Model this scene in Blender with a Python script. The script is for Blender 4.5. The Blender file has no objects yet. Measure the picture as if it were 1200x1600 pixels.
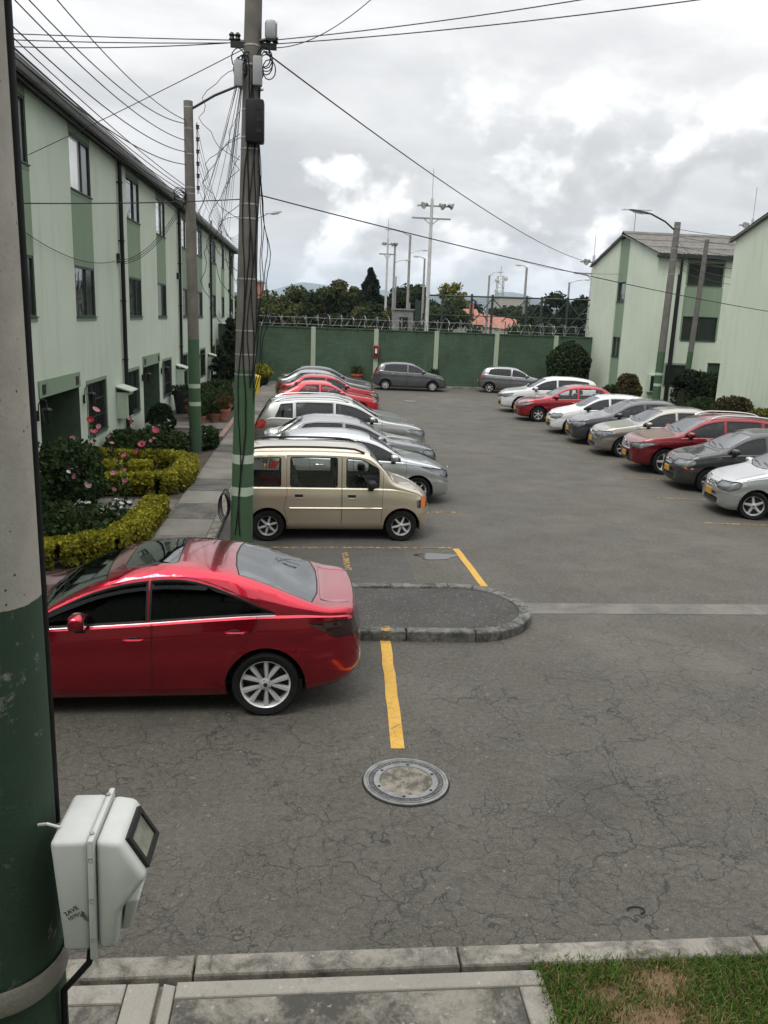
import bpy, bmesh, math, random
import numpy as np
from mathutils import Vector, Matrix
random.seed(7); np.random.seed(7)
rad = math.radians; PI = math.pi
S = bpy.context.scene
C = S.collection

# ------------------------------------------------------------------ camera
CAM_H = 3.8
FPX = 1290.0
def _n(v):
    v = np.array(v, float); return v/np.linalg.norm(v)
_Y = _n([-112, 306, -FPX]); _U = np.array([207, 5514, FPX]); _U = _n(_U-_Y*(_U@_Y)); _X = np.cross(_Y, _U)
_R = np.stack([_X, _Y, _U])
cd = bpy.data.cameras.new('camera'); cam = bpy.data.objects.new('camera', cd); C.objects.link(cam)
M = Matrix([[*_R[0], 0], [*_R[1], 0], [*_R[2], CAM_H], [0, 0, 0, 1]])
cam.matrix_world = M
cd.sensor_fit = 'VERTICAL'; cd.sensor_height = 36; cd.sensor_width = 27
cd.lens = FPX/1600*36
cd.clip_start = 0.05; cd.clip_end = 9000
S.camera = cam

# ------------------------------------------------------------------ exposure
S.view_settings.view_transform = 'Standard'; S.view_settings.look = 'None'
S.view_settings.exposure = 0.40; S.view_settings.gamma = 1.0
S.view_settings.use_curve_mapping = False

# ------------------------------------------------------------------ sky and sun (thin overcast)
CLX = 2.3
SUN_EL, SUN_AZ = 58.0, 215.0      # azimuth clockwise from +Y
W = bpy.data.worlds.new('World'); S.world = W; W.use_nodes = True
nt = W.node_tree; N = nt.nodes; Lk = nt.links; N.clear()
def nd(t, **k):
    n = N.new(t)
    for a, b in k.items(): setattr(n, a, b)
    return n
def mth(op, a, b=None, c=None, clamp=False):
    n = nd('ShaderNodeMath', operation=op); n.use_clamp = clamp
    for i, v in enumerate((a, b, c)):
        if v is None: continue
        if isinstance(v, (int, float)): n.inputs[i].default_value = v
        else: Lk.new(v, n.inputs[i])
    return n.outputs[0]
def vm(op, a, b=None, scale=None):
    n = nd('ShaderNodeVectorMath', operation=op)
    for i, v in enumerate((a, b)):
        if v is None: continue
        if isinstance(v, tuple): n.inputs[i].default_value = v
        else: Lk.new(v, n.inputs[i])
    if scale is not None:
        if isinstance(scale, (int, float)): n.inputs['Scale'].default_value = scale
        else: Lk.new(scale, n.inputs['Scale'])
    return n.outputs[0]
def fbm(vec, scale, detail=8, rough=.55, dist=0.0, lac=2.0):
    n = nd('ShaderNodeTexNoise'); n.inputs['Scale'].default_value = scale; n.inputs['Detail'].default_value = detail
    n.inputs['Roughness'].default_value = rough; n.inputs['Distortion'].default_value = dist; n.inputs['Lacunarity'].default_value = lac
    Lk.new(vec, n.inputs['Vector']); return n.outputs['Fac']
def ramp(fac, stops):
    n = nd('ShaderNodeValToRGB'); e = n.color_ramp.elements
    while len(e) < len(stops): e.new(0.5)
    for i, (p, c) in enumerate(stops):
        e[i].position = p; e[i].color = (c, c, c, 1) if isinstance(c, (int, float)) else (*c, 1)
    Lk.new(fac, n.inputs['Fac']); return n.outputs['Color']
def mix(fac, a, b, mode='MIX'):
    n = nd('ShaderNodeMix', data_type='RGBA', blend_type=mode)
    if isinstance(fac, (int, float)): n.inputs[0].default_value = fac
    else: Lk.new(fac, n.inputs[0])
    for i, v in ((6, a), (7, b)):
        if isinstance(v, tuple): n.inputs[i].default_value = (*v, 1)
        else: Lk.new(v, n.inputs[i])
    return n.outputs[2]
tc = nd('ShaderNodeTexCoord'); dirv = tc.outputs['Generated']
sep = nd('ShaderNodeSeparateXYZ'); Lk.new(dirv, sep.inputs[0])
zc = mth('MAXIMUM', sep.outputs['Z'], 0.0)
# high sheet of stratus: planar projection overhead
den = mth('ADD', zc, 0.22)
comb = nd('ShaderNodeCombineXYZ')
Lk.new(mth('DIVIDE', sep.outputs['X'], den), comb.inputs[0]); Lk.new(mth('DIVIDE', sep.outputs['Y'], den), comb.inputs[1])
plan = comb.outputs[0]
strat = fbm(vm('MULTIPLY', plan, (1.0, 1.35, 1.0)), 1.55, 8, .56, .35)
strat2 = fbm(vm('ADD', plan, (7.3, 2.1, 0.0)), 0.75, 5, .5, .2)
sheet = mth('ADD', mth('MULTIPLY', strat, .6), mth('MULTIPLY', strat2, .4))
sheet_c = ramp(sheet, [(.36, (.53, .535, .545)), (.45, (.62, .625, .63)), (.53, (.73, .733, .735)), (.63, (.89, .89, .89))])
# heaped cumulus bank low over the horizon
cdir = vm('ADD', vm('MULTIPLY', dirv, (1.0, 1.0, 1.45)), (CLX, 0.0, 0.0))
def billow(vec):
    a = fbm(vec, 4.6, 7, .52, .08)
    v = nd('ShaderNodeTexVoronoi', feature='F1'); v.inputs['Scale'].default_value = 9.0; v.inputs['Detail'].default_value = 3.0; v.inputs['Roughness'].default_value = .52; v.inputs['Lacunarity'].default_value = 2.3; v.normalize = True
    wv = vm('ADD', vec, vm('SCALE', vm('SUBTRACT', fbmc(vec, 6.0), (.5, .5, .5)), scale=.10)); Lk.new(wv, v.inputs['Vector'])
    return mth('ADD', mth('MULTIPLY', a, .66), mth('MULTIPLY', mth('SUBTRACT', 1.0, v.outputs['Distance']), .34))
def fbmc(vec, scale):
    n = nd('ShaderNodeTexNoise'); n.inputs['Scale'].default_value = scale; n.inputs['Detail'].default_value = 3; Lk.new(vec, n.inputs['Vector']); return n.outputs['Color']
n1 = billow(cdir)
n2 = billow(vm('ADD', cdir, (-.022, -.012, .034)))
big = fbm(vm('ADD', cdir, (3.0, 1.0, .4)), 1.7, 2, .5)
relief = mth('MULTIPLY_ADD', mth('SUBTRACT', n1, n2), 5.5, .50, clamp=True)
cum_c = ramp(relief, [(.12, (.53, .536, .545)), (.40, (.63, .634, .64)), (.60, (.84, .842, .845)), (.86, (1.18, 1.18, 1.18))])
dens = mth('ADD', n1, mth('MULTIPLY', mth('SUBTRACT', big, .5), .55))
cover = ramp(dens, [(.495, 0.0), (.54, 1.0)])
lowband = ramp(sep.outputs['Z'], [(.0, .9), (.10, 1.0), (.18, .95), (.24, .3), (.30, 0.0)])
cumf = mth('MULTIPLY', cover, lowband)
clouds = mix(cumf, sheet_c, cum_c)
# grey base of the far clouds just over the skyline
hz = ramp(sep.outputs['Z'], [(.0, .55), (.06, .38), (.13, .0)])
clouds = mix(hz, clouds, (.58, .60, .625))
sky = nd('ShaderNodeTexSky', sky_type='NISHITA'); sky.sun_disc = False
sky.sun_elevation = rad(SUN_EL); sky.sun_rotation = rad(SUN_AZ)
skyc = vm('SCALE', sky.outputs['Color'], scale=0.09)
gap = ramp(sheet, [(.30, .25), (.38, .0)])
final = mix(mth('MULTIPLY', gap, .6), clouds, skyc)
# an overcast sky is about three times as bright overhead as at the horizon
final = vm('SCALE', final, scale=mth('ADD', mth('MULTIPLY_ADD', zc, .45, .80), mth('MULTIPLY', mth('MULTIPLY', zc, zc), 1.65)))
bg = nd('ShaderNodeBackground'); bg.inputs['Strength'].default_value = 1.0
Lk.new(final, bg.inputs['Color'])
wo = nd('ShaderNodeOutputWorld'); Lk.new(bg.outputs[0], wo.inputs['Surface'])

sl = bpy.data.lights.new('sun', 'SUN'); sl.energy = 1.3; sl.angle = rad(18); sl.color = (1.0, .97, .92)
so = bpy.data.objects.new('sun', sl); C.objects.link(so)
_d = Vector((math.sin(rad(SUN_AZ))*math.cos(rad(SUN_EL)), math.cos(rad(SUN_AZ))*math.cos(rad(SUN_EL)), math.sin(rad(SUN_EL))))
so.rotation_euler = _d.to_track_quat('Z', 'Y').to_euler(); so.location = _d*60

S.cycles.use_denoising = True
S.cycles.max_bounces = 8; S.cycles.transparent_max_bounces = 16
S.cycles.caustics_reflective = False; S.cycles.caustics_refractive = False

# ------------------------------------------------------------------ materials
class NT:
    """small helper to wire a node material"""
    def __init__(s, name):
        s.m = bpy.data.materials.new(name); s.m.use_nodes = True
        s.t = s.m.node_tree; s.N = s.t.nodes; s.b = s.N['Principled BSDF']; s.L = s.t.links
        s.out = s.N['Material Output']
        s.tc = s.N.new('ShaderNodeTexCoord'); s.co = s.tc.outputs['Object']
    def new(s, t, **k):
        n = s.N.new(t)
        for a, b in k.items(): setattr(n, a, b)
        return n
    def put(s, sock, v):
        if isinstance(v, (int, float)): sock.default_value = v
        elif isinstance(v, tuple):
            sock.default_value = (*v, 1) if sock.type == 'RGBA' and len(v) == 3 else v
        else: s.L.new(v, sock)
    def math(s, op, a, b=None, c=None, clamp=False):
        n = s.new('ShaderNodeMath', operation=op); n.use_clamp = clamp
        for i, v in enumerate((a, b, c)):
            if v is not None: s.put(n.inputs[i], v)
        return n.outputs[0]
    def vec(s, op, a, b):
        n = s.new('ShaderNodeVectorMath', operation=op); s.put(n.inputs[0], a); s.put(n.inputs[1], b); return n.outputs[0]
    def noise(s, scale, detail=4, rough=.55, dist=0, vec=None, col=False):
        n = s.new('ShaderNodeTexNoise'); n.inputs['Scale'].default_value = scale; n.inputs['Detail'].default_value = detail
        n.inputs['Roughness'].default_value = rough; n.inputs['Distortion'].default_value = dist
        s.L.new(vec if vec is not None else s.co, n.inputs['Vector']); return n.outputs['Color' if col else 'Fac']
    def voro(s, scale, feature='F1', vec=None, out='Distance', rnd=1.0):
        n = s.new('ShaderNodeTexVoronoi', feature=feature); n.inputs['Scale'].default_value = scale
        n.inputs['Randomness'].default_value = rnd
        s.L.new(vec if vec is not None else s.co, n.inputs['Vector']); return n.outputs[out]
    def ramp(s, fac, stops, interp='LINEAR'):
        n = s.new('ShaderNodeValToRGB'); e = n.color_ramp.elements; n.color_ramp.interpolation = interp
        while len(e) < len(stops): e.new(.5)
        for i, (p, c) in enumerate(stops):
            e[i].position = p; e[i].color = (c, c, c, 1) if isinstance(c, (int, float)) else (*c, 1)
        s.L.new(fac, n.inputs['Fac']); return n.outputs['Color']
    def mix(s, fac, a, b, mode='MIX'):
        n = s.new('ShaderNodeMix', data_type='RGBA', blend_type=mode)
        s.put(n.inputs[0], fac); s.put(n.inputs[6], a); s.put(n.inputs[7], b); return n.outputs[2]
    def bump(s, h, strength=.3, dist=.01, normal=None):
        n = s.new('ShaderNodeBump'); n.inputs['Strength'].default_value = strength; n.inputs['Distance'].default_value = dist
        s.L.new(h, n.inputs['Height'])
        if normal is not None: s.L.new(normal, n.inputs['Normal'])
        return n.outputs[0]
    def set(s, col=None, rough=None, metal=None, normal=None, **k):
        if col is not None: s.put(s.b.inputs['Base Color'], col)
        if rough is not None: s.put(s.b.inputs['Roughness'], rough)
        if metal is not None: s.put(s.b.inputs['Metallic'], metal)
        if normal is not None: s.L.new(normal, s.b.inputs['Normal'])
        for a, v in k.items(): s.put(s.b.inputs[a.replace('_', ' ')], v)
        return s.m
def shade(c, f): return tuple(min(1, x*f) for x in c)
def plain(name, col, rough=.6, metal=0, var=.12, scale=6, bump=0, bscale=40, **k):
    n = NT(name); f = n.noise(scale, 5)
    c = n.mix(n.ramp(f, [(.3, 0.), (.7, 1.)]), shade(col, 1-var), shade(col, 1+var))
    nm = n.bump(n.noise(bscale, 4), .35, bump) if bump else None
    if max(col) < .05 and not metal and 'Coat_Weight' not in k: k.setdefault('Specular_IOR_Level', .22)
    return n.set(c, rough, metal, nm, **k)
MT = {}
def mt(key, *a, **k):
    if key not in MT: MT[key] = plain(key, *a, **k)
    return MT[key]

# ------------------------------------------------------------------ mesh helpers
def obj(name, verts, faces, mat=None, parent=None, loc=None, smooth=None, fm=None, rz=0):
    me = bpy.data.meshes.new(name)
    me.from_pydata([tuple(v) for v in verts], [], faces)
    mats = mat if isinstance(mat, (list, tuple)) else [mat]
    for m in mats:
        if m is not None: me.materials.append(m)
    if fm is not None: me.polygons.foreach_set('material_index', fm)
    if smooth:
        me.polygons.foreach_set('use_smooth', [True]*len(me.polygons)); me.set_sharp_from_angle(angle=rad(smooth))
    me.update()
    o = bpy.data.objects.new(name, me); C.objects.link(o)
    if parent is not None: o.parent = parent
    if loc is not None: o.location = loc
    if rz: o.rotation_euler.z = rz
    return o
def inst(name, me, parent=None, loc=(0, 0, 0), rot=(0, 0, 0), scale=None):
    o = bpy.data.objects.new(name, me); C.objects.link(o); o.parent = parent
    o.location = loc; o.rotation_euler = rot
    if scale is not None: o.scale = scale
    return o
def tag(o, label=None, cat=None, group=None, kind=None):
    if label: o['label'] = label
    if cat: o['category'] = cat
    if group: o['group'] = group
    if kind: o['kind'] = kind
    return o
def thing(name, loc, label, cat, group=None, rz=0):
    o = bpy.data.objects.new(name, None); C.objects.link(o); o.location = loc; o.rotation_euler.z = rz
    o.empty_display_size = .1
    return tag(o, label, cat, group)
class MB:
    def __init__(s): s.v = []; s.f = []; s.m = []; s.cur = 0
    def add(s, vs, fs):
        b = len(s.v); s.v += [tuple(v) for v in vs]
        for f in fs: s.f.append(tuple(b+i for i in f)); s.m.append(s.cur)
        return s
    def box(s, a, b, bev=0):
        x0, y0, z0 = (min(a[i], b[i]) for i in range(3)); x1, y1, z1 = (max(a[i], b[i]) for i in range(3))
        if not bev:
            return s.add([(x0,y0,z0),(x1,y0,z0),(x1,y1,z0),(x0,y1,z0),(x0,y0,z1),(x1,y0,z1),(x1,y1,z1),(x0,y1,z1)],
                  [(0,3,2,1),(4,5,6,7),(0,1,5,4),(1,2,6,5),(2,3,7,6),(3,0,4,7)])
        bev = min(bev, .49*(x1-x0), .49*(y1-y0), .49*(z1-z0))
        bm = bmesh.new(); bmesh.ops.create_cube(bm, size=1)
        for v in bm.verts:
            v.co = Vector(((x0+x1)/2+v.co.x*(x1-x0), (y0+y1)/2+v.co.y*(y1-y0), (z0+z1)/2+v.co.z*(z1-z0)))
        bmesh.ops.bevel(bm, geom=bm.edges[:], offset=bev, segments=2, profile=.5, affect='EDGES')
        s.addbm(bm); bm.free(); return s
    def addbm(s, bm):
        bm.verts.index_update()
        return s.add([v.co[:] for v in bm.verts], [tuple(v.index for v in f.verts) for f in bm.faces])
    def tube(s, pts, r, n=6, cap=True):
        pts = [Vector(p) for p in pts]; k = len(pts)
        rs = r if isinstance(r, (list, tuple)) else [r]*k
        t0 = (pts[1]-pts[0]).normalized()
        up = Vector((0, 0, 1)) if abs(t0.z) < .9 else Vector((1, 0, 0))
        nx = t0.cross(up).normalized(); vs = []
        for i, p in enumerate(pts):
            t = (pts[min(i+1, k-1)]-pts[max(i-1, 0)])
            t = t.normalized() if t.length > 1e-9 else t0
            nx = (nx-t*nx.dot(t))
            nx = nx.normalized() if nx.length > 1e-6 else t.orthogonal().normalized()
            ny = t.cross(nx)
            for j in range(n):
                a = 2*PI*j/n; vs.append(p+(nx*math.cos(a)+ny*math.sin(a))*rs[i])
        fs = [(i*n+j, i*n+(j+1) % n, (i+1)*n+(j+1) % n, (i+1)*n+j) for i in range(k-1) for j in range(n)]
        if cap: fs += [tuple(range(n))[::-1], tuple((k-1)*n+j for j in range(n))]
        return s.add(vs, fs)
    def lathe(s, prof, n=16, c=(0, 0, 0), axis='z', close=False):
        vs = []
        for r, h in prof:
            for j in range(n):
                a = 2*PI*j/n; x, y = r*math.cos(a), r*math.sin(a)
                if axis == 'z': p = (x, y, h)
                elif axis == 'y': p = (x, h, y)
                else: p = (h, x, y)
                vs.append((c[0]+p[0], c[1]+p[1], c[2]+p[2]))
        k = len(prof)
        rng = range(k if close else k-1)
        fs = [(i*n+j, i*n+(j+1) % n, ((i+1) % k)*n+(j+1) % n, ((i+1) % k)*n+j) for i in rng for j in range(n)]
        if axis == 'y': fs = [f[::-1] for f in fs]
        return s.add(vs, fs)
    def prism(s, poly, h0, h1, plane='xz'):
        """poly in a plane, extruded between h0 and h1 along the third axis"""
        n = len(poly)
        def P(u, v, h): return {'xz': (u, h, v), 'xy': (u, v, h), 'yz': (h, u, v)}[plane]
        vs = [P(u, v, h0) for u, v in poly]+[P(u, v, h1) for u, v in poly]
        fs = [tuple(range(n)), tuple(range(2*n-1, n-1, -1))]+[(i, i+n, (i+1) % n+n, (i+1) % n) for i in range(n)]
        return s.add(vs, fs)
    def build(s, name, mat, parent=None, loc=None, smooth=None, rz=0):
        o = obj(name, s.v, s.f, mat, parent, loc, smooth, s.m if isinstance(mat, (list, tuple)) else None, rz)
        return o
    def mesh(s, name, mat, smooth=None):
        o = s.build(name, mat, smooth=smooth); me = o.data; bpy.data.objects.remove(o); return me
def fixn(o):
    bm = bmesh.new(); bm.from_mesh(o.data); bmesh.ops.recalc_face_normals(bm, faces=bm.faces[:]); bm.to_mesh(o.data); bm.free(); return o
def box(name, a, b, mat, parent=None, bev=0, **k):
    return MB().box(a, b, bev).build(name, mat, parent, smooth=40 if bev else None, **k)
def copy_tree(o, parent=None):
    c = o.copy(); C.objects.link(c); c.parent = parent
    for ch in list(o.children): copy_tree(ch, c)
    return c
# ================================================================== ground, road, pavements
def asphalt_mat(name='asphalt', base=(.103, .0962, .0775), cracks=True, spec=.91):
    n = NT(name); base = shade(base, .53)
    big = n.noise(.22, 4, .5); mid = n.noise(1.3, 6, .6); fine = n.noise(60, 3, .7); grain = n.voro(95, out='Distance')
    c = n.mix(n.ramp(big, [(.3, 0.), (.7, 1.)]), shade(base, .82), shade(base, 1.16))
    c = n.mix(n.ramp(mid, [(.35, .0), (.7, .55)]), c, shade(base, .72))
    c = n.mix(n.ramp(fine, [(.42, .0), (.64, .8)]), c, shade(base, 1.75))
    mot = n.ramp(n.noise(17, 6, .75), [(.30, (.66, .66, .66)), (.5, (1., 1., 1.)), (.70, (1.42, 1.40, 1.36))])
    c = n.mix(1.0, c, mot, 'MULTIPLY')
    spk = n.ramp(n.voro(42, out='Color'), [(spec, 0.), (spec+.02, 1.)])
    near = n.math('MULTIPLY', spk, n.ramp(grain, [(.3, .9), (.5, 0.)]))
    c = n.mix(near, c, (.22, .20, .17))
    pits = n.ramp(n.noise(24, 5, .75), [(.34, .85), (.44, 0.)])
    c = n.mix(pits, c, shade(base, .42))
    oil = n.ramp(n.noise(.55, 5, .65, .6), [(.58, 0.), (.72, .5)])
    c = n.mix(oil, c, shade(base, .45))
    dust = n.ramp(n.noise(.35, 6, .6, .3), [(.52, 0.), (.75, .5)])
    c = n.mix(dust, c, (.125, .115, .098))
    h = n.math('ADD', n.math('MULTIPLY', fine, .6), n.math('MULTIPLY', grain, .9))
    if cracks:
        wn = n.new('ShaderNodeVectorMath', operation='SCALE'); n.L.new(n.noise(2.6, 5, .52, col=True), wn.inputs[0]); wn.inputs['Scale'].default_value = .55
        w = n.vec('ADD', n.co, wn.outputs[0])
        e1 = n.voro(1.5, 'DISTANCE_TO_EDGE', w); e2 = n.voro(4.6, 'DISTANCE_TO_EDGE', w)
        sp = n.new('ShaderNodeSeparateXYZ'); n.L.new(n.co, sp.inputs[0])
        m1 = n.ramp(n.noise(.55, 4, .6), [(.45, 0.), (.57, 1.)])
        m2 = n.ramp(n.noise(.9, 4, .6, vec=n.vec('ADD', n.co, (9, 4, 0))), [(.41, 0.), (.53, 1.)])
        ny = n.ramp(n.math('MULTIPLY', sp.outputs['Y'], 1/50), [(.10, 1.), (.15, .9), (.22, .35), (.8, .2)])
        l1 = n.ramp(e1, [(.0, .95), (.006, .7), (.012, 0.)]); l2 = n.ramp(e2, [(.0, .85), (.011, .5), (.022, 0.)])
        ck = n.math('MAXIMUM', n.math('MULTIPLY', l1, m1), n.math('MULTIPLY', l2, m2))
        ck = n.math('MULTIPLY', ck, ny)
        c = n.mix(ck, c, (.010, .0095, .009))
        h = n.math('SUBTRACT', h, n.math('MULTIPLY', ck, 2.5))
    r = n.ramp(mid, [(.3, .72), (.7, .92)])
    return n.set(c, r, 0, n.bump(h, .45, .006))
def concrete_mat(name, base=(.30, .275, .235), stain=(.05, .05, .045), lo=.45, hi=.62, ss=3.0, streak=None):
    n = NT(name); base = shade(base, .66); stain = shade(stain, .62)
    mid = n.math('ADD', n.math('MULTIPLY', n.noise(ss, 10, .72, .4), .74), n.math('MULTIPLY', n.noise(ss*14, 6, .8), .26)); fine = n.noise(70, 4, .7); big = n.noise(.8, 4)
    c = n.mix(n.ramp(big, [(.3, 0.), (.7, 1.)]), shade(base, .8), shade(base, 1.15))
    c = n.mix(n.ramp(fine, [(.35, 0.), (.75, .5)]), c, shade(base, .6))
    c = n.mix(n.ramp(mid, [(lo, 0.), (hi, .92)]), c, stain)
    spk = n.ramp(n.voro(60, out='Color'), [(.90, 0.), (.93, .6)])
    c = n.mix(spk, c, shade(base, 1.35))
    return n.set(c, .88, 0, n.bump(n.math('ADD', fine, n.math('MULTIPLY', mid, .8)), .5, .006))
ASPH = asphalt_mat()
ASPH_DARK = asphalt_mat('island_asphalt', (.060, .057, .052), False, .80)
CONC_KERB = concrete_mat('kerb_concrete', (.37, .34, .29), (.055, .053, .043), .43, .61, 6)
CONC_MOSS = concrete_mat('island_kerb_concrete', (.23, .225, .205), (.028, .028, .026), .42, .58, 6)
CONC_PATH = concrete_mat('path_concrete', (.36, .33, .275), (.055, .053, .045), .40, .54, 2.0)
CONC_EDGE = concrete_mat('path_edge_concrete', (.40, .37, .32), (.12, .11, .09), .52, .72, 4)
CONC_WALK = concrete_mat('pavement_concrete', (.25, .23, .20), (.08, .075, .066), .44, .66, 1.5)
CONC_STRIP = concrete_mat('drain_strip_concrete', (.23, .215, .19), (.10, .097, .09), .45, .65, 2)
SOIL = plain('soil', (.055, .042, .03), .95, 0, .4, 4, .02, 18)
LAWN = plain('lawn_ground', (.045, .055, .022), .95, 0, .3, 3, .02, 18)
def yellow_mat(name, wear_lo, wear_hi):
    n = NT(name); w = n.noise(14, 8, .7); cr = n.voro(9, 'DISTANCE_TO_EDGE')
    c = n.mix(n.ramp(n.noise(3, 4), [(.3, 0.), (.7, 1.)]), (.42, .235, .028), (.50, .295, .05))
    wear = n.math('MAXIMUM', n.ramp(w, [(wear_lo, 0.), (wear_hi, 1.)]), n.ramp(cr, [(.0, .75), (.02, 0.)]))
    c = n.mix(wear, c, (.06, .057, .05))
    return n.set(c, .75, 0, n.bump(w, .3, .004))
YEL = yellow_mat('road_paint_yellow', .60, .70); YEL_OLD = yellow_mat('worn_road_paint_yellow', .38, .53)

def sheet(name, pts, z, mat, kind='structure', parent=None):
    o = obj(name, [(x, y, z) for x, y in pts], [tuple(range(len(pts)))], mat, parent)
    if kind and parent is None: tag(o, kind=kind)
    return o
def rect(name, x0, y0, x1, y1, z, mat, **k): return sheet(name, [(x0, y0), (x1, y0), (x1, y1), (x0, y1)], z, mat, **k)
rect('ground', -1200, -400, 1200, 2600, -.06, LAWN)
sheet('road', [(-14, 4.1), (14.6, 4.1), (14.6, 48.6), (-1.58, 48.6), (-1.58, 11.2), (-14, 11.2)], 0, ASPH)
rect('verge', 14.6, -6, 60, 58.5, .02, LAWN)
rect('garden_bed', -5.4, 11.2, -2.62, 62, .04, SOIL)
rect('drain_strip', 2.9, 10.32, 14.6, 10.74, .004, CONC_STRIP)
# ------------------------------------------------------------------ markings: each painted line is a thing
def line(x0, y0, x1, y1, w, mat, label, z=.005, group=None):
    d = Vector((x1-x0, y1-y0, 0)); nrm = Vector((-d.y, d.x, 0)).normalized()*w/2; k = max(2, int(d.length/.25))
    vs = []; rr = random.Random(int(x0*100+y0*17))
    for i in range(k+1):
        p = Vector((x0, y0, z))+d*i/k; j = rr.uniform(-.006, .006)
        vs += [p+nrm*(1+j/w*2), p-nrm*(1-j/w*2)]
    o = obj('painted_line', vs, [(2*i, 2*i+1, 2*i+3, 2*i+2) for i in range(k)], mat)
    return tag(o, label, 'road marking', group)
line(.95, 9.44, .84, 6.77, .125, YEL, 'bold yellow stripe on the asphalt between island kerb and manhole cover')
line(2.60, 11.46, 2.52, 13.50, .11, YEL, 'short yellow stripe running from far side of island kerb toward the gold minivan')
line(2.46, 13.56, -1.05, 13.42, .08, YEL_OLD, 'worn yellow bay line on the asphalt beside the gold minivan')
line(.62, 12.2, .60, 13.2, .10, YEL_OLD, 'faded yellow patch of line showing behind the red sedan boot')
line(2.15, 16.2, 3.0, 16.25, .08, YEL_OLD, 'short worn yellow line end in front of gold minivan nose')
_rl = [(15.92, 'nearest of right row, beside the small silver hatchback'), (18.3, 'under the nose of the black hatchback'), (20.75, 'under the nose of the dark red SUV'),
       (23.3, 'by the beige grey sedan nose'), (25.9, 'by the dark grey sedan nose'), (28.5, 'by the white hatchback nose')]
for yy, t in _rl:
    line(8.0, yy-.25, 13.0, yy-.67, .07, YEL_OLD, 'thin yellow bay line on the asphalt '+t)

# ------------------------------------------------------------------ kerb stones
def kerb_run(parent, x0, y0, x1, y1, w, h, mat, L=1.0, gap=.012, name='kerb_stone', z0=-.05, rnd=None):
    """row of kerb stones; (x0,y0)->(x1,y1) is the left edge, width to the right"""
    rnd = rnd or random.Random(int(abs(x0*31+y0*7))); d = Vector((x1-x0, y1-y0, 0)); T = d.length; u = d/T; nr = Vector((u.y, -u.x, 0))
    t = 0; k = 0
    while t < T-.05:
        l = min(L*rnd.uniform(.9, 1.1), T-t); a = Vector((x0, y0, 0))+u*(t+gap/2); b = l-gap; dz = rnd.uniform(-.006, .006)
        bm = bmesh.new(); bmesh.ops.create_cube(bm, size=1)
        for v in bm.verts:
            p = a+u*((v.co.x+.5)*b)+nr*((v.co.y+.5)*w); v.co = (p.x, p.y, z0 if v.co.z < 0 else h+dz)
        bmesh.ops.recalc_face_normals(bm, faces=bm.faces[:])
        tops = [e for e in bm.edges if all(v.co.z > h-.05 for v in e.verts)]
        bmesh.ops.bevel(bm, geom=tops, offset=.018, segments=2, profile=.5, affect='EDGES')
        m = MB(); m.addbm(bm); bm.free(); o = m.build(name, mat, parent, smooth=None)
        t += l; k += 1
fk = thing('front_kerb', (0, 0, 0), 'weathered concrete kerb along the near edge of the road', 'kerb')
kerb_run(fk, -4.0, 4.20, 9.0, 4.24, .155, .12, CONC_KERB, 1.72)
# near path and lawn
fp = tag(box('front_path_bed', (-4, 1.2, -.05), (1.40, 4.035, .06), CONC_KERB), kind='structure'); fp.name = 'front_path'
def slab(name, pts, z0, z1, mat, parent, bev=.012):
    bm = bmesh.new(); n = len(pts)
    vb = [bm.verts.new((x, y, z0)) for x, y in pts]; vt = [bm.verts.new((x, y, z1)) for x, y in pts]
    tf = bm.faces.new(vt); bm.faces.new(vb[::-1])
    for i in range(n): bm.faces.new((vb[i], vb[(i+1) % n], vt[(i+1) % n], vt[i]))
    bmesh.ops.bevel(bm, geom=list(tf.edges), offset=bev, segments=2, profile=.5, affect='EDGES')
    bmesh.ops.recalc_face_normals(bm, faces=bm.faces[:])
    m = MB(); m.addbm(bm); bm.free(); return m.build(name, mat, parent)
slab('slab', [(-.70, 1.2), (1.24, 1.2), (1.24, 3.90), (-.70, 3.90)], .0, .102, CONC_PATH, fp)
slab('slab', [(-4, 1.2), (-.98, 1.2), (-.98, 3.88), (-4, 3.88)], .0, .10, CONC_PATH, fp)
slab('slab_edge', [(-4, 3.885), (-.98, 3.885), (-.98, 4.02), (-4, 4.02)], .0, .106, CONC_EDGE, fp)
slab('slab_edge', [(-.975, 1.2), (-.83, 1.2), (-.80, 4.02), (-.975, 4.02)], .0, .104, CONC_EDGE, fp)
slab('slab_edge', [(-.795, 1.2), (-.705, 1.2), (-.705, 4.00), (-.775, 4.02)], .0, .10, CONC_EDGE, fp)
slab('slab_edge', [(-.70, 3.905), (1.40, 3.905), (1.40, 4.02), (-.70, 4.02)], .0, .107, CONC_EDGE, fp)
slab('slab_edge', [(1.245, 1.2), (1.40, 1.2), (1.40, 3.90), (1.245, 3.90)], .0, .106, CONC_EDGE, fp)
rect('lawn', 1.405, .5, 12, 4.06, .075, plain('lawn_soil', (.14, .09, .05), .95, 0, .35, 9, .02, 18))
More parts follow.
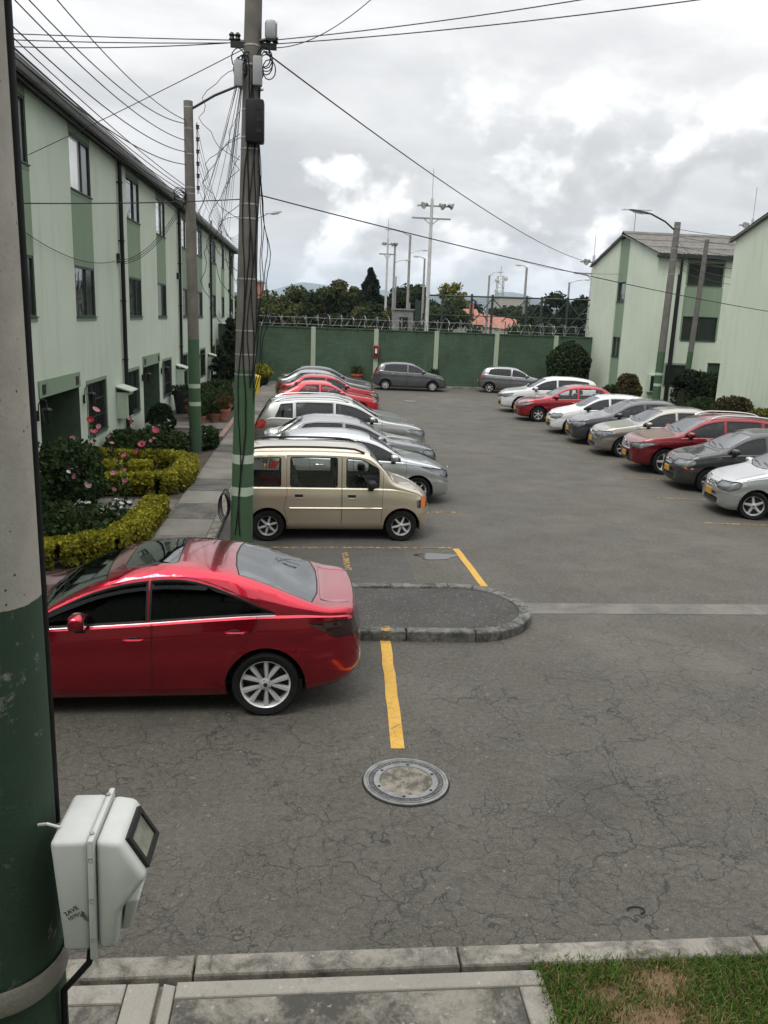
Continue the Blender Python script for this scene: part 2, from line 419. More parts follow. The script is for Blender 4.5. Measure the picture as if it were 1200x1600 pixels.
# grass blades on the near lawn
def grass():
    rng = np.random.RandomState(3); n = 52000
    x = rng.uniform(1.36, 4.6, n); y = rng.uniform(2.7, 4.09, n)
    bare = np.exp(-(((x-1.95)/.24)**2+((y-3.62)/.17)**2))+np.exp(-(((x-2.10)/.16)**2+((y-3.92)/.09)**2))*.95+np.exp(-(((x-1.75)/.08)**2+((y-3.85)/.06)**2))*.8+np.exp(-(((x-2.5)/.2)**2+((y-3.4)/.1)**2))*.6
    keep = rng.rand(n) > np.clip(bare*1.05, 0, .84); x, y, bare = x[keep], y[keep], bare[keep]; n = len(x)
    h = rng.uniform(.035, .085, n)*(1-.5*np.clip(bare, 0, 1)); a = rng.uniform(0, 2*PI, n); lean = rng.uniform(.1, 1.0, n)*h; w = rng.uniform(.0025, .005, n)
    la = rng.uniform(0, 2*PI, n)
    base = np.stack([x, y, np.full(n, .075)], 1); dx = np.stack([np.cos(a)*w, np.sin(a)*w, 0*a], 1)
    mid = base+np.stack([np.cos(la)*lean*.35, np.sin(la)*lean*.35, h*.6], 1); tip = base+np.stack([np.cos(la)*lean, np.sin(la)*lean, h*.95], 1)
    v = np.stack([base-dx, base+dx, mid+dx*.7, mid-dx*.7, tip], 1).reshape(-1, 3)
    i = np.arange(n)*5
    f = [(k, k+1, k+2, k+3) for k in i]+[(k+3, k+2, k+4) for k in i]
    dry = ((rng.rand(n) < .12+.75*np.clip(bare, 0, 1))).astype(int)
    o = obj('grass', v, f, [GRASS_M, DRY_M], fm=np.concatenate([dry, dry]))
    return tag(o, 'short green grass with bare dry patches on the near lawn', 'grass', kind='stuff')
def leaf_mat(name, c1, c2, rough=.75, trans=.22):
    n = NT(name); g = n.new('ShaderNodeNewGeometry'); c1 = shade(c1, .88); c2 = shade(c2, .98)
    c = n.mix(g.outputs['Random Per Island'], c1, c2)
    c = n.mix(n.ramp(n.noise(2.5, 3), [(.3, 0.), (.7, .5)]), c, shade(c1, .6))
    n.set(c, rough, Specular_IOR_Level=.12)
    t = n.new('ShaderNodeBsdfTranslucent'); n.L.new(c, t.inputs['Color'])
    ms = n.new('ShaderNodeMixShader'); ms.inputs[0].default_value = trans
    n.L.new(n.b.outputs[0], ms.inputs[1]); n.L.new(t.outputs[0], ms.inputs[2]); n.L.new(ms.outputs[0], n.out.inputs['Surface'])
    return n.m
GRASS_M = leaf_mat('grass_blades', (.055, .115, .02), (.14, .22, .045), .6)
DRY_M = leaf_mat('dry_grass_blades', (.22, .15, .07), (.34, .25, .13), .8)
grass()

# ------------------------------------------------------------------ kerbed island
isl = thing('kerbed_island', (0, 0, 0), 'rounded asphalt island with mossy concrete kerb behind the red sedan', 'traffic island')
def isl_outline(off):
    pts = [(-1.35, 9.42+off), (2.05, 9.30+off)]
    cx, cy, rx, ry = 2.02, 10.27, .93-off, .97-off
    for i in range(1, 16):
        a = -PI/2+PI*i/16; pts.append((cx+rx*math.cos(a), cy+ry*math.sin(a)))
    pts += [(2.0, 11.24-off), (-1.35, 11.16-off)]
    return pts
po, pi_ = isl_outline(0), isl_outline(.16)
def stone(parent, o2, i2, h, mat, name='kerb_stone'):
    n = len(o2); bm = bmesh.new()
    def ring(z, f=0):
        out = [];
        for (a, b) in zip(o2, i2):
            out.append((a[0]+(b[0]-a[0])*f, a[1]+(b[1]-a[1])*f, z))
        return out
    poly = [(*p,) for p in o2]+[(*p,) for p in i2[::-1]]
    vb = [bm.verts.new((x, y, -.05)) for x, y in poly]; vt = [bm.verts.new((x, y, h)) for x, y in poly]
    tf = bm.faces.new(vt); bm.faces.new(vb[::-1]); k = len(poly)
    for i in range(k): bm.faces.new((vb[i], vb[(i+1) % k], vt[(i+1) % k], vt[i]))
    bmesh.ops.recalc_face_normals(bm, faces=bm.faces[:])
    bmesh.ops.bevel(bm, geom=list(tf.edges), offset=.02, segments=2, profile=.5, affect='EDGES')
    m = MB(); m.addbm(bm); bm.free(); m.build(name, mat, parent)
def lerp2(a, b, t): return (a[0]+(b[0]-a[0])*t, a[1]+(b[1]-a[1])*t)
rr = random.Random(5)
for (A, B, a, b) in ((po[0], po[1], pi_[0], pi_[1]), (po[-2], po[-1], pi_[-2], pi_[-1])):
    for k in range(4):
        t0, t1 = k/4+.003, (k+1)/4-.003
        stone(isl, [lerp2(A, B, t0), lerp2(A, B, t1)], [lerp2(a, b, t0), lerp2(a, b, t1)], .125+rr.uniform(-.006, .006), CONC_MOSS)
arc = list(range(1, 18))
for s0 in range(1, 17, 2):
    e = min(s0+2, 17)
    O = [po[i] for i in range(s0, e+1)]; I = [pi_[i] for i in range(s0, e+1)]
    O[0] = lerp2(O[0], O[1], .04); I[0] = lerp2(I[0], I[1], .04)
    stone(isl, O, I, .125+rr.uniform(-.006, .006), CONC_MOSS)
fill = isl_outline(.165)
obj('island_fill', [(x, y, .10) for x, y in fill], [tuple(range(len(fill)))], ASPH_DARK, isl)
MOSS = plain('moss', (.03, .035, .014), .95, 0, .4, 20, .01, 40)
box('paint_patch', (.89, 9.335, .1265), (1.01, 9.50, .131), YEL_OLD, isl)

# ------------------------------------------------------------------ left pavement: slabs and kerb
sw = thing('pavement', (0, 0, 0), 'narrow concrete slab pavement between garden hedges and parked cars', 'pavement')
sw['kind'] = 'structure'; del sw['category']
MB().box((-2.62, 11.2, -.05), (-1.56, 48.4, .085)).build('slab_bed', CONC_STRIP, sw)
y = 11.25; rr = random.Random(11)
CW = [CONC_WALK, concrete_mat('pavement_concrete_dark', (.19, .175, .15), (.06, .057, .05), .42, .6, 1.8), concrete_mat('pavement_concrete_pale', (.29, .27, .235), (.11, .10, .09), .48, .7, 1.3)]
while y < 48.2:
    l = rr.uniform(1.15, 1.4) if y < 34 else 2.4
    slab('slab', [(-2.60, y+.012), (-1.74, y+.012), (-1.74, min(y+l, 48.3)-.012), (-2.60, min(y+l, 48.3)-.012)], .0, .10+rr.uniform(-.005, .005), CW[rr.randrange(3)], sw)
    y += l
ky = 11.25
while ky < 48.2:
    l = rr.uniform(.95, 1.05) if ky < 36 else 2.0
    slab('kerb_stone', [(-1.715, ky+.006), (-1.57, ky+.006), (-1.57, ky+l-.006), (-1.715, ky+l-.006)], -.05, .112+rr.uniform(-.004, .004), CONC_KERB, sw)
    ky += l
rect('parking_apron', -1.56, 11.3, 1.6, 48.4, .003, asphalt_mat('apron_asphalt', (.085, .08, .072), False))
PINK = concrete_mat('pink_tile', (.36, .24, .20), (.2, .14, .12), .5, .75, 3)
pth = thing('garden_edging', (0, 0, 0), 'pinkish concrete edging blocks along garden beyond the second pole', 'edging')
for k in range(14):
    y0 = 25.2+k*1.0; slab('edging_block', [(-2.80, y0), (-2.64, y0), (-2.64, y0+.98), (-2.80, y0+.98)], 0, .16+rr.uniform(-.01, .01), PINK, pth)
for (ya, yb, t) in ((15.75, 16.6, 'between the two clipped yellow hedges'), (27.4, 28.9, 'leading to the dark doorway beside the boxwood ball')):
    dp = tag(slab('door_path', [(-5.2, ya), (-2.63, ya), (-2.63, yb), (-5.2, yb)], .0, .09, CONC_WALK, None), 'narrow concrete garden path '+t, 'path'); 
# ------------------------------------------------------------------ puddle, manholes
pm = NT('puddle_water'); pm.set((.05, .05, .048), .04, 0, pm.bump(pm.noise(3, 2), .02, .01), Specular_IOR_Level=.6)
pts = []
for i in range(28):
    a = 2*PI*i/28; r = 1+.16*math.sin(3*a+.5)+.1*math.sin(5*a); pts.append((2.10+.33*r*math.cos(a), 13.02+.19*r*math.sin(a)))
tag(sheet('puddle', pts, .007, pm.m, kind=None), 'small wet puddle on the asphalt by the gold minivan', 'puddle')
IRON = NT('cast_iron'); IRON.set(IRON.mix(IRON.ramp(IRON.noise(9, 6), [(.35, 0.), (.7, 1.)]), (.13, .135, .135), (.25, .255, .25)), .62, .25, IRON.bump(IRON.noise(120, 3), .4, .003)); IRON = IRON.m
GRIME = plain('grimy_gap', (.018, .017, .015), .95)
INFILL = concrete_mat('manhole_concrete', (.34, .30, .245), (.08, .075, .055), .43, .56, 9)
def manhole(cx, cy, label, detail=True):
    t = thing('manhole_cover', (cx, cy, 0), label, 'manhole cover')
    n = 56
    MB().lathe([(.372, .002), (.365, .006), (.355, .010)], n).build('collar', GRIME, t, smooth=40)
    MB().lathe([(.358, .004), (.358, .018), (.340, .018), (.338, .012), (.328, .012), (.326, .019), (.318, .019), (.316, .012)], n).build('outer_ring', IRON, t, smooth=30)
    MB().lathe([(.316, .0118), (.272, .0118)], n).build('letter_band', IRON_DARK, t)
    MB().lathe([(.272, .011), (.271, .019), (.225, .019), (.222, .010)], n).build('inner_ring', IRON, t, smooth=30)
    m = MB(); rng = random.Random(4)
    rings = [0, .06, .11, .15, .19, .2225]; vs = [(0, 0, .02)]; fs = []
    for r in rings[1:]:
        for j in range(28): vs.append((r*math.cos(2*PI*j/28), r*math.sin(2*PI*j/28), .017+rng.uniform(-.004, .006) if r < .22 else .013))
    for j in range(28): fs.append((0, 1+j, 1+(j+1) % 28))
    for k in range(4):
        for j in range(28): fs.append((1+k*28+j, 1+(k+1)*28+j, 1+(k+1)*28+(j+1) % 28, 1+k*28+(j+1) % 28))
    m.add(vs, fs); m.build('concrete_infill', INFILL, t, smooth=60)
    if detail:
        for k in range(6):
            a = 2*PI*k/6+.35; MB().lathe([(.0, .0205), (.014, .0205), (.014, .0195)], 10, (.248*math.cos(a), .248*math.sin(a), 0)).build('lifting_hole', GRIME, t)
        # raised cast characters round the band, worn past reading
        m = MB(); rng = random.Random(9)
        for k in range(46):
            if rng.random() < .18: continue
            a = 2*PI*k/46; c, s = math.cos(a), math.sin(a)
            for (u0, u1, w0, w1) in ((-.012, .012, -.011, -.006), (-.012, .012, .006, .011), (-.012, -.006, -.011, .011))[:rng.choice((2, 3, 3))]:
                q = []
                for (u, w) in ((u0, w0), (u1, w0), (u1, w1), (u0, w1)):
                    r = .294+u; q.append((r*c-w*s, r*s+w*c))
                m.prism(q, .0118, .0165, 'xy')
        fixn(m.build('cast_lettering', IRON, t))['kind'] = 'stuff'
    return t
IRON_DARK = plain('cast_iron_dark', (.06, .06, .058), .75, .2, .3, 20)
manhole(.85, 6.22, 'round cast iron manhole cover with concrete centre in the near road')
manhole(4.75, 39.4, 'far round manhole cover on the road before the green wall', False)
# ================================================================== buildings
def stucco(name, col, stain=.8):
    n = NT(name); col = shade(col, .92); big = n.noise(.5, 5, .6); mid = n.noise(4, 6, .65); fine = n.noise(90, 4, .7)
    sp = n.new('ShaderNodeMapping'); sp.inputs['Scale'].default_value = (2.2, 2.2, .22); n.L.new(n.co, sp.inputs[0])
    streak = n.noise(1.6, 6, .7, vec=sp.outputs[0])
    c = n.mix(n.ramp(big, [(.3, 0.), (.7, 1.)]), shade(col, .93), shade(col, 1.05))
    c = n.mix(n.ramp(streak, [(.52, 0.), (.74, .5)]), c, shade(col, stain*.85))
    c = n.mix(n.ramp(mid, [(.55, 0.), (.8, .3)]), c, shade(col, stain))
    zz = n.new('ShaderNodeSeparateXYZ'); n.L.new(n.co, zz.inputs[0])
    splash = n.math('MULTIPLY', n.ramp(n.math('ADD', zz.outputs['Z'], n.math('MULTIPLY', n.noise(2.5, 6, .7), .5)), [(.25, .75), (.85, 0.)]), n.ramp(n.noise(5, 6, .7), [(.3, .3), (.7, 1.)]))
    c = n.mix(splash, c, shade((.20, .19, .15), .8))
    return n.set(c, .9, 0, n.bump(n.math('ADD', fine, mid), .25, .006), Specular_IOR_Level=.25)
MINT = stucco('mint_stucco', (.51, .575, .475)); GREEN = stucco('green_stucco', (.205, .275, .192)); MINT_R = stucco('mint_stucco_gable', (.56, .62, .51))
FRAME2 = plain('reveal_green', (.05, .085, .05), .8, 0, .2, 5)
FRAME = plain('dark_green_metal', (.020, .042, .025), .5, .1, .2, 8)
DOORG = plain('dark_green_door', (.022, .052, .030), .45, 0, .2, 5)
BLACKM = plain('black_metal', (.012, .012, .012), .45, .3, .2, 10)
GUTTER = plain('gutter_grey', (.15, .15, .145), .6, .2, .25, 4)
EAVE = plain('eave_dark', (.03, .034, .03), .8, 0, .2, 4)
def glass_mat(name, tint, ior=1.6, rough=.03, wav=.015):
    n = NT(name)
    n.set(tint, rough, 0, n.bump(n.noise(1.2, 2), .5, wav), IOR=ior, Specular_IOR_Level=.5)
    return n.m
PANE = glass_mat('window_glass', (.035, .04, .042), 2.9); PANE_D = glass_mat('window_glass_dark', (.015, .02, .018), 1.5, .12)
CURT = plain('pale_curtain', (.42, .44, .43), .9, 0, .1, 3)
PANE_C = NT('window_glass_over_curtain'); PANE_C.set(PANE_C.mix(PANE_C.ramp(PANE_C.noise(7, 3, vec=PANE_C.vec('MULTIPLY', PANE_C.co, (1, 1, .05))), [(.35, 0.), (.65, 1.)]), (.48, .49, .485), (.66, .67, .665)), .25, 0, Coat_Weight=1.0, Coat_Roughness=.03, Coat_IOR=1.9); PANE_C = PANE_C.m
PINKC = plain('pink_curtain', (.55, .30, .26), .9, 0, .15, 6)

def wallmesh(name, P, u0, u1, v0, v1, holes, depth, mat, parent, top=None):
    """wall with real openings. P(u,v,d): d>0 goes into the wall. holes (u0,u1,v0,v1)"""
    us = sorted({u0, u1, *[h[0] for h in holes], *[h[1] for h in holes]}); vs_ = sorted({v0, v1, *[h[2] for h in holes], *[h[3] for h in holes]})
    us = [u for u in us if u0 <= u <= u1]; vs_ = [v for v in vs_ if v0 <= v <= v1]
    m = MB(); m.cur = 0
    for a, b in zip(us, us[1:]):
        for c, d in zip(vs_, vs_[1:]):
            x, z = (a+b)/2, (c+d)/2
            if any(h[0] < x < h[1] and h[2] < z < h[3] for h in holes): continue
            m.add([P(a, c, 0), P(b, c, 0), P(b, d, 0), P(a, d, 0)], [(0, 1, 2, 3)])
    m.cur = 1
    for h in holes:
        a, b, c, d = h[:4]
        q = [(a, c), (b, c), (b, d), (a, d)]
        for i in range(4):
            (p, r), (s, t) = q[i], q[(i+1) % 4]
            m.add([P(p, r, 0), P(s, t, 0), P(s, t, depth), P(p, r, depth)], [(3, 2, 1, 0)])
    return m.build(name, [mat, FRAME2], parent)
def pbox(m, P, u0, u1, v0, v1, d0, d1):
    c = [P(u, v, d) for d in (d0, d1) for u, v in ((u0, v0), (u1, v0), (u1, v1), (u0, v1))]
    m.add(c, [(0, 1, 2, 3), (7, 6, 5, 4), (0, 4, 5, 1), (1, 5, 6, 2), (2, 6, 7, 3), (3, 7, 4, 0)]); return m
def window(P, parent, u0, u1, v0, v1, dep=.10, panes=None, bars=False, fr=.05, sill=True, split=.5, surround=0):
    """window mesh is its frame; panes and sill are children"""
    m = MB(); d0, d1 = dep-.03, dep+.02
    um = u0+(u1-u0)*split
    pbox(m, P, u0, u1, v0, v0+fr, d0, d1); pbox(m, P, u0, u1, v1-fr, v1, d0, d1)
    pbox(m, P, u0, u0+fr, v0+fr, v1-fr, d0, d1); pbox(m, P, u1-fr, u1, v0+fr, v1-fr, d0, d1)
    pbox(m, P, um-fr/2, um+fr/2, v0+fr, v1-fr, d0-.01, d1)
    w = fixn(m.build('window', FRAME, parent))
    pa, pb = panes or (PANE, PANE_D)
    for a, b, mm in ((u0+fr, um-fr/2, pa), (um+fr/2, u1-fr, pb)):
        q = MB(); pbox(q, P, a, b, v0+fr, v1-fr, dep, dep+.012); fixn(q.build('pane', mm, w))
    if sill:
        q = MB(); pbox(q, P, u0-.02, u1+.02, v0-.085, v0-.003, -.012, .0); fixn(q.build('sill', GREEN, w))
        q = MB(); pbox(q, P, u0-.01, u1+.01, v0-.003, v0+.020, -.045, dep-.035); fixn(q.build('sill_plate', FRAME, w))
    if surround:
        for (a, b, c, d) in ((u0-surround, u1+surround, v1, v1+surround*1.2), (u0-surround, u0, v0, v1), (u1, u1+surround, v0, v1)):
            q = MB(); pbox(q, P, a, b, c, d, -.02, -.002); fixn(q.build('surround', GREEN, w))
    if bars:
        q = MB(); k = int((u1-u0)/.12)
        for i in range(1, k): q.tube([P(u0+(u1-u0)*i/k, v0+.02, .03), P(u0+(u1-u0)*i/k, v1-.02, .03)], .008, 5)
        for t in (.33, .66): q.tube([P(u0+.01, v0+(v1-v0)*t, .03), P(u1-.01, v0+(v1-v0)*t, .03)], .008, 5)
        q.build('window_bars', BLACKM, w)
    return w
# ------------------------------------------------------------------ long terrace on the left
XF = -5.3; YE0, YE1 = 6.0, 58.7; ZE = 7.72
PL = lambda u, v, d: (XF-d, u, v)
ter = thing('terrace_building', (0, 0, 0), 'long three storey mint green terrace with dark window columns and black downpipes', 'building')
pipes = [13.98, 24.18, 34.38, 44.62, 54.8]
wins, gwins, doors = [], [], []
for p in [3.8]+pipes:
    for a, b in ((1.12, 2.92), (5.7, 7.42)):
        for c, d in ((6.32, 7.50), (3.58, 4.72)): wins.append((p+a, p+b, c, d))
    for a, b in ((.42, 2.10), (6.28, 8.10)): gwins.append((p+a, p+b, .77, 2.03))
    doors.append((p+2.78, p+5.62, 0, 2.03))
ok = lambda h: h[0] > YE0+.1 and h[1] < YE1-.1
wins, gwins, doors = [h for h in wins if ok(h)], [h for h in gwins if ok(h)], [h for h in doors if ok(h)]
wallmesh('wall', PL, YE0, YE1, 0, ZE, wins+gwins+doors, .11, MINT, ter)
MB().box((XF-7, YE0, 0), (XF-2.2, YE1-.02, ZE-.02)).build('core_wall', EAVE, ter)
m = MB(); m.add([(XF-7, YE1, 0), (XF, YE1, 0), (XF, YE1, ZE), (XF-3.6, YE1, ZE+1.5), (XF-7, YE1, ZE)], [(0, 1, 2, 3, 4)]); m.build('gable_wall', MINT, ter)
rw = random.Random(21)
for (a, b, c, d) in wins:
    ch = rw.random()
    pn = (PANE, PANE_D) if c > 5 else ((PANE, PANE_D) if a < 22 else (PANE_C, PANE_D) if ch < .5 else (PANE, PANE_D))
    if c > 5 and ch < .72: pn = (PANE_C, PANE_D)
    window(PL, ter, a, b, c, d, .042, pn, split=.56)
    if c > 5:
        q = MB(); pbox(q, PL, a-.02, b+.02, 4.72, 6.225, -.004, .0); fixn(q.build('painted_panel', GREEN, ter))
        q = MB(); pbox(q, PL, a-.02, b+.02, d, ZE-.02, -.004, .0); fixn(q.build('painted_panel', GREEN, ter))
for i, (a, b, c, d) in enumerate(gwins):
    window(PL, ter, a, b, c, d, .10, (PANE_C, PANE_D) if i % 3 == 1 else (PANE, PANE_D), bars=(i % 2 == 0), surround=.07, split=.55)
lant = MB()
lant.lathe([(.0, .34), (.02, .30), (.025, .27), (.10, .24), (.11, .22)], 6); lant.lathe([(.095, .22), (.06, .0), (.03, -.03), (0, -.05)], 6)
lant.tube([(-.16, 0, .10), (-.15, 0, .33), (-.10, 0, .42), (0, 0, .40), (0, 0, .33)], .012, 6); lant.box((-.19, -.03, .0), (-.155, .03, .2))
lant_me = lant.mesh('wall_lantern', BLACKM)
for (a, b, c, d) in doors:
    # recessed porch with two facing front doors and a back wall
    q = MB()
    q.add([PL(a, 0, .11), PL(a, 2.03, .11), PL(a, 2.03, 1.15), PL(a, 0, 1.15)], [(0, 1, 2, 3)])
    q.add([PL(b, 0, .11), PL(b, 2.03, .11), PL(b, 2.03, 1.15), PL(b, 0, 1.15)], [(3, 2, 1, 0)])
    q.add([PL(a, 2.03, .11), PL(b, 2.03, .11), PL(b, 2.03, 1.15), PL(a, 2.03, 1.15)], [(0, 1, 2, 3)])
    q.add([PL(a, 0, 1.15), PL(b, 0, 1.15), PL(b, 2.03, 1.15), PL(a, 2.03, 1.15)], [(0, 1, 2, 3)])
    q.add([PL(a, .03, 0), PL(b, .03, 0), PL(b, .03, 1.15), PL(a, .03, 1.15)], [(0, 1, 2, 3)])
    q.build('porch', FRAME2, ter)
    mid = (a+b)/2
    for (e, f, hx) in ((a+.15, mid-.15, mid-.25), (mid+.15, b-.15, mid+.25)):
        dd = MB(); pbox(dd, PL, e, f, .04, 1.98, 1.08, 1.14); dr = fixn(dd.build('door', DOORG, ter))
        for z0, z1 in ((.2, .85), (.98, 1.82)):
            pp = MB(); pbox(pp, PL, e+.16, f-.16, z0, z1, 1.065, 1.079); fixn(pp.build('door_panel', DOORG, dr))
        hh = MB(); hh.tube([PL(hx, 1.0, 1.03), PL(hx, 1.12, 1.03)], .02, 6); hh.build('handle', BLACKM, dr)
    q = MB(); pbox(q, PL, a-.04, b+.04, 2.035, 2.37, -.03, -.002); fixn(q.build('lintel', GREEN, ter))
    for e in (a+.12, b-.34):
        q = MB(); pbox(q, PL, e, e+.2, 2.10, 2.29, -.045, -.031); fixn(q.build('number_plate', BLACKM, ter))
    for yy in (a-.22, b+.30): inst('wall_lantern', lant_me, ter, (XF+.20, yy, 1.62))
PIPE_M = plain('black_pipe', (.010, .011, .010), .6, 0, .2, 6)
METER = plain('meter_box_paint', (.40, .48, .37), .7, 0, .1, 5)
for p in pipes:
    q = MB(); q.tube([(XF+.085, p, .05), (XF+.085, p, ZE-.05)], .058, 10)
    for z in (.8, 2.4, 4.0, 5.6, 7.1): q.box((XF, p-.075, z), (XF+.15, p+.075, z+.03))
    q.build('downpipe', PIPE_M, ter, smooth=40)
    # meter cabinet with a sloped lid just before the pipe
    c = p-.95
    mb = MB().box((XF+.001, c, .86), (XF+.30, c+.72, 1.58), .01).build('meter_cabinet', METER, ter)
    MB().box((XF+.301, c+.08, .93), (XF+.315, c+.64, 1.50)).build('cabinet_window', PANE_D, mb)
    r = MB(); r.prism([(XF-.0, 1.72), (XF+.42, 1.60), (XF+.42, 1.63), (XF, 1.76)], c-.08, c+.80, 'xz'); fixn(r.build('cabinet_roof', MINT, mb))
    MB().box((XF+.001, c+.1, .02), (XF+.36, c+.62, .36), .015).build('water_meter_box', METER, ter)
    MB().box((XF+.001, p-.36, 5.02), (XF+.09, p-.18, 5.26), .01).build('cable_box', BLACKM, ter)
# roof edge with gutter
m = MB(); m.prism([(XF-3.6, ZE+1.62), (XF+.34, ZE+.16), (XF+.34, ZE+.10), (XF-3.6, ZE+1.54)], YE0, YE1+.2, 'xz'); m.prism([(XF-3.6, ZE+1.62), (XF-3.6, ZE+1.54), (XF-7.2, ZE+.1), (XF-7.2, ZE+.16)], YE0, YE1+.2, 'xz'); fixn(m.build('roof', GUTTER, ter))
MB().box((XF+.002, YE0, ZE-.05), (XF+.20, YE1, ZE+.005)).build('eave_soffit', EAVE, ter)
m = MB(); m.prism([(XF+.22, ZE+.08), (XF+.22, ZE-.03), (XF+.26, ZE-.06), (XF+.36, ZE-.06), (XF+.40, ZE+.02), (XF+.40, ZE+.09)], YE0, YE1+.1, 'xz'); fixn(m.build('gutter', GUTTER, ter))
m = MB(); m.tube([(XF+.43, YE0, ZE+.12), (XF+.43, YE1, ZE+.12)], .02, 6); m.build('roof_edge_trim', plain('edge_metal', (.32, .32, .31), .5, .3), ter)
# vent stacks and aerial stubs over the far roof
for yy, h in ((47.5, .55), (52.6, .5)):
    MB().tube([(XF-.2, yy, ZE+.3), (XF-.2, yy, ZE+.35+h)], .05, 8).build('vent_stack', GUTTER, ter)

# ------------------------------------------------------------------ gabled buildings on the right
ROOFM = NT('fibre_cement_roof'); _c = ROOFM.mix(ROOFM.ramp(ROOFM.noise(1.5, 7, .65), [(.35, 0.), (.68, 1.)]), (.075, .072, .064), (.155, .145, .125)); ROOFM.set(_c, .9, 0, ROOFM.bump(ROOFM.noise(40, 4), .3, .004)); ROOFM = ROOFM.m
def gabled(y0, y1, x0, x1, label, zr=9.2, ze=7.78, front=None):
    t = thing('gabled_house', (0, 0, 0), label, 'building')
    ym = (y0+y1)/2
    sy0, sy1 = ym-.85, ym+.55                                  # recessed green strip in the gable
    def zr_at(y): return ze+(zr-ze)*(1-abs(y-ym)/((y1-y0)/2))
    m = MB()
    m.add([(x0, y0, 0), (x0, sy0, 0), (x0, sy0, zr_at(sy0)), (x0, y0, ze)], [(3, 2, 1, 0)])
    m.add([(x0, sy1, 0), (x0, y1, 0), (x0, y1, ze), (x0, sy1, zr_at(sy1))], [(3, 2, 1, 0)])
    for s, f in ((sy0, 1), (sy1, -1)):
        q = [(x0, s, 0), (x0+.06, s, 0), (x0+.06, s, zr_at(s)), (x0, s, zr_at(s))]; m.add(q, [(0, 1, 2, 3) if f > 0 else (3, 2, 1, 0)])
    m.build('gable_wall', MINT_R, t)
    PG = lambda u, v, d: (x0+.06+d, u, v)
    sw_ = [(sy0+.28, sy1-.06, 5.15, 6.2), (sy0+.28, sy1-.06, 2.25, 3.3)]
    wallmesh('recessed_strip', PG, sy0, sy1, 0, zr_at(sy1)-.02, sw_, .12, GREEN, t)
    for (a, b, c, d) in sw_: window(PG, t, a, b, c, d, .10, (PANE, PANE), sill=True, split=.98)
    holes = front or []
    PFr = lambda u, v, d: (u, y0+d, v)
    wallmesh('front_wall', PFr, x0, x1, 0, ze, holes, .12, MINT_R, t)
    PBk = lambda u, v, d: (u, y1-d, v)
    wallmesh('back_wall', PBk, x0, x1, 0, ze, [], .1, MINT_R, t)
    m = MB(); m.add([(x1, y0, 0), (x1, y1, 0), (x1, y1, ze), (x1, ym, zr), (x1, y0, ze)], [(0, 1, 2, 3, 4)]); m.build('end_wall', MINT_R, t)
    # corrugated sheets, two courses a side
    L = math.hypot(y1-ym+.35, zr-ze)
    def sheetmesh(side, v0, v1, off):
        nx = 18; w = 1.06; vs = []; fs = []
        for j in range(2):
            v = v0 if j == 0 else v1
            for i in range(nx+1):
                x = w*i/nx; zz = .028*math.sin(2*PI*i/nx*6)+off
                yy = ym+side*v*(y1-ym+.35); z = zr+.05-(zr-ze)*v*(y1-ym+.35)/(y1-ym)
                vs.append((x, yy, z+zz))
        for i in range(nx): fs.append((i, i+1, nx+2+i, nx+1+i) if side < 0 else (nx+1+i, nx+2+i, i+1, i))
        o = obj('roof_sheet', vs, fs, ROOFM, smooth=80); me = o.data; bpy.data.objects.remove(o); return me
    for side in (-1, 1):
        for (v0, v1, off) in ((0, .36, .05), (.33, .69, .025), (.66, 1.0, .0)):
            me = sheetmesh(side, v0, v1, off)
            k = int((x1-x0+.3)/1.0)
            for i in range(k): inst('roof_sheet', me, t, (x0-.12+i*1.0, 0, 0))
    m = MB(); m.prism([(ym-.22, zr+.07), (ym, zr+.17), (ym+.22, zr+.07), (ym+.2, zr+.10), (ym, zr+.21), (ym-.2, zr+.10)], x0-.14, x1, 'yz'); fixn(m.build('ridge_cap', ROOFM, t))
    for side in (-1, 1):
        e = y0 if side < 0 else y1; oy = -.30 if side < 0 else .30
        a = (e+oy, ze-.10); b = (ym, zr+.02)
        m = MB(); m.prism([a, b, (b[0], b[1]-.045), (a[0], a[1]-.045)], x0-.15, x0+.02, 'yz'); fixn(m.build('barge_board', GUTTER, t))
    MB().box((x0-.1, y0-.36, ze-.22), (x1, y0-.02, ze-.06)).build('gutter', EAVE, t)
    return t
YA = 40.1
ga = [(18.05, 19.82, 5.93, 6.98), (18.05, 19.82, 3.33, 4.46), (17.45, 18.6, 1.1, 2.1), (19.6, 20.3, 0, 2.26), (21.5, 23.3, 5.93, 6.98), (21.5, 23.3, 3.33, 4.46)]
bA = gabled(YA, 49.6, 16.5, 34, 'mint gabled house with grey corrugated roof beside the green boundary wall', 8.6, 7.38, front=ga)
PA = lambda u, v, d: (u, YA+d, v)
for h in (0, 1, 4, 5): window(PA, bA, *ga[h], .10, (PANE_D, PANE_D), bars=False)
window(PA, bA, *ga[2], .10, (PANE_D, PANE_D), surround=.08)
q = MB(); pbox(q, PA, 19.64, 20.26, .02, 2.2, .1, .14); fixn(q.build('door', DOORG, bA))
for (a, b) in ((17.97, 19.90), (21.42, 23.38)):
    for (c, d) in ((4.46, 5.84), (6.98, 7.32)):
        q = MB(); pbox(q, PA, a, b, c, d, -.005, 0); fixn(q.build('painted_panel', GREEN, bA))
    for (c, d) in ((5.93, 6.98), (3.33, 4.46)):
        for (e, f) in ((a, a+.075), (b-.075, b)):
            q = MB(); pbox(q, PA, e, f, c, d, -.005, 0); fixn(q.build('painted_panel', GREEN, bA))
mb = MB().box((16.6, YA-.25, .75), (17.05, YA-.005, 1.62), .01).build('meter_cabinet', METER, bA); MB().box((16.66, YA-.265, .82), (16.99, YA-.251, 1.55)).build('cabinet_window', PANE_D, mb)
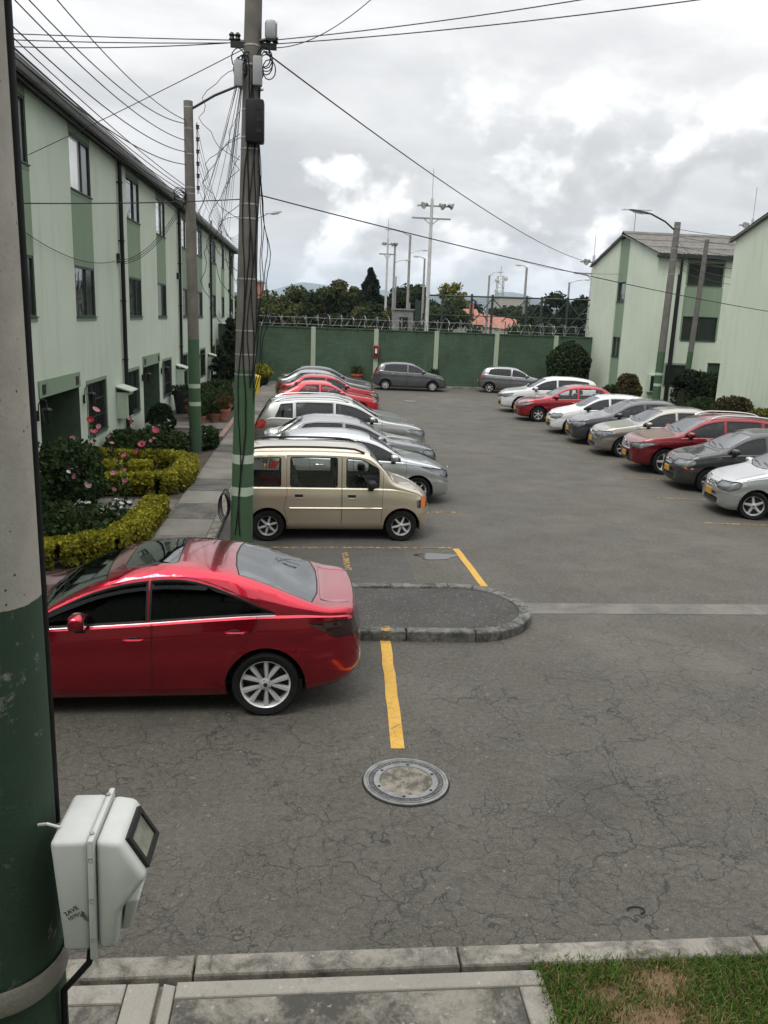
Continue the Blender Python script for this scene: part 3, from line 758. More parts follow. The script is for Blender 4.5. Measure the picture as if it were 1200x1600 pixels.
m = MB(); m.tube([(17.66, YA-.09, .1), (17.66, YA-.09, 7.1)], .06, 8); m.build('downpipe', PIPE_M, bA, smooth=40)
bB = gabled(23.4, 32.7, 16.5, 34, 'nearer mint gabled house at the right edge with plain gable wall', 8.6, 7.38)
# the house the view is taken from, just behind the camera
vh = thing('viewpoint_house', (0, 0, 0), 'mint house wall from whose upper window the car park is seen', 'building')
PV = lambda u, v, d: (u, -1.7-d, v)
hv = [(x, x+1.7, z, z+1.25) for x in (-10.5, -6.5, -2.0, 2.6, 7.0, 11.5, 16.0) for z in (.8, 3.55, 6.3)]
wallmesh('wall', lambda u, v, d: (-u, -1.7-d, v), -22, 14, 0, 7.72, [(-b, -a, c, d) for a, b, c, d in hv], .1, MINT, vh)
for h in hv: window(PV, vh, *h, .05, (PANE, PANE_D))
MB().box((-14, -9, 0), (22, -2.3, 7.70)).build('core_wall', EAVE, vh)
m = MB(); m.prism([(-1.1, 7.80), (-5.3, 9.3), (-9.5, 7.80), (-9.5, 7.72), (-5.3, 9.2), (-1.1, 7.72)], -14.2, 22.2, 'yz'); fixn(m.build('roof', ROOFM, vh))
ANT = plain('aerial_metal', (.22, .22, .22), .5, .5)
ta = thing('tv_aerial', (16.95, 44.85, 8.75), 'thin television aerial on the ridge of the far gabled house', 'aerial')
m = MB(); m.tube([(0, 0, 0), (0, 0, 1.15)], .02, 5); m.build('mast', ANT, ta)
m = MB(); m.tube([(-.75, 0, 1.12), (.85, 0, 1.16)], .018, 5); m.build('boom', ANT, ta)
for k in range(8): MB().tube([(-.7+k*.2, -.28, 1.13), (-.7+k*.2, .28, 1.13)], .010, 4).build('rod', ANT, ta)

# ------------------------------------------------------------------ back boundary wall
n = NT('painted_brick_green'); br = n.new('ShaderNodeTexBrick')
mp = n.new('ShaderNodeMapping'); mp.inputs['Rotation'].default_value = (rad(90), 0, 0); n.L.new(n.co, mp.inputs[0]); n.L.new(mp.outputs[0], br.inputs['Vector'])
br.inputs['Scale'].default_value = 1.0; br.inputs['Brick Width'].default_value = .34; br.inputs['Row Height'].default_value = .115; br.inputs['Mortar Size'].default_value = .012; br.inputs['Mortar Smooth'].default_value = .3
br.inputs['Color1'].default_value = (.040, .078, .042, 1); br.inputs['Color2'].default_value = (.052, .096, .054, 1); br.inputs['Mortar'].default_value = (.03, .058, .032, 1)
c = n.mix(n.ramp(n.noise(.9, 6, .65), [(.42, 0.), (.68, .75)]), br.outputs['Color'], (.026, .042, .024))
mpz = n.new('ShaderNodeMapping'); mpz.inputs['Scale'].default_value = (1.6, 1.6, .18); n.L.new(n.co, mpz.inputs[0])
c = n.mix(n.ramp(n.noise(1.5, 6, .7, vec=mpz.outputs[0]), [(.55, 0.), (.75, .55)]), c, (.075, .115, .07))
n.set(c, .8, 0, n.bump(n.math('MULTIPLY', br.outputs['Fac'], -1), .6, .012)); BRICKG = n.m
PILA = stucco('pale_pilaster', (.36, .41, .31))
COP = concrete_mat('coping', (.20, .21, .18), (.06, .07, .055))
bw = thing('boundary_wall', (0, 0, 0), 'dark green brick boundary wall with pale pilasters at the far end', 'wall')
px_ = [-7.0, -3.45, .08, 3.70, 7.22, 10.78, 14.32]; YW = 48.55
for a, b in zip(px_, px_[1:]+[16.61]):
    MB().box((a+.13, YW+.03, -.05), (min(b-.13, 16.48), YW+.2, 3.14)).build('brick_panel', BRICKG, bw)
    MB().box((a+.13, YW-.01, 3.14), (min(b-.13, 16.48), YW+.24, 3.20)).build('coping', BRICKG, bw)
for a in px_: MB().box((a-.13, YW, -.05), (a+.13, YW+.25, 3.21), .008).build('pilaster', PILA, bw)
kw = thing('wall_kerb', (0, 0, 0), 'low kerb at the foot of the far green wall', 'kerb')
kerb_run(kw, -1.5, 47.85, 14.6, 47.85, .15, .12, CONC_KERB, 2.0)
rect('wall_verge', -1.5, 47.86, 14.6, 48.6, .05, LAWN)
# razor wire coil along the wall top
GALV = plain('galvanised_wire', (.26, .265, .265), .38, .7, .2, 8)
rz = thing('razor_wire_coil', (0, 0, 0), 'coiled razor wire along the top of the far green wall', 'razor wire')
rng = random.Random(2); pts = []; N_ = 68; Lw = 23.4
for i in range(N_*14+1):
    t = i/(N_*14); a = 2*PI*i/14; r = .30+.06*math.sin(i*.13)+.045*math.sin(i*.047)+.03*math.sin(i*.31)
    pts.append((-6.9+Lw*t+.16*math.sin(a*.5+.4*math.sin(i*.02)), YW+.12+r*math.cos(a), 3.55+r*math.sin(a)+.05*math.sin(i*.021)))
m = MB(); m.tube(pts, .0105, 4); m.build('coil', GALV, rz)
for z in (3.35, 3.72):
    m = MB(); m.tube([(-6.9+i*.8, YW+.12, z-.02*(i % 4 == 2)) for i in range(30)], .008, 4); m.build('tension_wire', GALV, rz)
for k in range(13):
    x = -6+k*1.72; m = MB(); m.box((x-.02, YW-.03, 2.98), (x+.02, YW-.012, 3.9)); m.build('bracket', EAVE, rz)
# red hose cabinet on pilaster
RED = plain('cabinet_red', (.32, .02, .02), .45, 0, .15, 6)
hc = thing('fire_hose_cabinet', (3.70, YW-.001, 1.62), 'small red fire hose cabinet fixed to a pale pilaster of far wall', 'hose cabinet')
MB().box((-.17, -.17, 0), (.17, 0, .68), .015).build('case', RED, hc, smooth=40)
MB().box((-.125, -.176, .07), (.125, -.171, .61)).build('door_pane', PANE_D, hc)
MB().box((-.06, -.182, .22), (.06, -.177, .50)).build('label_plate', plain('label_white', (.6, .6, .58), .6), hc)
# ================================================================== cars
def pchip(P):
    x = np.array([p[0] for p in P], float); y = np.array([p[1] for p in P], float)
    h = np.diff(x); d = np.diff(y)/h; m = np.zeros_like(x)
    for i in range(1, len(x)-1):
        if d[i-1]*d[i] > 0:
            w1, w2 = 2*h[i]+h[i-1], h[i]+2*h[i-1]; m[i] = (w1+w2)/(w1/d[i-1]+w2/d[i])
    m[0], m[-1] = d[0], d[-1]
    def f(t):
        t = min(max(t, x[0]), x[-1]); i = min(max(int(np.searchsorted(x, t))-1, 0), len(h)-1)
        s = (t-x[i])/h[i]
        return float((2*s**3-3*s**2+1)*y[i]+(s**3-2*s**2+s)*h[i]*m[i]+(-2*s**3+3*s**2)*y[i+1]+(s**3-s**2)*h[i]*m[i+1])
    return f
def inpoly(u, v, poly):
    c = False; j = len(poly)-1
    for i in range(len(poly)):
        (a, b), (d, e) = poly[i], poly[j]
        if (b > v) != (e > v) and u < (d-a)*(v-b)/(e-b)+a: c = not c
        j = i
    return c
def roundpoly(P, r, n=3):
    out = []; k = len(P)
    for i in range(k):
        a, b, c = Vector((*P[i-1], 0)), Vector((*P[i], 0)), Vector((*P[(i+1) % k], 0))
        rr = min(r, (a-b).length*.45, (c-b).length*.45); p, q = b+(a-b).normalized()*rr, b+(c-b).normalized()*rr
        for j in range(n+1):
            t = j/n; s = p*(1-t)**2+b*2*t*(1-t)+q*t*t; out.append((s.x, s.y))
    return out

def paint_mat(name, col, metal=.35, rough=.32, dust=.08):
    n = NT(name); f = n.noise(3, 6, .6); g = n.noise(900, 1)
    c = n.mix(n.ramp(f, [(.45, 0.), (.8, dust)]), col, (.35, .33, .30))
    return n.set(c, rough, metal, None, Coat_Weight=1.0, Coat_Roughness=.045, Coat_IOR=1.5)
RUBBER = plain('tyre_rubber', (.009, .009, .009), .92, 0, .25, 12, .004, 60, Specular_IOR_Level=.2); SEAL = plain('window_seal_black', (.008, .008, .008), .5)
PLAST = plain('black_plastic', (.018, .018, .018), .55, 0, .15, 10); CHROME = plain('chrome', (.62, .62, .63), .16, 1.0, .04)
ALLOY = plain('alloy_silver', (.60, .60, .61), .35, .55, .08, 6); ALLOY_D = plain('wheel_dark', (.03, .03, .03), .6, .3)
REFL = plain('lamp_reflector', (.62, .62, .62), .35, .6, .2, 30)
CLOTH = plain('seat_cloth', (.035, .035, .036), .9, 0, .2, 20); CLOTH_G = plain('seat_cloth_grey', (.12, .12, .115), .9, 0, .2, 20); LINER = plain('headliner', (.22, .21, .19), .95)
PLATE_Y = plain('plate_yellow', (.46, .245, .018), .5, 0, .06); PLATE_K = plain('plate_dark', (.03, .025, .015), .6)
def car_glass(name, tint, ior):
    n = NT(name); n.N.remove(n.b)
    fr = n.new('ShaderNodeFresnel'); fr.inputs['IOR'].default_value = ior
    tr = n.new('ShaderNodeBsdfTransparent'); tr.inputs['Color'].default_value = (*tint, 1)
    gl = n.new('ShaderNodeBsdfGlossy'); gl.inputs['Roughness'].default_value = .02; gl.inputs['Color'].default_value = (.93, .96, .97, 1)
    ms = n.new('ShaderNodeMixShader'); n.L.new(fr.outputs[0], ms.inputs[0]); n.L.new(tr.outputs[0], ms.inputs[1]); n.L.new(gl.outputs[0], ms.inputs[2])
    n.L.new(ms.outputs[0], n.out.inputs['Surface']); return n.m
GL_CLEAR = car_glass('car_glass_clear', (.84, .88, .87), 1.5); GL_MID = car_glass('car_glass_green_tint', (.18, .21, .205), 1.5)
GL_DARK = car_glass('car_glass_black_tint', (.02, .02, .022), 1.32); GL_SCREEN = car_glass('windscreen_glass', (.30, .34, .34), 3.6); GL_LAMP = car_glass('headlamp_lens', (.85, .87, .88), 1.6)
GL_REAR = car_glass('rear_window_glass', (.10, .11, .12), 3.2)
TAILR = plain('tail_lamp_red', (.30, .012, .014), .12, 0, .15, 30, Coat_Weight=1.0); TAILD = plain('tail_lamp_smoked_red', (.016, .002, .0025), .1, 0, .2, 12, Coat_Weight=1.0)
AMBER = plain('amber_lens', (.62, .16, .03), .15, 0, .1, 20, Coat_Weight=1.0)

# ---- wheels
WH = {}
def wheel_meshes(kind, r, w=.2):
    key = (kind, round(r, 3))
    if key in WH: return WH[key]
    rr = r*(.75 if kind == 'y5' else .70 if kind in ('five', 'seven') else .63)
    t = MB(); t.lathe([(rr*.98, -w*.40), (rr*1.05, -w*.47), (r*.93, -w*.5), (r*.985, -w*.40), (r, -w*.22), (r, w*.22), (r*.985, w*.40), (r*.93, w*.5), (rr*1.05, w*.47), (rr*.98, w*.40)], 36, axis='y')
    tm = fixn(t.build('tyre', RUBBER, smooth=40)); tme = tm.data; bpy.data.objects.remove(tm)
    g = MB(); wo = w*.40
    g.lathe([(rr*1.01, wo), (rr*.985, wo+.004), (rr*.93, wo-.012), (rr*.90, wo-.06), (rr*.88, -w*.4)], 36, axis='y')
    def spoke(a, w0, w1, r0, r1, tw=0, th=.022, y0=.0, y1=.0):
        vs = []
        for (rad_, ww, yo, da) in ((r0, w0, wo-.012+y0, 0), (r1, w1, wo-.008+y1, tw)):
            c, s = math.cos(a+da), math.sin(a+da)
            for (e, y) in ((-ww, yo-th), (-ww*.55, yo), (ww*.55, yo), (ww, yo-th)): vs.append((rad_*c-e*s, y, rad_*s+e*c))
        g.add(vs, [(0, 1, 5, 4), (1, 2, 6, 5), (2, 3, 7, 6), (0, 4, 7, 3), (0, 3, 2, 1), (4, 5, 6, 7)])
    R = rr
    if kind == 'y5':
        for k in range(5):
            a = PI/2+2*PI*k/5
            for sgn in (-1, 1):
                spoke(a+sgn*.06, R*.07, R*.125, R*.16, R*.95, sgn*.23, .035)
    elif kind == 'six':
        for k in range(6): spoke(PI/2+2*PI*k/6, R*.13, R*.11, R*.16, R*.92, 0, .02)
    elif kind == 'five':
        for k in range(5): spoke(PI/2+2*PI*k/5, R*.17, R*.11, R*.14, R*.94, 0, .025)
    elif kind == 'seven':
        for k in range(7): spoke(PI/2+2*PI*k/7, R*.10, R*.075, R*.14, R*.94, .1, .025)
    else:
        for k in range(10): spoke(PI/2+2*PI*k/10, R*.10, R*.13, R*.14, R*.93, 0, .015)
    g.lathe([(R*.25, wo-.03), (R*.24, wo-.006), (R*.12, wo+.004), (0, wo+.006)], 14, axis='y')
    gm = fixn(g.build('rim', ALLOY, smooth=45)); gme = gm.data; bpy.data.objects.remove(gm)
    h = MB(); h.lathe([(R*.9, -w*.1), (0, -w*.1)], 24, axis='y'); h.lathe([(R*.62, w*.02), (R*.62, w*.08), (0, w*.08)], 24, axis='y')
    hm = fixn(h.build('brake_disc', ALLOY_D)); hme = hm.data; bpy.data.objects.remove(hm)
    b = MB(); b.lathe([(R*.09, wo+.0062), (R*.085, wo+.010), (0, wo+.010)], 12, axis='y')
    for k in range(5):
        a = PI/2+2*PI*(k+.5)/5; b.lathe([(R*.035, wo-.004), (R*.03, wo+.0), (0, wo+.0)], 8, (R*.17*math.cos(a), 0, R*.17*math.sin(a)), axis='y')
    bmx = fixn(b.build('hub_cap', ALLOY_D)); bme = bmx.data; bpy.data.objects.remove(bmx)
    WH[key] = (tme, gme, hme, bme); return WH[key]

T = {}
T['sedan3'] = dict(L=4.58, W=1.80, H=1.45, xf=.93, xr=3.61, r=.325, ra=.382, tum=.36,
  top=[(0,.55),(.03,.65),(.15,.71),(.5,.81),(.9,.89),(1.25,.955),(1.42,1.0),(1.75,1.18),(2.05,1.325),(2.35,1.41),(2.7,1.448),(3.0,1.435),(3.3,1.39),(3.6,1.30),(3.9,1.18),(4.12,1.095),(4.25,1.065),(4.40,1.06),(4.47,1.055),(4.50,1.02),(4.53,.90),(4.56,.80),(4.58,.62)],
  belt=[(0,.52),(.15,.66),(.5,.765),(1,.835),(1.5,.875),(2.5,.935),(3.2,.985),(3.6,1.005),(3.95,1.005),(4.3,.99),(4.47,.97),(4.52,.84),(4.58,.57)],
  plan=[(0,.58),(.04,.72),(.12,.83),(.3,.92),(.7,.98),(1.2,1),(3.3,1),(3.8,.985),(4.15,.945),(4.38,.88),(4.5,.80),(4.56,.72),(4.58,.62)],
  bot=[(0,.28),(.1,.20),(.4,.17),(3.8,.19),(4.2,.25),(4.45,.31),(4.58,.42)], cowl=1.46, head=2.10, rg=(3.30, 4.10), rgv='top', B=2.52, d0=1.28, d1=2.55, d2=3.52, we=(3.70, 3.68), wfront=1.52, mdx=.40, taper=2.75, rear_deck=True)
T['hatch'] = dict(L=3.95, W=1.71, H=1.48, xf=.79, xr=3.27, r=.295, ra=.345, tum=.34,
  top=[(0,.50),(.02,.61),(.10,.71),(.35,.82),(.7,.90),(.95,.96),(1.08,1.0),(1.4,1.20),(1.7,1.36),(1.95,1.435),(2.35,1.478),(2.75,1.478),(3.15,1.45),(3.45,1.40),(3.58,1.34),(3.72,1.14),(3.83,.93),(3.88,.80),(3.92,.66),(3.95,.52)],
  belt=[(0,.47),(.1,.66),(.35,.765),(.75,.85),(1.2,.90),(2,.935),(3,.975),(3.5,.995),(3.75,.91),(3.88,.72),(3.95,.48)],
  plan=[(0,.62),(.03,.75),(.1,.84),(.25,.92),(.6,.985),(1,1),(3,1),(3.45,.97),(3.75,.89),(3.9,.79),(3.95,.66)],
  bot=[(0,.27),(.08,.19),(.5,.17),(3.4,.18),(3.8,.27),(3.95,.36)], cowl=1.10, head=1.76, rg=(3.50, 3.76), rgv='back', B=2.12, d0=1.02, d1=2.14, d2=3.06, we=(3.36, 3.28), wfront=1.16)
T['sedan'] = dict(L=4.28, W=1.73, H=1.50, xf=.82, xr=3.42, r=.30, ra=.352, tum=.34,
  top=[(0,.50),(.03,.63),(.12,.74),(.4,.84),(.85,.92),(1.12,.98),(1.24,1.02),(1.55,1.2),(1.85,1.37),(2.1,1.445),(2.5,1.495),(2.9,1.495),(3.15,1.465),(3.35,1.40),(3.6,1.25),(3.82,1.11),(3.92,1.07),(4.1,1.055),(4.18,1.03),(4.22,.92),(4.25,.8),(4.28,.55)],
  belt=[(0,.47),(.12,.69),(.4,.79),(.85,.86),(1.3,.905),(2.2,.935),(3.2,.96),(3.8,.98),(4.1,.975),(4.2,.86),(4.28,.5)],
  plan=[(0,.62),(.03,.75),(.1,.85),(.3,.93),(.7,.985),(1.1,1),(3.3,1),(3.8,.97),(4.1,.90),(4.22,.82),(4.28,.66)],
  bot=[(0,.27),(.08,.2),(.5,.18),(3.7,.19),(4.1,.28),(4.28,.38)], cowl=1.27, head=1.92, rg=(3.28, 3.80), rgv='top', B=2.33, d0=1.16, d1=2.35, d2=3.28, we=(3.62, 3.22), wfront=1.33, rear_deck=True)
T['van'] = dict(L=3.50, W=1.62, H=1.66, xf=.58, xr=2.95, r=.275, ra=.322, tum=.11,
  top=[(0,.52),(.015,.63),(.06,.76),(.2,.86),(.42,.93),(.60,.985),(.70,1.03),(.90,1.27),(1.08,1.47),(1.2,1.555),(1.42,1.60),(2.2,1.625),(3.0,1.61),(3.28,1.585),(3.38,1.50),(3.42,1.25),(3.455,.95),(3.48,.7),(3.5,.45)],
  belt=[(0,.48),(.06,.70),(.2,.80),(.45,.87),(.8,.915),(1.5,.925),(3.0,.93),(3.35,.925),(3.44,.80),(3.5,.42)],
  plan=[(0,.66),(.03,.80),(.08,.88),(.2,.945),(.5,.99),(.8,1),(3.0,1),(3.3,.98),(3.42,.93),(3.48,.82),(3.5,.70)],
  bot=[(0,.27),(.06,.2),(.4,.19),(3.2,.2),(3.42,.27),(3.5,.34)], cowl=.73, head=1.14, rg=(3.32, 3.44), rgv='back', B=1.66, d0=.92, d1=1.66, d2=2.62, we=(3.24, 3.22), wfront=1.00)
T['suv'] = dict(L=4.42, W=1.82, H=1.66, xf=.88, xr=3.52, r=.345, ra=.405, tum=.30,
  top=[(0,.58),(.02,.72),(.10,.84),(.4,.96),(.8,1.02),(1.1,1.07),(1.22,1.11),(1.55,1.32),(1.85,1.50),(2.1,1.58),(2.5,1.635),(3.0,1.635),(3.5,1.60),(3.85,1.54),(4.0,1.48),(4.15,1.25),(4.28,1.03),(4.34,.90),(4.39,.74),(4.42,.56)],
  belt=[(0,.55),(.1,.79),(.4,.90),(.8,.97),(1.3,1.01),(2.2,1.04),(3.2,1.08),(3.9,1.10),(4.2,1.00),(4.35,.80),(4.42,.52)],
  plan=[(0,.62),(.03,.76),(.1,.86),(.3,.935),(.7,.99),(1.1,1),(3.5,1),(4.0,.965),(4.25,.90),(4.38,.80),(4.42,.68)],
  bot=[(0,.34),(.08,.26),(.5,.23),(3.8,.24),(4.2,.33),(4.42,.42)], cowl=1.25, head=1.92, rg=(3.92, 4.2), rgv='back', B=2.40, d0=1.2, d1=2.42, d2=3.36, we=(3.86, 3.72), wfront=1.32)
T['coupe'] = dict(L=4.05, W=1.65, H=1.36, xf=.80, xr=3.20, r=.285, ra=.335, tum=.36,
  top=[(0,.48),(.02,.58),(.06,.66),(.3,.74),(.8,.82),(1.1,.87),(1.28,.90),(1.55,1.06),(1.85,1.23),(2.05,1.31),(2.3,1.345),(2.7,1.35),(2.95,1.33),(3.12,1.28),(3.4,1.12),(3.7,.96),(3.85,.90),(3.95,.88),(3.98,.80),(4.02,.66),(4.05,.48)],
  belt=[(0,.45),(.06,.62),(.3,.69),(.8,.765),(1.3,.81),(2.2,.83),(3.2,.84),(3.8,.84),(3.95,.80),(4.05,.45)],
  plan=[(0,.68),(.03,.82),(.1,.90),(.3,.955),(.7,.99),(1.1,1),(3.2,1),(3.7,.97),(3.95,.90),(4.05,.72)],
  bot=[(0,.27),(.08,.2),(.5,.18),(3.5,.19),(3.9,.28),(4.05,.36)], cowl=1.31, head=1.90, rg=(3.12, 3.66), rgv='top', B=2.38, d0=1.2, d1=2.45, d2=None, we=(3.30, 2.92), wfront=1.40)

def car(name, label, tpl, loc, heading, paint, L=None, W=None, H=None, wheel='five', glass=None, screen=None, group=None,
        rails=None, sunroof=False, grille=None, lowgrille=True, cladding=None, head=None, tail=None, hmat=None, tmat=None, bumper_mat=None,
        plate=True, badge=None, wide_pillar=False, mirror_mat=None, steer=0, seat=CLOTH, handles='pull', chrome_belt=False, side_strip=None, amber=None, wiper=True, nst=64, spoiler=False, crease=.008, fog=False, antenna=False):
    t = T[tpl]; sx = (L or t['L'])/t['L']; sz = (H or t['H'])/t['H']; sw_ = (W or t['W'])
    LL = t['L']*sx; hw = sw_/2
    X = lambda p: [(a*sx, b*sz) for a, b in p]
    top, belt = pchip(X(t['top'])), pchip(X(t['belt'])); plan = pchip([(a*sx, b) for a, b in t['plan']]); bot = pchip([(a*sx, b) for a, b in t['bot']])
    xf, xr, r, ra = t['xf']*sx, t['xr']*sx, t['r'], t['ra']; tum = t['tum']
    glass = glass or GL_MID; screen = screen or GL_SCREEN
    def ledge(x):
        w = hw*plan(x); zs = belt(x); h = max(top(x)-zs, .004); return w, zs, h
    def side_y(w, tt): return w*(1-.052*((tt-.56)/.5)**2)+crease*math.exp(-((tt-.80)/.055)**2)-crease*1.2*math.exp(-((tt-.66)/.09)**2)
    def section(x):
        w, zs, h = ledge(x); zb = bot(x); e = min(h/.15, 1)
        out = [(0, zb), (.45*w, zb), (.86*w, zb+.005)]
        nz = 11
        for i in range(nz+1):
            tt = i/nz; out.append((side_y(w, tt)-(.035*w if i == 0 else 0), zb+.03+(zs-zb-.03)*tt))
        ye = .925*w-tum*h
        out.append((.928*w, zs+.018*e))
        for i in range(1, 6): 
            q = i/5; out.append((.928*w+(ye-.928*w)*q+.012*e*math.sin(PI*q), zs+.018*e+(h*.81-.018*e)*q))
        out += [(ye-.018*e-.01, zs+.872*h), (ye-.055*e-.03, zs+.915*h), (ye*.80, zs+.950*h), (ye*.62, zs+.972*h), (ye*.42, zs+.987*h), (ye*.2, zs+.997*h), (0, zs+h)]
        return out
    # stations spaced evenly along the top line
    xs_ = np.linspace(0, LL, 700); zt = np.array([top(x) for x in xs_]); arc = np.concatenate([[0], np.cumsum(np.hypot(np.diff(xs_), np.diff(zt)))])
    st = np.interp(np.linspace(0, arc[-1], nst), arc, xs_)
    bm = bmesh.new(); lay = bm.faces.layers.int.new('pid')
    def warp(x, y):
        f = max(0, 1-x/(.75*sx)); rb = max(0, 1-(LL-x)/(.6*sx))
        return x+.16*(abs(y)/hw)**2*f*f-.11*(abs(y)/hw)**2*rb*rb
    rows = []
    for x in st:
        sec = section(float(x)); n = len(sec)
        full = [(y, z) for y, z in sec]+[(-y, z) for y, z in sec[-2:0:-1]]
        rows.append([bm.verts.new((LL/2-warp(float(x), y), y, z)) for y, z in full])
    k = len(rows[0])
    for a, b in zip(rows, rows[1:]):
        for i in range(k): bm.faces.new((a[i], b[i], b[(i+1) % k], a[(i+1) % k]))
    for row, fl in ((rows[0], 1), (rows[-1], -1)):
        for i in range(n-1):
            l0, l1, r0, r1 = row[i], row[i+1], row[(k-i) % k], row[(k-i-1) % k]
            q = []
            for v in ((l0, l1, r1, r0) if fl > 0 else (r0, r1, l1, l0)):
                if v not in q: q.append(v)
            if len(q) > 2: bm.faces.new(q)
    bmesh.ops.recalc_face_normals(bm, faces=bm.faces[:])
    pid_names = {}
    def cut(poly, ax, filt, pid):
        """poly in (u,v); ax: 'side' u=x(from front) v=z, 'top' u=x v=y, 'front' u=y v=z"""
        if ax == 'side': to3 = lambda u, v: Vector((LL/2-u, 0, v)); pr = lambda c: (LL/2-c.x, c.z); dr = Vector((0, 1, 0))
        elif ax == 'top': to3 = lambda u, v: Vector((LL/2-u, v, 0)); pr = lambda c: (LL/2-c.x, c.y); dr = Vector((0, 0, 1))
        else: to3 = lambda u, v: Vector((0, u, v)); pr = lambda c: (c.y, c.z); dr = Vector((1, 0, 0))
        u0, u1 = min(p[0] for p in poly), max(p[0] for p in poly); v0, v1 = min(p[1] for p in poly), max(p[1] for p in poly)
        fs = []
        for f in bm.faces:
            if f[lay] or not filt(f): continue
            pp = [pr(v.co) for v in f.verts]
            if max(p[0] for p in pp) < u0 or min(p[0] for p in pp) > u1 or max(p[1] for p in pp) < v0 or min(p[1] for p in pp) > v1: continue
            fs.append(f)
        for i in range(len(poly)):
            a, b = to3(*poly[i]), to3(*poly[(i+1) % len(poly)])
            if (b-a).length < 1e-4: continue
            nn = (b-a).cross(dr).normalized()
            g = set(fs)
            for f in fs: g.update(f.edges); g.update(f.verts)
            ret = bmesh.ops.bisect_plane(bm, geom=list(g), dist=1e-5, plane_co=a, plane_no=nn)
            fs = [q for q in ret['geom'] if isinstance(q, bmesh.types.BMFace)]
        out = []
        for f in fs:
            if inpoly(*pr(f.calc_center_median()), poly): f[lay] = pid; out.append(f)
        return out
    circ = lambda cx, cz, rr, m=26: [(cx+rr*math.cos(2*PI*i/m), cz+rr*math.sin(2*PI*i/m)) for i in range(m)]
    # wheel arches
    dead = []
    for cx in (xf, xr): dead += cut(circ(cx, r+.01, ra), 'side', lambda f: abs(f.calc_center_median().y) > .5*hw and f.calc_center_median().z < .95, 99)
    bmesh.ops.delete(bm, geom=dead, context='FACES')
    be = [e for e in bm.edges if e.is_boundary]
    ret = bmesh.ops.extrude_edge_only(bm, edges=be)
    nv = [v for v in ret['geom'] if isinstance(v, bmesh.types.BMVert)]
    for v in nv: v.co.y -= math.copysign(.05, v.co.y)
    for f in [f for f in ret['geom'] if isinstance(f, bmesh.types.BMFace)]: f[lay] = 98
    side = lambda f: abs(f.normal.y) > .45
    # side glazing
    lowz = lambda x: belt(x)+.028
    tp = t.get('taper')
    def hiz(x):
        z = belt(x)+.80*(top(x)-belt(x))-.022
        if tp and x > tp*sx: z -= min(1, (x-tp*sx)/((t['we'][0]-tp)*sx))**1.9*(z-belt(x)-.05)
        return z
    we_b, we_t = t['we'][0]*sx, t['we'][1]*sx
    wf = t['wfront']*sx
    pill = [t['B']*sx]
    if t['d2'] and tpl in ('suv', 'van', 'hatch', 'sedan') and wide_pillar: pill.append(t['d2']*sx+.02)
    edges = [wf]+pill+[None]
    pid = 1; wins_ = []
    pw = .045 if tpl != 'sedan3' else .012
    for i in range(len(edges)-1):
        a = edges[i]+(pw if i else 0); b = edges[i+1]-pw if edges[i+1] else None
        if i and wide_pillar and tpl == 'van': a += .035
        if b and wide_pillar and tpl == 'van' : b -= .03
        lo, hi = [], []
        if b is None: bb, bt = we_b, we_t
        else: bb = bt = b
        for j in range(9):
            s = j/8; xl = a+(bb-a)*s; xh_ = a+(bt-a)*s
            lo.append((xl, lowz(xl))); hi.append((xh_, hiz(xh_)))
        hi = [(x, z) for x, z in hi if z > lowz(x)+.02]
        if len(hi) < 2: continue
        poly = lo+hi[::-1]
        if tpl == 'van': poly = roundpoly([lo[0], lo[-1], hi[-1], hi[len(hi)//2], hi[0]], .045, 3)
        cut(poly, 'side', lambda f: side(f) and f.calc_center_median().z > .6*sz, pid); wins_.append(pid); pid_names[pid] = 'window'; pid += 1
    # screens
    cx_, hx_ = t['cowl']*sx, t['head']*sx
    def ye_at(x): w, zs, h = ledge(x); return .925*w-tum*h-.075*min(h/.15, 1)
    ys0, ys1 = ye_at(cx_+.10), ye_at(hx_)
    poly = [(cx_-.02, 0), (cx_+.01, ys0*.55), (cx_+.12, ys0*.985), (hx_+.02, ys1*.985), (hx_-.01, ys1*.5), (hx_-.02, 0), (hx_-.01, -ys1*.5), (hx_+.02, -ys1*.985), (cx_+.12, -ys0*.985), (cx_+.01, -ys0*.55)]
    cut(poly, 'top', lambda f: f.normal.z > .12 and f.calc_center_median().z > .8*sz, 20); pid_names[20] = 'windscreen'
    ra_, rb_ = t['rg'][0]*sx, t['rg'][1]*sx
    if t['rgv'] == 'top':
        ya, yb = ye_at(ra_), ye_at(rb_-.06)
        poly = [(ra_-.02, 0), (ra_, ya*.6), (ra_+.04, ya*.97), (rb_-.05, yb*1.0), (rb_+.01, yb*.55), (rb_+.02, 0), (rb_+.01, -yb*.55), (rb_-.05, -yb*1.0), (ra_+.04, -ya*.97), (ra_, -ya*.6)]
        cut(poly, 'top', lambda f: f.normal.z > .12 and f.calc_center_median().z > .8*sz, 21)
    else:
        za, zb_ = top(ra_)-.02, belt(rb_)+.06; ya, yb = ye_at(ra_)*.93, hw*.78
        cut(roundpoly([(-ya, za), (ya, za), (yb, zb_), (-yb, zb_)], .05), 'front', lambda f: f.normal.x < -.2, 21)
    pid_names[21] = 'rear_window'
    if sunroof:
        x0 = hx_+.14; y0 = ye_at(x0+.3)*.80
        cut(roundpoly([(x0, -y0), (x0+.52*sx, -y0), (x0+.52*sx, y0), (x0, y0)], .06), 'top', lambda f: f.normal.z > .7 and f.calc_center_median().z > 1.1, 22); pid_names[22] = 'sunroof'
    # lamps
    hd = head or [(.04, .60), (.10, .56), (.34, .66), (.46, .76), (.40, .77), (.12, .72)]
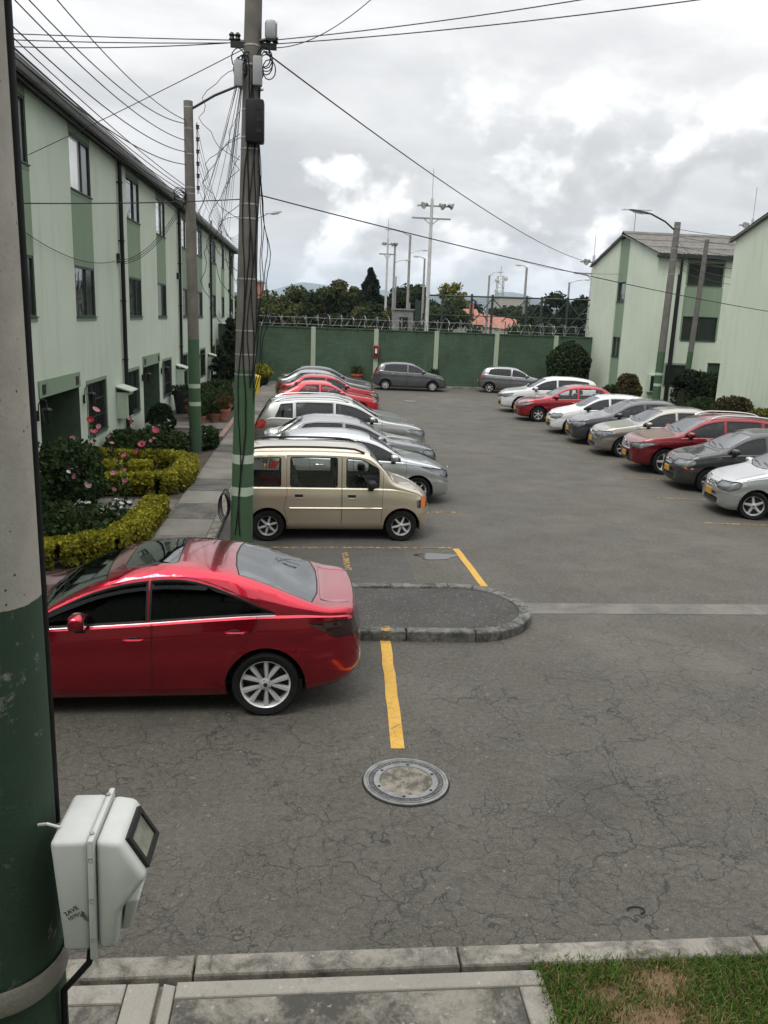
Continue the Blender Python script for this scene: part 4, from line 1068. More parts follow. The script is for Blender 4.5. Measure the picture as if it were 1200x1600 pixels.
    cut([(a*sx, b*sz) for a, b in hd], 'side', lambda f: abs(f.calc_center_median().y) > .30*hw and abs(f.normal.z) < .93, 30); pid_names[30] = 'headlight'
    tl = tail or [(LL/sx-.03, .70), (LL/sx-.03, .88), (LL/sx-.30, .90), (LL/sx-.20, .74)]
    cut([(a*sx, b*sz) for a, b in tl], 'side', lambda f: abs(f.calc_center_median().y) > .38*hw, 31); pid_names[31] = 'tail_light'
    if grille:
        for gi, gp in enumerate(grille):
            cut(roundpoly([(y*hw, z*sz) for y, z in gp], .03, 2), 'front', lambda f: f.normal.x > .25, 40+gi); pid_names[40+gi] = 'grille'
    # panels
    if t['d2'] is not None or tpl == 'coupe':
        d0, d1 = t['d0']*sx, t['d1']*sx; sill = bot(d1)+.12
        def dpoly(a, b, rear, first):
            P = [(a+(.03 if first else 0), sill), (b, sill)]
            if rear: P = [(a, sill), (xr-ra-.02, sill), (xr-ra+.06, sill+.28), (b, belt(b)-.08), (b+.01, belt(b)+.05)]
            hi = []
            e2 = b if not rear else b+.01
            for j in range(7):
                x = e2+(a-e2)*j/6
                zz = max(hiz(x)+.03, belt(x)+.03); hi.append((x, zz))
            return P+hi
        cut(dpoly(d0, d1, False, True), 'side', side, 50); pid_names[50] = 'door'
        if t['d2']: cut(dpoly(d1+.006, t['d2']*sx, True, False), 'side', side, 51); pid_names[51] = 'door'
    # bonnet and boot lid
    bx0, bx1 = .16*sx, cx_+.02
    poly = [(bx0, -.5*hw), (bx0, .5*hw), (bx0+.18, .76*hw), (bx1, .80*hw), (bx1+.02, 0), (bx1, -.80*hw), (bx0+.18, -.76*hw)]
    cut(poly, 'top', lambda f: f.normal.z > .35 and f.calc_center_median().z < top(cx_)+.1, 60); pid_names[60] = 'bonnet'
    if t.get('rear_deck'):
        x0, x1 = rb_+.03, LL-.075*sx
        cut([(x0, -.62*hw), (x1, -.60*hw), (x1, .60*hw), (x0, .62*hw)], 'top', lambda f: f.normal.z > .5 and f.calc_center_median().x < 0, 61); pid_names[61] = 'boot_lid'
    zb1 = .50*sz
    cut([(-.2, .0), (xf-ra*.97, .0), (xf-ra*.97, zb1-.02), (.1, zb1), (-.2, zb1)], 'side', lambda f: True, 70); pid_names[70] = 'front_bumper'
    cut([(LL+.2, .0), (xr+ra*.97, .0), (xr+ra*.97, zb1+.04), (LL-.15, zb1+.10), (LL+.2, zb1+.10)], 'side', lambda f: True, 71); pid_names[71] = 'rear_bumper'
    if cladding:
        zc = cladding; cut([(-.1, .1), (LL+.1, .1), (LL+.1, zc), (-.1, zc)], 'side', lambda f: True, 80); pid_names[80] = 'sill_cladding'
    # ---- build objects
    root = thing(name, (loc[0], loc[1], 0), label, 'car', group, rz=heading)
    def emit(pids, nm, mats, inset=0, depth=0, split=False, smooth=38, parent=root, push=0):
        fs = [f for f in bm.faces if f[lay] in pids]
        outs = []
        for sgn in ((1, -1) if split else (0,)):
            ff = [f for f in fs if sgn == 0 or f.calc_center_median().y*sgn > 0]
            if not ff: continue
            b2 = bmesh.new(); mp = {}
            for f in ff:
                vs = []
                for v in f.verts:
                    if v not in mp: mp[v] = b2.verts.new(v.co)
                    vs.append(mp[v])
                try: b2.faces.new(vs)
                except ValueError: pass
            b2.normal_update()
            if inset:
                ring = bmesh.ops.inset_region(b2, faces=b2.faces[:], thickness=inset, depth=depth, use_boundary=True, use_even_offset=False)['faces']
                for f in ring: f.material_index = 1
            if push:
                b2.normal_update()
                for v in b2.verts: v.co -= v.normal*push
            me = bpy.data.meshes.new(nm); b2.to_mesh(me); b2.free()
            for m_ in mats: me.materials.append(m_)
            me.polygons.foreach_set('use_smooth', [True]*len(me.polygons)); me.set_sharp_from_angle(angle=rad(smooth))
            o = bpy.data.objects.new(nm, me); C.objects.link(o); o.parent = parent; outs.append((sgn, o))
        return outs
    emit({0}, 'body', [paint])
    emit({98}, 'arch_lip', [paint if not cladding else PLAST])
    if cladding: emit({80}, 'sill_cladding', [PLAST])
    emit({70}, 'front_bumper', [bumper_mat or paint, SEAL], .004); emit({71}, 'rear_bumper', [bumper_mat or paint, SEAL], .004)
    emit({60}, 'bonnet', [paint, SEAL], .006, -.002); emit({61}, 'boot_lid', [paint, SEAL], .005, -.002)
    dd = {}
    for p_ in (50, 51):
        for sgn, o in emit({p_}, 'door', [paint, SEAL], .006, -.001, split=True): dd[(p_, sgn)] = o
    for i, p_ in enumerate(wins_):
        par = 50 if i == 0 else 51
        for sgn, o in emit({p_}, 'window', [glass, SEAL], .014, -.004, split=True):
            o.parent = dd.get((par, sgn), root) if not (wide_pillar and i == 2) and not (tpl == 'coupe' and i == 1) else root
    emit({20}, 'windscreen', [screen, SEAL], .018, -.003); emit({21}, 'rear_window', [GL_REAR if tpl == 'sedan3' else glass, SEAL], .016, -.003)
    if sunroof: emit({22}, 'sunroof', [GL_REAR, SEAL], .012, -.002)
    for sgn, o in emit({30}, 'headlight', [hmat or GL_LAMP, SEAL], .008, -.002, split=True):
        if not hmat:
            for s2, q in emit({30}, 'reflector', [REFL], split=True, push=.035):
                if s2 == sgn: q.parent = o
                else: bpy.data.objects.remove(q)
            cpt = np.array([v.co[:] for v in o.data.vertices]).mean(0)
            m_ = MB(); m_.lathe([(.0, .0), (.045, .0), (.055, .03)], 12, (cpt[0]-.045, cpt[1]*.98, cpt[2]), axis='x'); m_.build('lamp_bowl', CHROME, o, smooth=50)
    for sgn, o in emit({31}, 'tail_light', [tmat or TAILR, SEAL], .006, -.001, split=True): pass
    if grille:
        for gi, gp in enumerate(grille):
            for s_, o in emit({40+gi}, 'grille', [PLAST, CHROME if gi == 0 else PLAST], .018 if gi == 0 else .01, -.012):
                z0, z1 = min(p[1] for p in gp)*sz, max(p[1] for p in gp)*sz; yw = max(p[0] for p in gp)*hw*.86
                kk = max(1, int((z1-z0)/.045))
                xc_ = max(v.co.x for v in o.data.vertices)
                for i in range(1, kk+1):
                    z = z0+(z1-z0)*i/(kk+1)
                    pts = []
                    for j in range(-4, 5):
                        y = yw*j/4; pts.append((xc_-.012-.16*(abs(y)/hw)**2*.9, y, z))
                    m_ = MB(); m_.tube(pts, .007, 4); m_.build('grille_bar', CHROME if gi == 0 and badge else PLAST, o)
    bm.free()
    # wheel wells, wheels
    for cx in (xf, xr):
        for s_ in (1, -1):
            m_ = MB(); wy = hw*.985*plan(cx); yi = wy-.33; N2 = 16; vs = []; fs = []
            for j in range(N2+1):
                a = -.25+(PI+.5)*j/N2; 
                for yy in (wy-.04, yi): vs.append((LL/2-cx+(ra+.012)*math.cos(a), s_*yy, r+.01+(ra+.012)*math.sin(a)))
            for j in range(N2): fs.append((2*j, 2*j+1, 2*j+3, 2*j+2))
            vs.append((LL/2-cx, s_*yi, r)); 
            for j in range(N2): fs.append((2*j+1, 2*j+3, len(vs)-1))
            m_.add(vs, fs); m_.build('wheel_well', SEAL, root)
            wh = bpy.data.objects.new('wheel', None); C.objects.link(wh); wh.parent = root; wh.empty_display_size = .1
            tm, gm, hm, cm = wheel_meshes(wheel, r)
            wh.location = (LL/2-cx, s_*(wy-.115), r); wh.rotation_euler = (0, (cx*7.3+s_) % 1.2, 0 if s_ > 0 else PI)
            if cx == xf and steer: wh.rotation_euler.z += steer
            inst('tyre', tm, wh); inst('rim', gm, wh); inst('brake_disc', hm, wh); inst('hub_cap', cm, wh)
    # cabin
    fl = bot(LL/2)+.10
    m_ = MB(); m_.box((LL/2-xr+.1, -hw*.80, fl), (LL/2-cx_+.1, hw*.80, fl+.02)); m_.build('cabin_floor', CLOTH, root)
    m_ = MB(); vs = []; fs = []
    xx = np.linspace(hx_+.05, (we_t if tpl != 'coupe' else we_t), 9)
    for x in xx:
        w, zs, h = ledge(float(x)); ye = .925*w-tum*h-.07
        for q in (-1, -.5, 0, .5, 1): vs.append((LL/2-float(x), q*ye, zs+h*(.985-.05*abs(q)**2)-.035))
    for i in range(8):
        for j in range(4): fs.append((i*5+j, i*5+j+1, i*5+j+6, i*5+j+5))
    m_.add(vs, fs); m_.build('headliner', LINER, root)
    m_ = MB(); z1 = belt(cx_+.2)+.005
    m_.box((LL/2-cx_-.42, -hw*.78, z1-.28), (LL/2-cx_-.02, hw*.78, z1), .05); m_.build('dashboard', CLOTH, root, smooth=40)
    zst = fl+.30*sz; xs0 = hx_+.45*sx
    def seat_mb(cy, wd, x0):
        m = MB(); z0 = zst
        m.box((LL/2-x0-.05, cy-wd/2, fl+.03), (LL/2-x0+.42, cy+wd/2, z0+.06), .05)
        m.prism([(LL/2-x0-.03, z0+.0), (LL/2-x0+.09, z0+.0), (LL/2-x0-.05, z0+.50*sz), (LL/2-x0-.15, z0+.50*sz)], cy-wd/2+.02, cy+wd/2-.02, 'xz')
        return m
    for cy in (hw*.40, -hw*.40):
        so_ = fixn(seat_mb(cy, .48, xs0).build('seat', seat, root))
        MB().box((LL/2-xs0-.19, cy-.13, zst+.53*sz), (LL/2-xs0-.09, cy+.13, zst+.70*sz), .035).build('headrest', seat, so_, smooth=40)
    x2 = xs0+.80*sx
    so_ = fixn(seat_mb(0, hw*1.5, x2).build('rear_bench', seat, root))
    for cy in (hw*.42, -hw*.42): MB().box((LL/2-x2-.19, cy-.12, zst+.53*sz), (LL/2-x2-.10, cy+.12, zst+.66*sz), .035).build('headrest', seat, so_, smooth=40)
    sc = Vector((LL/2-cx_-.50, hw*.40, z1+.03)); m_ = MB(); pts = []
    for j in range(17):
        a = 2*PI*j/16; pts.append((sc.x+.09*math.sin(a), sc.y+.18*math.cos(a), sc.z+.155*math.sin(a)))
    m_.tube(pts, .014, 5, False); m_.tube([(sc.x, sc.y-.17, sc.z), (sc.x, sc.y+.17, sc.z)], .014, 5); m_.tube([sc, (sc.x+.2, sc.y, sc.z-.08)], .03, 6); m_.build('steering_wheel', PLAST, root, smooth=60)
    # mirrors
    xm = wf+t.get('mdx', .16)*sx; wm = hw*plan(xm)
    for s_ in (1, -1):
        zc = belt(xm)+.10
        mo = MB().box((LL/2-xm-.06, s_*(wm*.925), zc-.065), (LL/2-xm+.09, s_*(wm*.925+.20), zc+.075), .045).build('mirror', mirror_mat or paint, root, smooth=50)
        MB().box((LL/2-xm-.064, s_*(wm*.925+.03), zc-.045), (LL/2-xm-.0605, s_*(wm*.925+.18), zc+.055)).build('mirror_glass', CHROME, mo)
        m_ = MB(); m_.prism([(LL/2-xm+.05, zc-.12), (LL/2-xm-.04, zc-.12), (LL/2-xm-.03, zc-.04), (LL/2-xm+.05, zc-.04)], s_*(wm*.90), s_*(wm*.99), 'xz'); fixn(m_.build('mirror_foot', PLAST, mo))
    # door handles
    def ysurf(x, z):
        w, zs, h = ledge(x); zb = bot(x)+.03; return side_y(w, min(max((z-zb)/(zs-zb), 0), 1))
    for p_, xh in ((50, t['d1']*sx-.17), (51, (t['d2'] or 0)*sx-.20)):
        if p_ == 51 and not t['d2']: continue
        for s_ in (1, -1):
            if (p_, s_) not in dd: continue
            z = belt(xh)-.115*sz; y = ysurf(xh, z)
            m_ = MB()
            if handles == 'pull':
                m_.tube([(LL/2-xh-.095, s_*(y-.004), z), (LL/2-xh-.075, s_*(y+.028), z+.004), (LL/2-xh, s_*(y+.036), z+.006), (LL/2-xh+.075, s_*(y+.028), z+.004), (LL/2-xh+.095, s_*(y-.004), z)], [.012, .014, .015, .014, .012], 6)
                hd_ = m_.build('handle', paint, dd[(p_, s_)], smooth=50)
                m_ = MB(); m_.lathe([(.0, .004), (.035, .003), (.042, -.004)], 12, (0, 0, 0), 'y'); o = m_.build('handle_recess', SEAL, dd[(p_, s_)]); o.location = (LL/2-xh, s_*(y+.0), z-.004); o.rotation_euler.z = 0 if s_ > 0 else PI; o.scale = (1.5, 1, .8)
            else:
                m_.box((LL/2-xh-.07, s_*(y-.01), z-.022), (LL/2-xh+.07, s_*(y+.006), z+.022), .004); m_.build('handle', PLAST, dd[(p_, s_)])
                MB().box((LL/2-xh-.05, s_*(y-.0), z-.066), (LL/2-xh+.05, s_*(y+.007), z-.034), .004).build('handle_flap', paint, dd[(p_, s_)])
    if chrome_belt:
        for s_ in (1, -1):
            pts = []
            for j in range(19):
                x = wf+.02+(we_b-wf-.02)*j/18; w, zs, h = ledge(x); pts.append((LL/2-x, s_*(.928*w+.006), zs+.017))
            x = we_b; w, zs, h = ledge(x)
            for q in (.25, .5, .75):
                xx_ = we_b-(we_b-we_t)*q*.35+.02; w, zs, h = ledge(xx_); zq = zs+.02+h*.42*q; pts.append((LL/2-xx_-.0, s_*(.928*w-tum*(zq-zs)*.9+.006), zq))
            m_ = MB(); m_.tube(pts[:19], .0052, 5); m_.build('belt_trim', CHROME, root, smooth=60)
    if side_strip:
        for s_ in (1, -1):
            z = side_strip; pts = [(LL/2-x, s_*(ysurf(x, z)+.004), z) for x in np.linspace(xf+ra+.04, xr-ra-.04, 14)]
            m_ = MB(); m_.tube([Vector(p) for p in pts], .013, 4); m_.build('side_moulding', paint, root, smooth=30)
    if rails:
        for s_ in (1, -1):
            pts = []; x0, x1 = hx_+.12*sx, we_t+.12*sx
            for j in range(13):
                x = x0+(x1-x0)*j/12; w, zs, h = ledge(x); ye = .925*w-tum*h; up = .045*min(1, j/1.2, (12-j)/1.2)
                pts.append((LL/2-x, s_*(ye-.075), zs+h*.925+.006+up))
            m_ = MB(); m_.tube(pts, .02, 6); m_.build('roof_rail', rails, root, smooth=50)
    if wiper:
        for (y0, y1) in ((hw*.55, -.02), (-.05, -hw*.60)):
            pts = []
            for j in range(6):
                s = j/5; y = y0+(y1-y0)*s; x = cx_+.055+.10*s*(1-.3*s); w, zs, h = ledge(x); ye = .925*w-tum*h
                pts.append((LL/2-warp(x, y), y, top(x)-.035*(abs(y)/hw)**2+.018))
            m_ = MB(); m_.tube(pts, .0065, 4); m_.build('wiper', PLAST, root)
    xn = LL/2+.004
    if plate:
        for (xp, sgn) in ((xn, 1), (-LL/2-.004, -1)):
            zp = (.47 if sgn > 0 else .62)*sz
            MB().box((xp-.012, -.15, zp-.07), (xp+.012, .15, zp+.07), .006).build('number_plate', PLATE_Y, root)
    if badge:
        zb_ = badge[1]*sz; m_ = MB()
        if badge[0] == 'oval': m_.lathe([(.052, .0), (.056, .008), (.045, .010), (.04, .004), (0, .004)], 16, (0, 0, 0), 'x')
        elif badge[0] == 'ring': m_.lathe([(.040, .0), (.058, .0), (.058, .012), (.040, .012)], 18, (0, 0, 0), 'x', True); m_.box((0, -.075, -.012), (.013, .075, .012))
        elif badge[0] == 'diamond':
            m_.prism([(0, -.07), (.048, 0), (0, .07), (-.048, 0)], 0, .012, 'yz')
        else: m_.box((0, -.08, -.022), (.012, .08, .022)); m_.box((0, -.04, -.03), (.011, .04, .03))
        o = fixn(m_.build('badge', CHROME, root, smooth=40)); o.location = (LL/2+.002, 0, zb_)
        if badge[0] == 'oval': o.scale = (1, 1.35, .8)
    if fog:
        for s_ in (1, -1):
            y = hw*.66; x = LL/2-warp(.02, y)-.02
            m_ = MB(); m_.lathe([(.055, -.02), (.055, .012), (.045, .016), (0, .018)], 14, (0, 0, 0), 'x'); o = m_.build('fog_lamp', CHROME, root, smooth=40); o.location = (x-.04, s_*y, .40*sz); o.rotation_euler.z = s_*.55
    if amber:
        for s_ in (1, -1):
            a0, a1, z0, z1 = amber; y = ysurf(a1, (z0+z1)/2)
            pts = [(a0, z0), (a1, z0), (a1, z1), (a0, z1)]
            vs = []
            for (x, z) in pts: vs.append((LL/2-warp(x, ysurf(x, z))+.004, s_*(ysurf(x, z)+.008), z))
            m_ = MB(); m_.add(vs, [(0, 1, 2, 3) if s_ > 0 else (3, 2, 1, 0)]); m_.build('side_marker', AMBER, root)
    if antenna:
        m_ = MB(); x = hx_+.1; m_.tube([(LL/2-x, 0, top(x)), (LL/2-x-.25, 0, top(x)+.22)], .006, 4); m_.build('aerial', PLAST, root)
    if spoiler:
        x = t['rg'][0]*sx; z = top(x)+.012; w = ye_at(x)
        m_ = MB(); m_.prism([(LL/2-x+.22, z-.005), (LL/2-x-.08, z-.05), (LL/2-x-.09, z-.075), (LL/2-x+.20, z-.04)], -w*.96, w*.96, 'xz'); fixn(m_.build('spoiler', paint, root, smooth=40))
    return root
# ------------------------------------------------------------------ paints and the parked cars
P_RED = paint_mat('paint_soul_red', (.40, .004, .022), .95, .2, .0); P_GOLD = paint_mat('paint_champagne', (.57, .50, .385), .8, .32, .05)
P_SILV = paint_mat('paint_silver', (.50, .51, .52), .85, .30, .05); P_SILV2 = paint_mat('paint_silver_warm', (.40, .40, .385), .85, .30, .06); P_GREY = paint_mat('paint_mid_grey', (.20, .205, .21), .85, .28, .06)
P_DGREY = paint_mat('paint_dark_grey', (.05, .052, .058), .7, .3, .04); P_CHAR = paint_mat('paint_charcoal', (.085, .088, .092), .5, .32, .06); P_BRT = paint_mat('paint_bright_red', (.44, .006, .014), .35, .3, .04)
P_MAR = paint_mat('paint_maroon', (.20, .006, .012), .8, .3, .03); P_WHITE = paint_mat('paint_white', (.58, .59, .59), .0, .35, .05); P_BLACK = paint_mat('paint_black', (.006, .006, .007), .0, .6, .01)
P_BEIGE = paint_mat('paint_beige_grey', (.30, .285, .25), .85, .34, .06); P_CRIM = paint_mat('paint_crimson', (.30, .006, .016), .75, .3, .03)
GR_A = [[(-.50, .62), (.50, .62), (.44, .70), (-.44, .70)], [(-.48, .27), (.48, .27), (.44, .36), (-.44, .36)]]
GR_B = [[(-.26, .60), (.26, .60), (.30, .70), (-.30, .70)], [(-.48, .26), (.48, .26), (.44, .37), (-.44, .37)]]
GR_C = [[(-.42, .62), (.42, .62), (.48, .78), (-.48, .78)], [(-.48, .30), (.48, .30), (.44, .44), (-.44, .44)]]
HL_SWEPT = [(.05, .60), (.14, .57), (.45, .70), (.74, .83), (.62, .83), (.2, .755), (.06, .66)]
HL_ROUND = [(.05, .58), (.18, .56), (.38, .64), (.44, .74), (.36, .79), (.14, .74), (.05, .66)]
HL_BOX = [(.02, .60), (.30, .60), (.32, .74), (.02, .74)]
HL_SUV = [(.05, .70), (.20, .68), (.50, .80), (.56, .87), (.45, .885), (.15, .84), (.05, .78)]
R0 = 0.0; LEFT = PI
car('red_sedan', 'glossy red sedan with black tinted windows parked beside the kerbed island', 'sedan3', (-1.73, 8.25), rad(180+1.2), P_RED, wheel='y5', glass=GL_DARK,
    sunroof=True, chrome_belt=True, tmat=TAILD, nst=96, tail=[(4.54, .78), (4.56, .94), (4.30, .965), (4.00, .955), (4.10, .90), (4.28, .79)], crease=.012, grille=GR_B, plate=False)
car('gold_minivan', 'boxy champagne gold minivan with black roof rails in the left row', 'van', (.43, 14.66), rad(3.0), P_GOLD, wheel='six', glass=GL_CLEAR, wide_pillar=True, rails=PLAST,
    mirror_mat=PLAST, handles='flap', side_strip=.60, amber=(.05, .15, .60, .80), head=HL_BOX, grille=[[(-.5, .62), (.5, .62), (.5, .72), (-.5, .72)]], seat=CLOTH_G, L=3.42, crease=.004, nst=80, plate=True, screen=GL_CLEAR)
car('silver_hatchback', 'silver hatchback directly behind the gold minivan with swept headlights', 'hatch', (1.02, 17.62), rad(3.0), P_SILV, H=1.47, W=1.72, wheel='seven', head=HL_SWEPT, grille=[[(-.55, .36), (.55, .36), (.40, .56), (-.40, .56)], [(-.3, .62), (.3, .62), (.3, .67), (-.3, .67)]], badge=('oval', .67), nst=76, fog=True)
car('grey_saloon', 'grey saloon with arched roofline between the silver hatchback and the silver SUV', 'sedan', (.95, 20.25), rad(2.5), P_GREY, L=4.35, H=1.48, wheel='five', head=HL_ROUND, grille=GR_A, badge=('bar', .66), antenna=True)
car('silver_suv', 'tall silver SUV with roof rails and red tail light in the left row', 'suv', (.80, 22.9), rad(2.5), P_SILV2, L=4.78, H=1.72, W=1.86, wheel='five', head=HL_SUV, grille=GR_C, rails=P_SILV2, wide_pillar=True, tail=[(4.40, .80), (4.40, 1.02), (4.12, 1.06), (4.06, .98), (4.14, .84)])
car('silver_saloon', 'silver saloon mostly hidden behind the tall silver SUV, only its bonnet showing', 'sedan', (1.02, 25.6), rad(2), P_SILV, L=4.3, wheel='seven', head=HL_ROUND, grille=GR_A)
car('red_coupe', 'bright red angular two door coupe in the left row', 'coupe', (.68, 33.0), rad(1.5), P_BRT, wheel='six', glass=GL_CLEAR, head=HL_BOX, grille=[[(-.6, .56), (.6, .56), (.6, .63), (-.6, .63)]], bumper_mat=P_BRT, crease=.004)
car('dark_red_saloon', 'dark red saloon just behind the bright red coupe', 'sedan', (.78, 35.6), rad(1.5), P_CRIM, L=4.25, H=1.44, wheel='seven', head=HL_ROUND, grille=GR_A)
car('grey_fastback', 'pale grey saloon second from the far end of the left row', 'sedan', (.62, 38.2), rad(1.5), P_GREY, L=4.5, H=1.46, wheel='seven', head=HL_ROUND, grille=GR_A)
car('charcoal_saloon', 'charcoal saloon at the far end of the left row nearest the green wall', 'sedan', (.72, 40.8), rad(1.5), P_DGREY, L=4.6, H=1.48, wheel='seven', head=HL_ROUND, grille=GR_A)
car('dark_grey_hatchback', 'dark grey hatchback parked parallel to far green wall beneath the red hose cabinet', 'hatch', (5.42, 46.05), rad(-3), P_CHAR, L=4.12, H=1.54, wheel='multi', tail=[(3.86, .82), (3.90, 1.04), (3.70, 1.08), (3.62, .98)], head=HL_SWEPT, grille=GR_A, spoiler=True)
car('grey_hatchback', 'mid grey hatchback parked parallel to far green wall near the large bush', 'hatch', (11.35, 46.1), rad(-14), P_GREY, L=4.05, H=1.46, wheel='seven', tail=[(3.86, .78), (3.90, .95), (3.58, .98), (3.60, .90)], head=HL_SWEPT, grille=GR_A, spoiler=True)
# right row, noses to the road
RH = rad(180-5.5)
def rc(*a, **k): return car(*a, **k)
rc('white_suv', 'white SUV at the far end of right row with black lower grille', 'suv', (10.55, 36.2), RH, P_WHITE, L=4.48, H=1.63, wheel='five', head=HL_SUV, grille=GR_C, cladding=.36, badge=('oval', .80), spoiler=True, fog=True)
rc('crimson_saloon', 'crimson saloon in the right row between white SUV and white hatchback', 'sedan', (10.5, 33.1), RH, P_CRIM, L=4.4, H=1.50, wheel='six', glass=GL_CLEAR, head=HL_SWEPT, grille=GR_B, badge=('bar', .64), fog=True)
rc('white_hatchback', 'white hatchback in the right row beside the crimson saloon', 'hatch', (10.5, 29.3), RH, P_WHITE, L=3.85, H=1.45, W=1.65, wheel='six', head=HL_ROUND, grille=GR_B, badge=('bar', .66), mirror_mat=PLAST)
rc('dark_grey_saloon', 'dark grey saloon between the white hatchback and the beige grey saloon', 'sedan', (10.75, 26.9), RH, P_DGREY, L=4.3, H=1.52, wheel='seven', head=HL_ROUND, grille=GR_A, badge=('diamond', .67), fog=True, antenna=True)
rc('beige_grey_saloon', 'beige grey saloon in right row next to the dark red SUV', 'sedan', (10.76, 24.5), RH, P_BEIGE, L=4.32, H=1.52, wheel='seven', head=HL_ROUND, grille=GR_A, badge=('diamond', .67), lowgrille=True)
rc('dark_red_suv', 'dark red SUV with silver roof rails in the right row', 'suv', (10.88, 21.8), RH, P_MAR, L=4.45, H=1.63, wheel='five', head=HL_SUV, grille=GR_C, rails=P_SILV, cladding=.34, badge=('ring', .78), wide_pillar=True)
rc('black_hatchback', 'black hatchback between the dark red SUV and the small silver hatchback', 'hatch', (10.8, 19.4), RH, P_BLACK, L=3.92, H=1.50, W=1.68, wheel='six', head=HL_ROUND, grille=GR_B, badge=('bar', .66), amber=(.10, .34, .555, .59))
rc('small_silver_hatchback', 'small silver hatchback at the right picture edge, nearest of the right row', 'hatch', (10.35, 16.65), RH, P_SILV, L=3.54, H=1.48, W=1.60, wheel='five', head=HL_ROUND, grille=GR_B, badge=('oval', .66), fog=True, steer=-.35, nst=76)
# ================================================================== poles, lamps and wires
def pole_mat(name, top, zg, bands, green=(.055, .115, .055), band=(.36, .42, .33), pits=True):
    """concrete shaft painted green up to zg with pale bands (object space, z up)"""
    n = NT(name); sp = n.new('ShaderNodeSeparateXYZ'); n.L.new(n.co, sp.inputs[0]); z = n.math('ADD', sp.outputs['Z'], n.math('MULTIPLY', n.math('SUBTRACT', n.noise(7, 7, .7), .5), .04))
    top = shade(top, .76); green = shade(green, .80)
    c = n.mix(n.ramp(n.noise(3, 6, .65), [(.3, 0.), (.7, 1.)]), shade(top, .72), shade(top, 1.15))
    if pits:
        pt = n.math('MULTIPLY', n.ramp(n.voro(46), [(.10, 1.), (.22, 0.)]), n.ramp(n.voro(46, out='Color'), [(.66, 0.), (.82, 1.)])); c = n.mix(pt, c, (.03, .03, .028))
    g = n.mix(n.ramp(n.noise(5, 6, .7), [(.35, 0.), (.75, .6)]), green, shade(green, .72))
    c = n.mix(n.math('LESS_THAN', z, zg), c, g)
    c = n.mix(n.math('MULTIPLY', n.ramp(n.noise(6, 8, .75), [(.60, 0.), (.66, .8)]), n.math('LESS_THAN', z, zg)), c, shade(top, .7))
    for a, b in bands:
        c = n.mix(n.math('MULTIPLY', n.math('GREATER_THAN', z, a), n.math('LESS_THAN', z, b)), c, band)
    return n.set(c, .85, 0, n.bump(n.noise(30, 5, .7), .4, .006))
STEEL = plain('galvanised_steel', (.30, .31, .31), .45, .6, .15, 8); CABLE = plain('cable_black', (.010, .010, .011), .6); CABLE_G = plain('cable_grey', (.035, .036, .038), .6)
LAMPG = plain('lamp_head_grey', (.26, .27, .27), .45, .2, .1, 8); LENS = plain('lamp_lens', (.55, .56, .52), .2, 0, .05); BOXG = plain('utility_box_grey', (.24, .25, .25), .6, 0, .15, 6)
def shaft(parent, base, top, r0, r1, mat, n=20, seg=8, name='shaft'):
    b, t = Vector(base), Vector(top); o = MB().tube([b.lerp(t, i/seg) for i in range(seg+1)], [r0+(r1-r0)*i/seg for i in range(seg+1)], n).build(name, mat, parent, smooth=50); return o
def straps(parent, base, top, r0, r1, zs, mat=None):
    b, t = Vector(base), Vector(top)
    for z in zs:
        s = (z-b.z)/(t.z-b.z); p = b.lerp(t, s); r = r0+(r1-r0)*s+.004
        MB().lathe([(r, -.012), (r+.002, 0), (r, .012)], 16, p).build('strap', mat or STEEL, parent, smooth=40)
def lamp_head(parent, p, d, L=.62, w=.13, mat=None):
    """cobra lamp head at p pointing along d (xy)"""
    d = Vector(d).normalized(); sd = Vector((-d.y, d.x, 0)).normalized(); p = Vector(p); up = Vector((0, 0, 1)); vs = []; prof = [(0, .35, .35), (.2, .75, .8), (.55, 1, 1), (.85, .85, .75), (1, .4, .3)]
    for (s, a, h) in prof:
        c = p+d*L*s
        for (u, v) in ((-1, -.3), (-.8, .25), (0, .5), (.8, .25), (1, -.3)): vs.append(c+sd*w*a*u+up*(.14*h*v))
    fs = [(i*5+j, (i+1)*5+j, (i+1)*5+j+1, i*5+j+1) for i in range(4) for j in range(4)]+[(i*5+4, (i+1)*5+4, (i+1)*5, i*5) for i in range(4)]+[(0, 1, 2, 3, 4), (24, 23, 22, 21, 20)]
    o = fixn(obj('lamp_head', vs, fs, mat or LAMPG, parent, smooth=50))
    c = p+d*L*.58; m = MB(); q = []
    for (a, b) in ((-.22, -.75), (.22, -.7), (.22, .7), (-.22, .75)): q.append(c+d*L*a+sd*w*b-up*.05)
    q2 = [v-up*.025 for v in q]; m.add(q+q2, [(0, 1, 2, 3), (7, 6, 5, 4), (0, 4, 5, 1), (1, 5, 6, 2), (2, 6, 7, 3), (3, 7, 4, 0)]); fixn(m.build('lamp_lens', LENS, o)); return o
# ---- near pole with meter housing at the left edge
NPX, NPY = -.872, 2.12
np_ = thing('utility_pole', (NPX, NPY, 0), 'thick pitted concrete pole painted green below, at the left picture edge', 'pole', 'concrete utility poles')
shaft(np_, (0, 0, 0), (0, 0, 9.6), .178, .155, pole_mat('near_pole_paint', (.45, .42, .37), 3.06, [], (.028, .062, .034)), 40, 16)
m = MB(); m.tube([(.160, .056, 2.36+i*.4) for i in range(19)], .0145, 8); m.build('conduit', CABLE, np_, smooth=50)
for k in range(2): MB().lathe([(.183, -.035), (.187, -.02), (.187, .03), (.183, .045)], 40, (0, 0, 1.945+k*.0)).build('band', CONC_EDGE, np_, smooth=40) if k == 0 else None
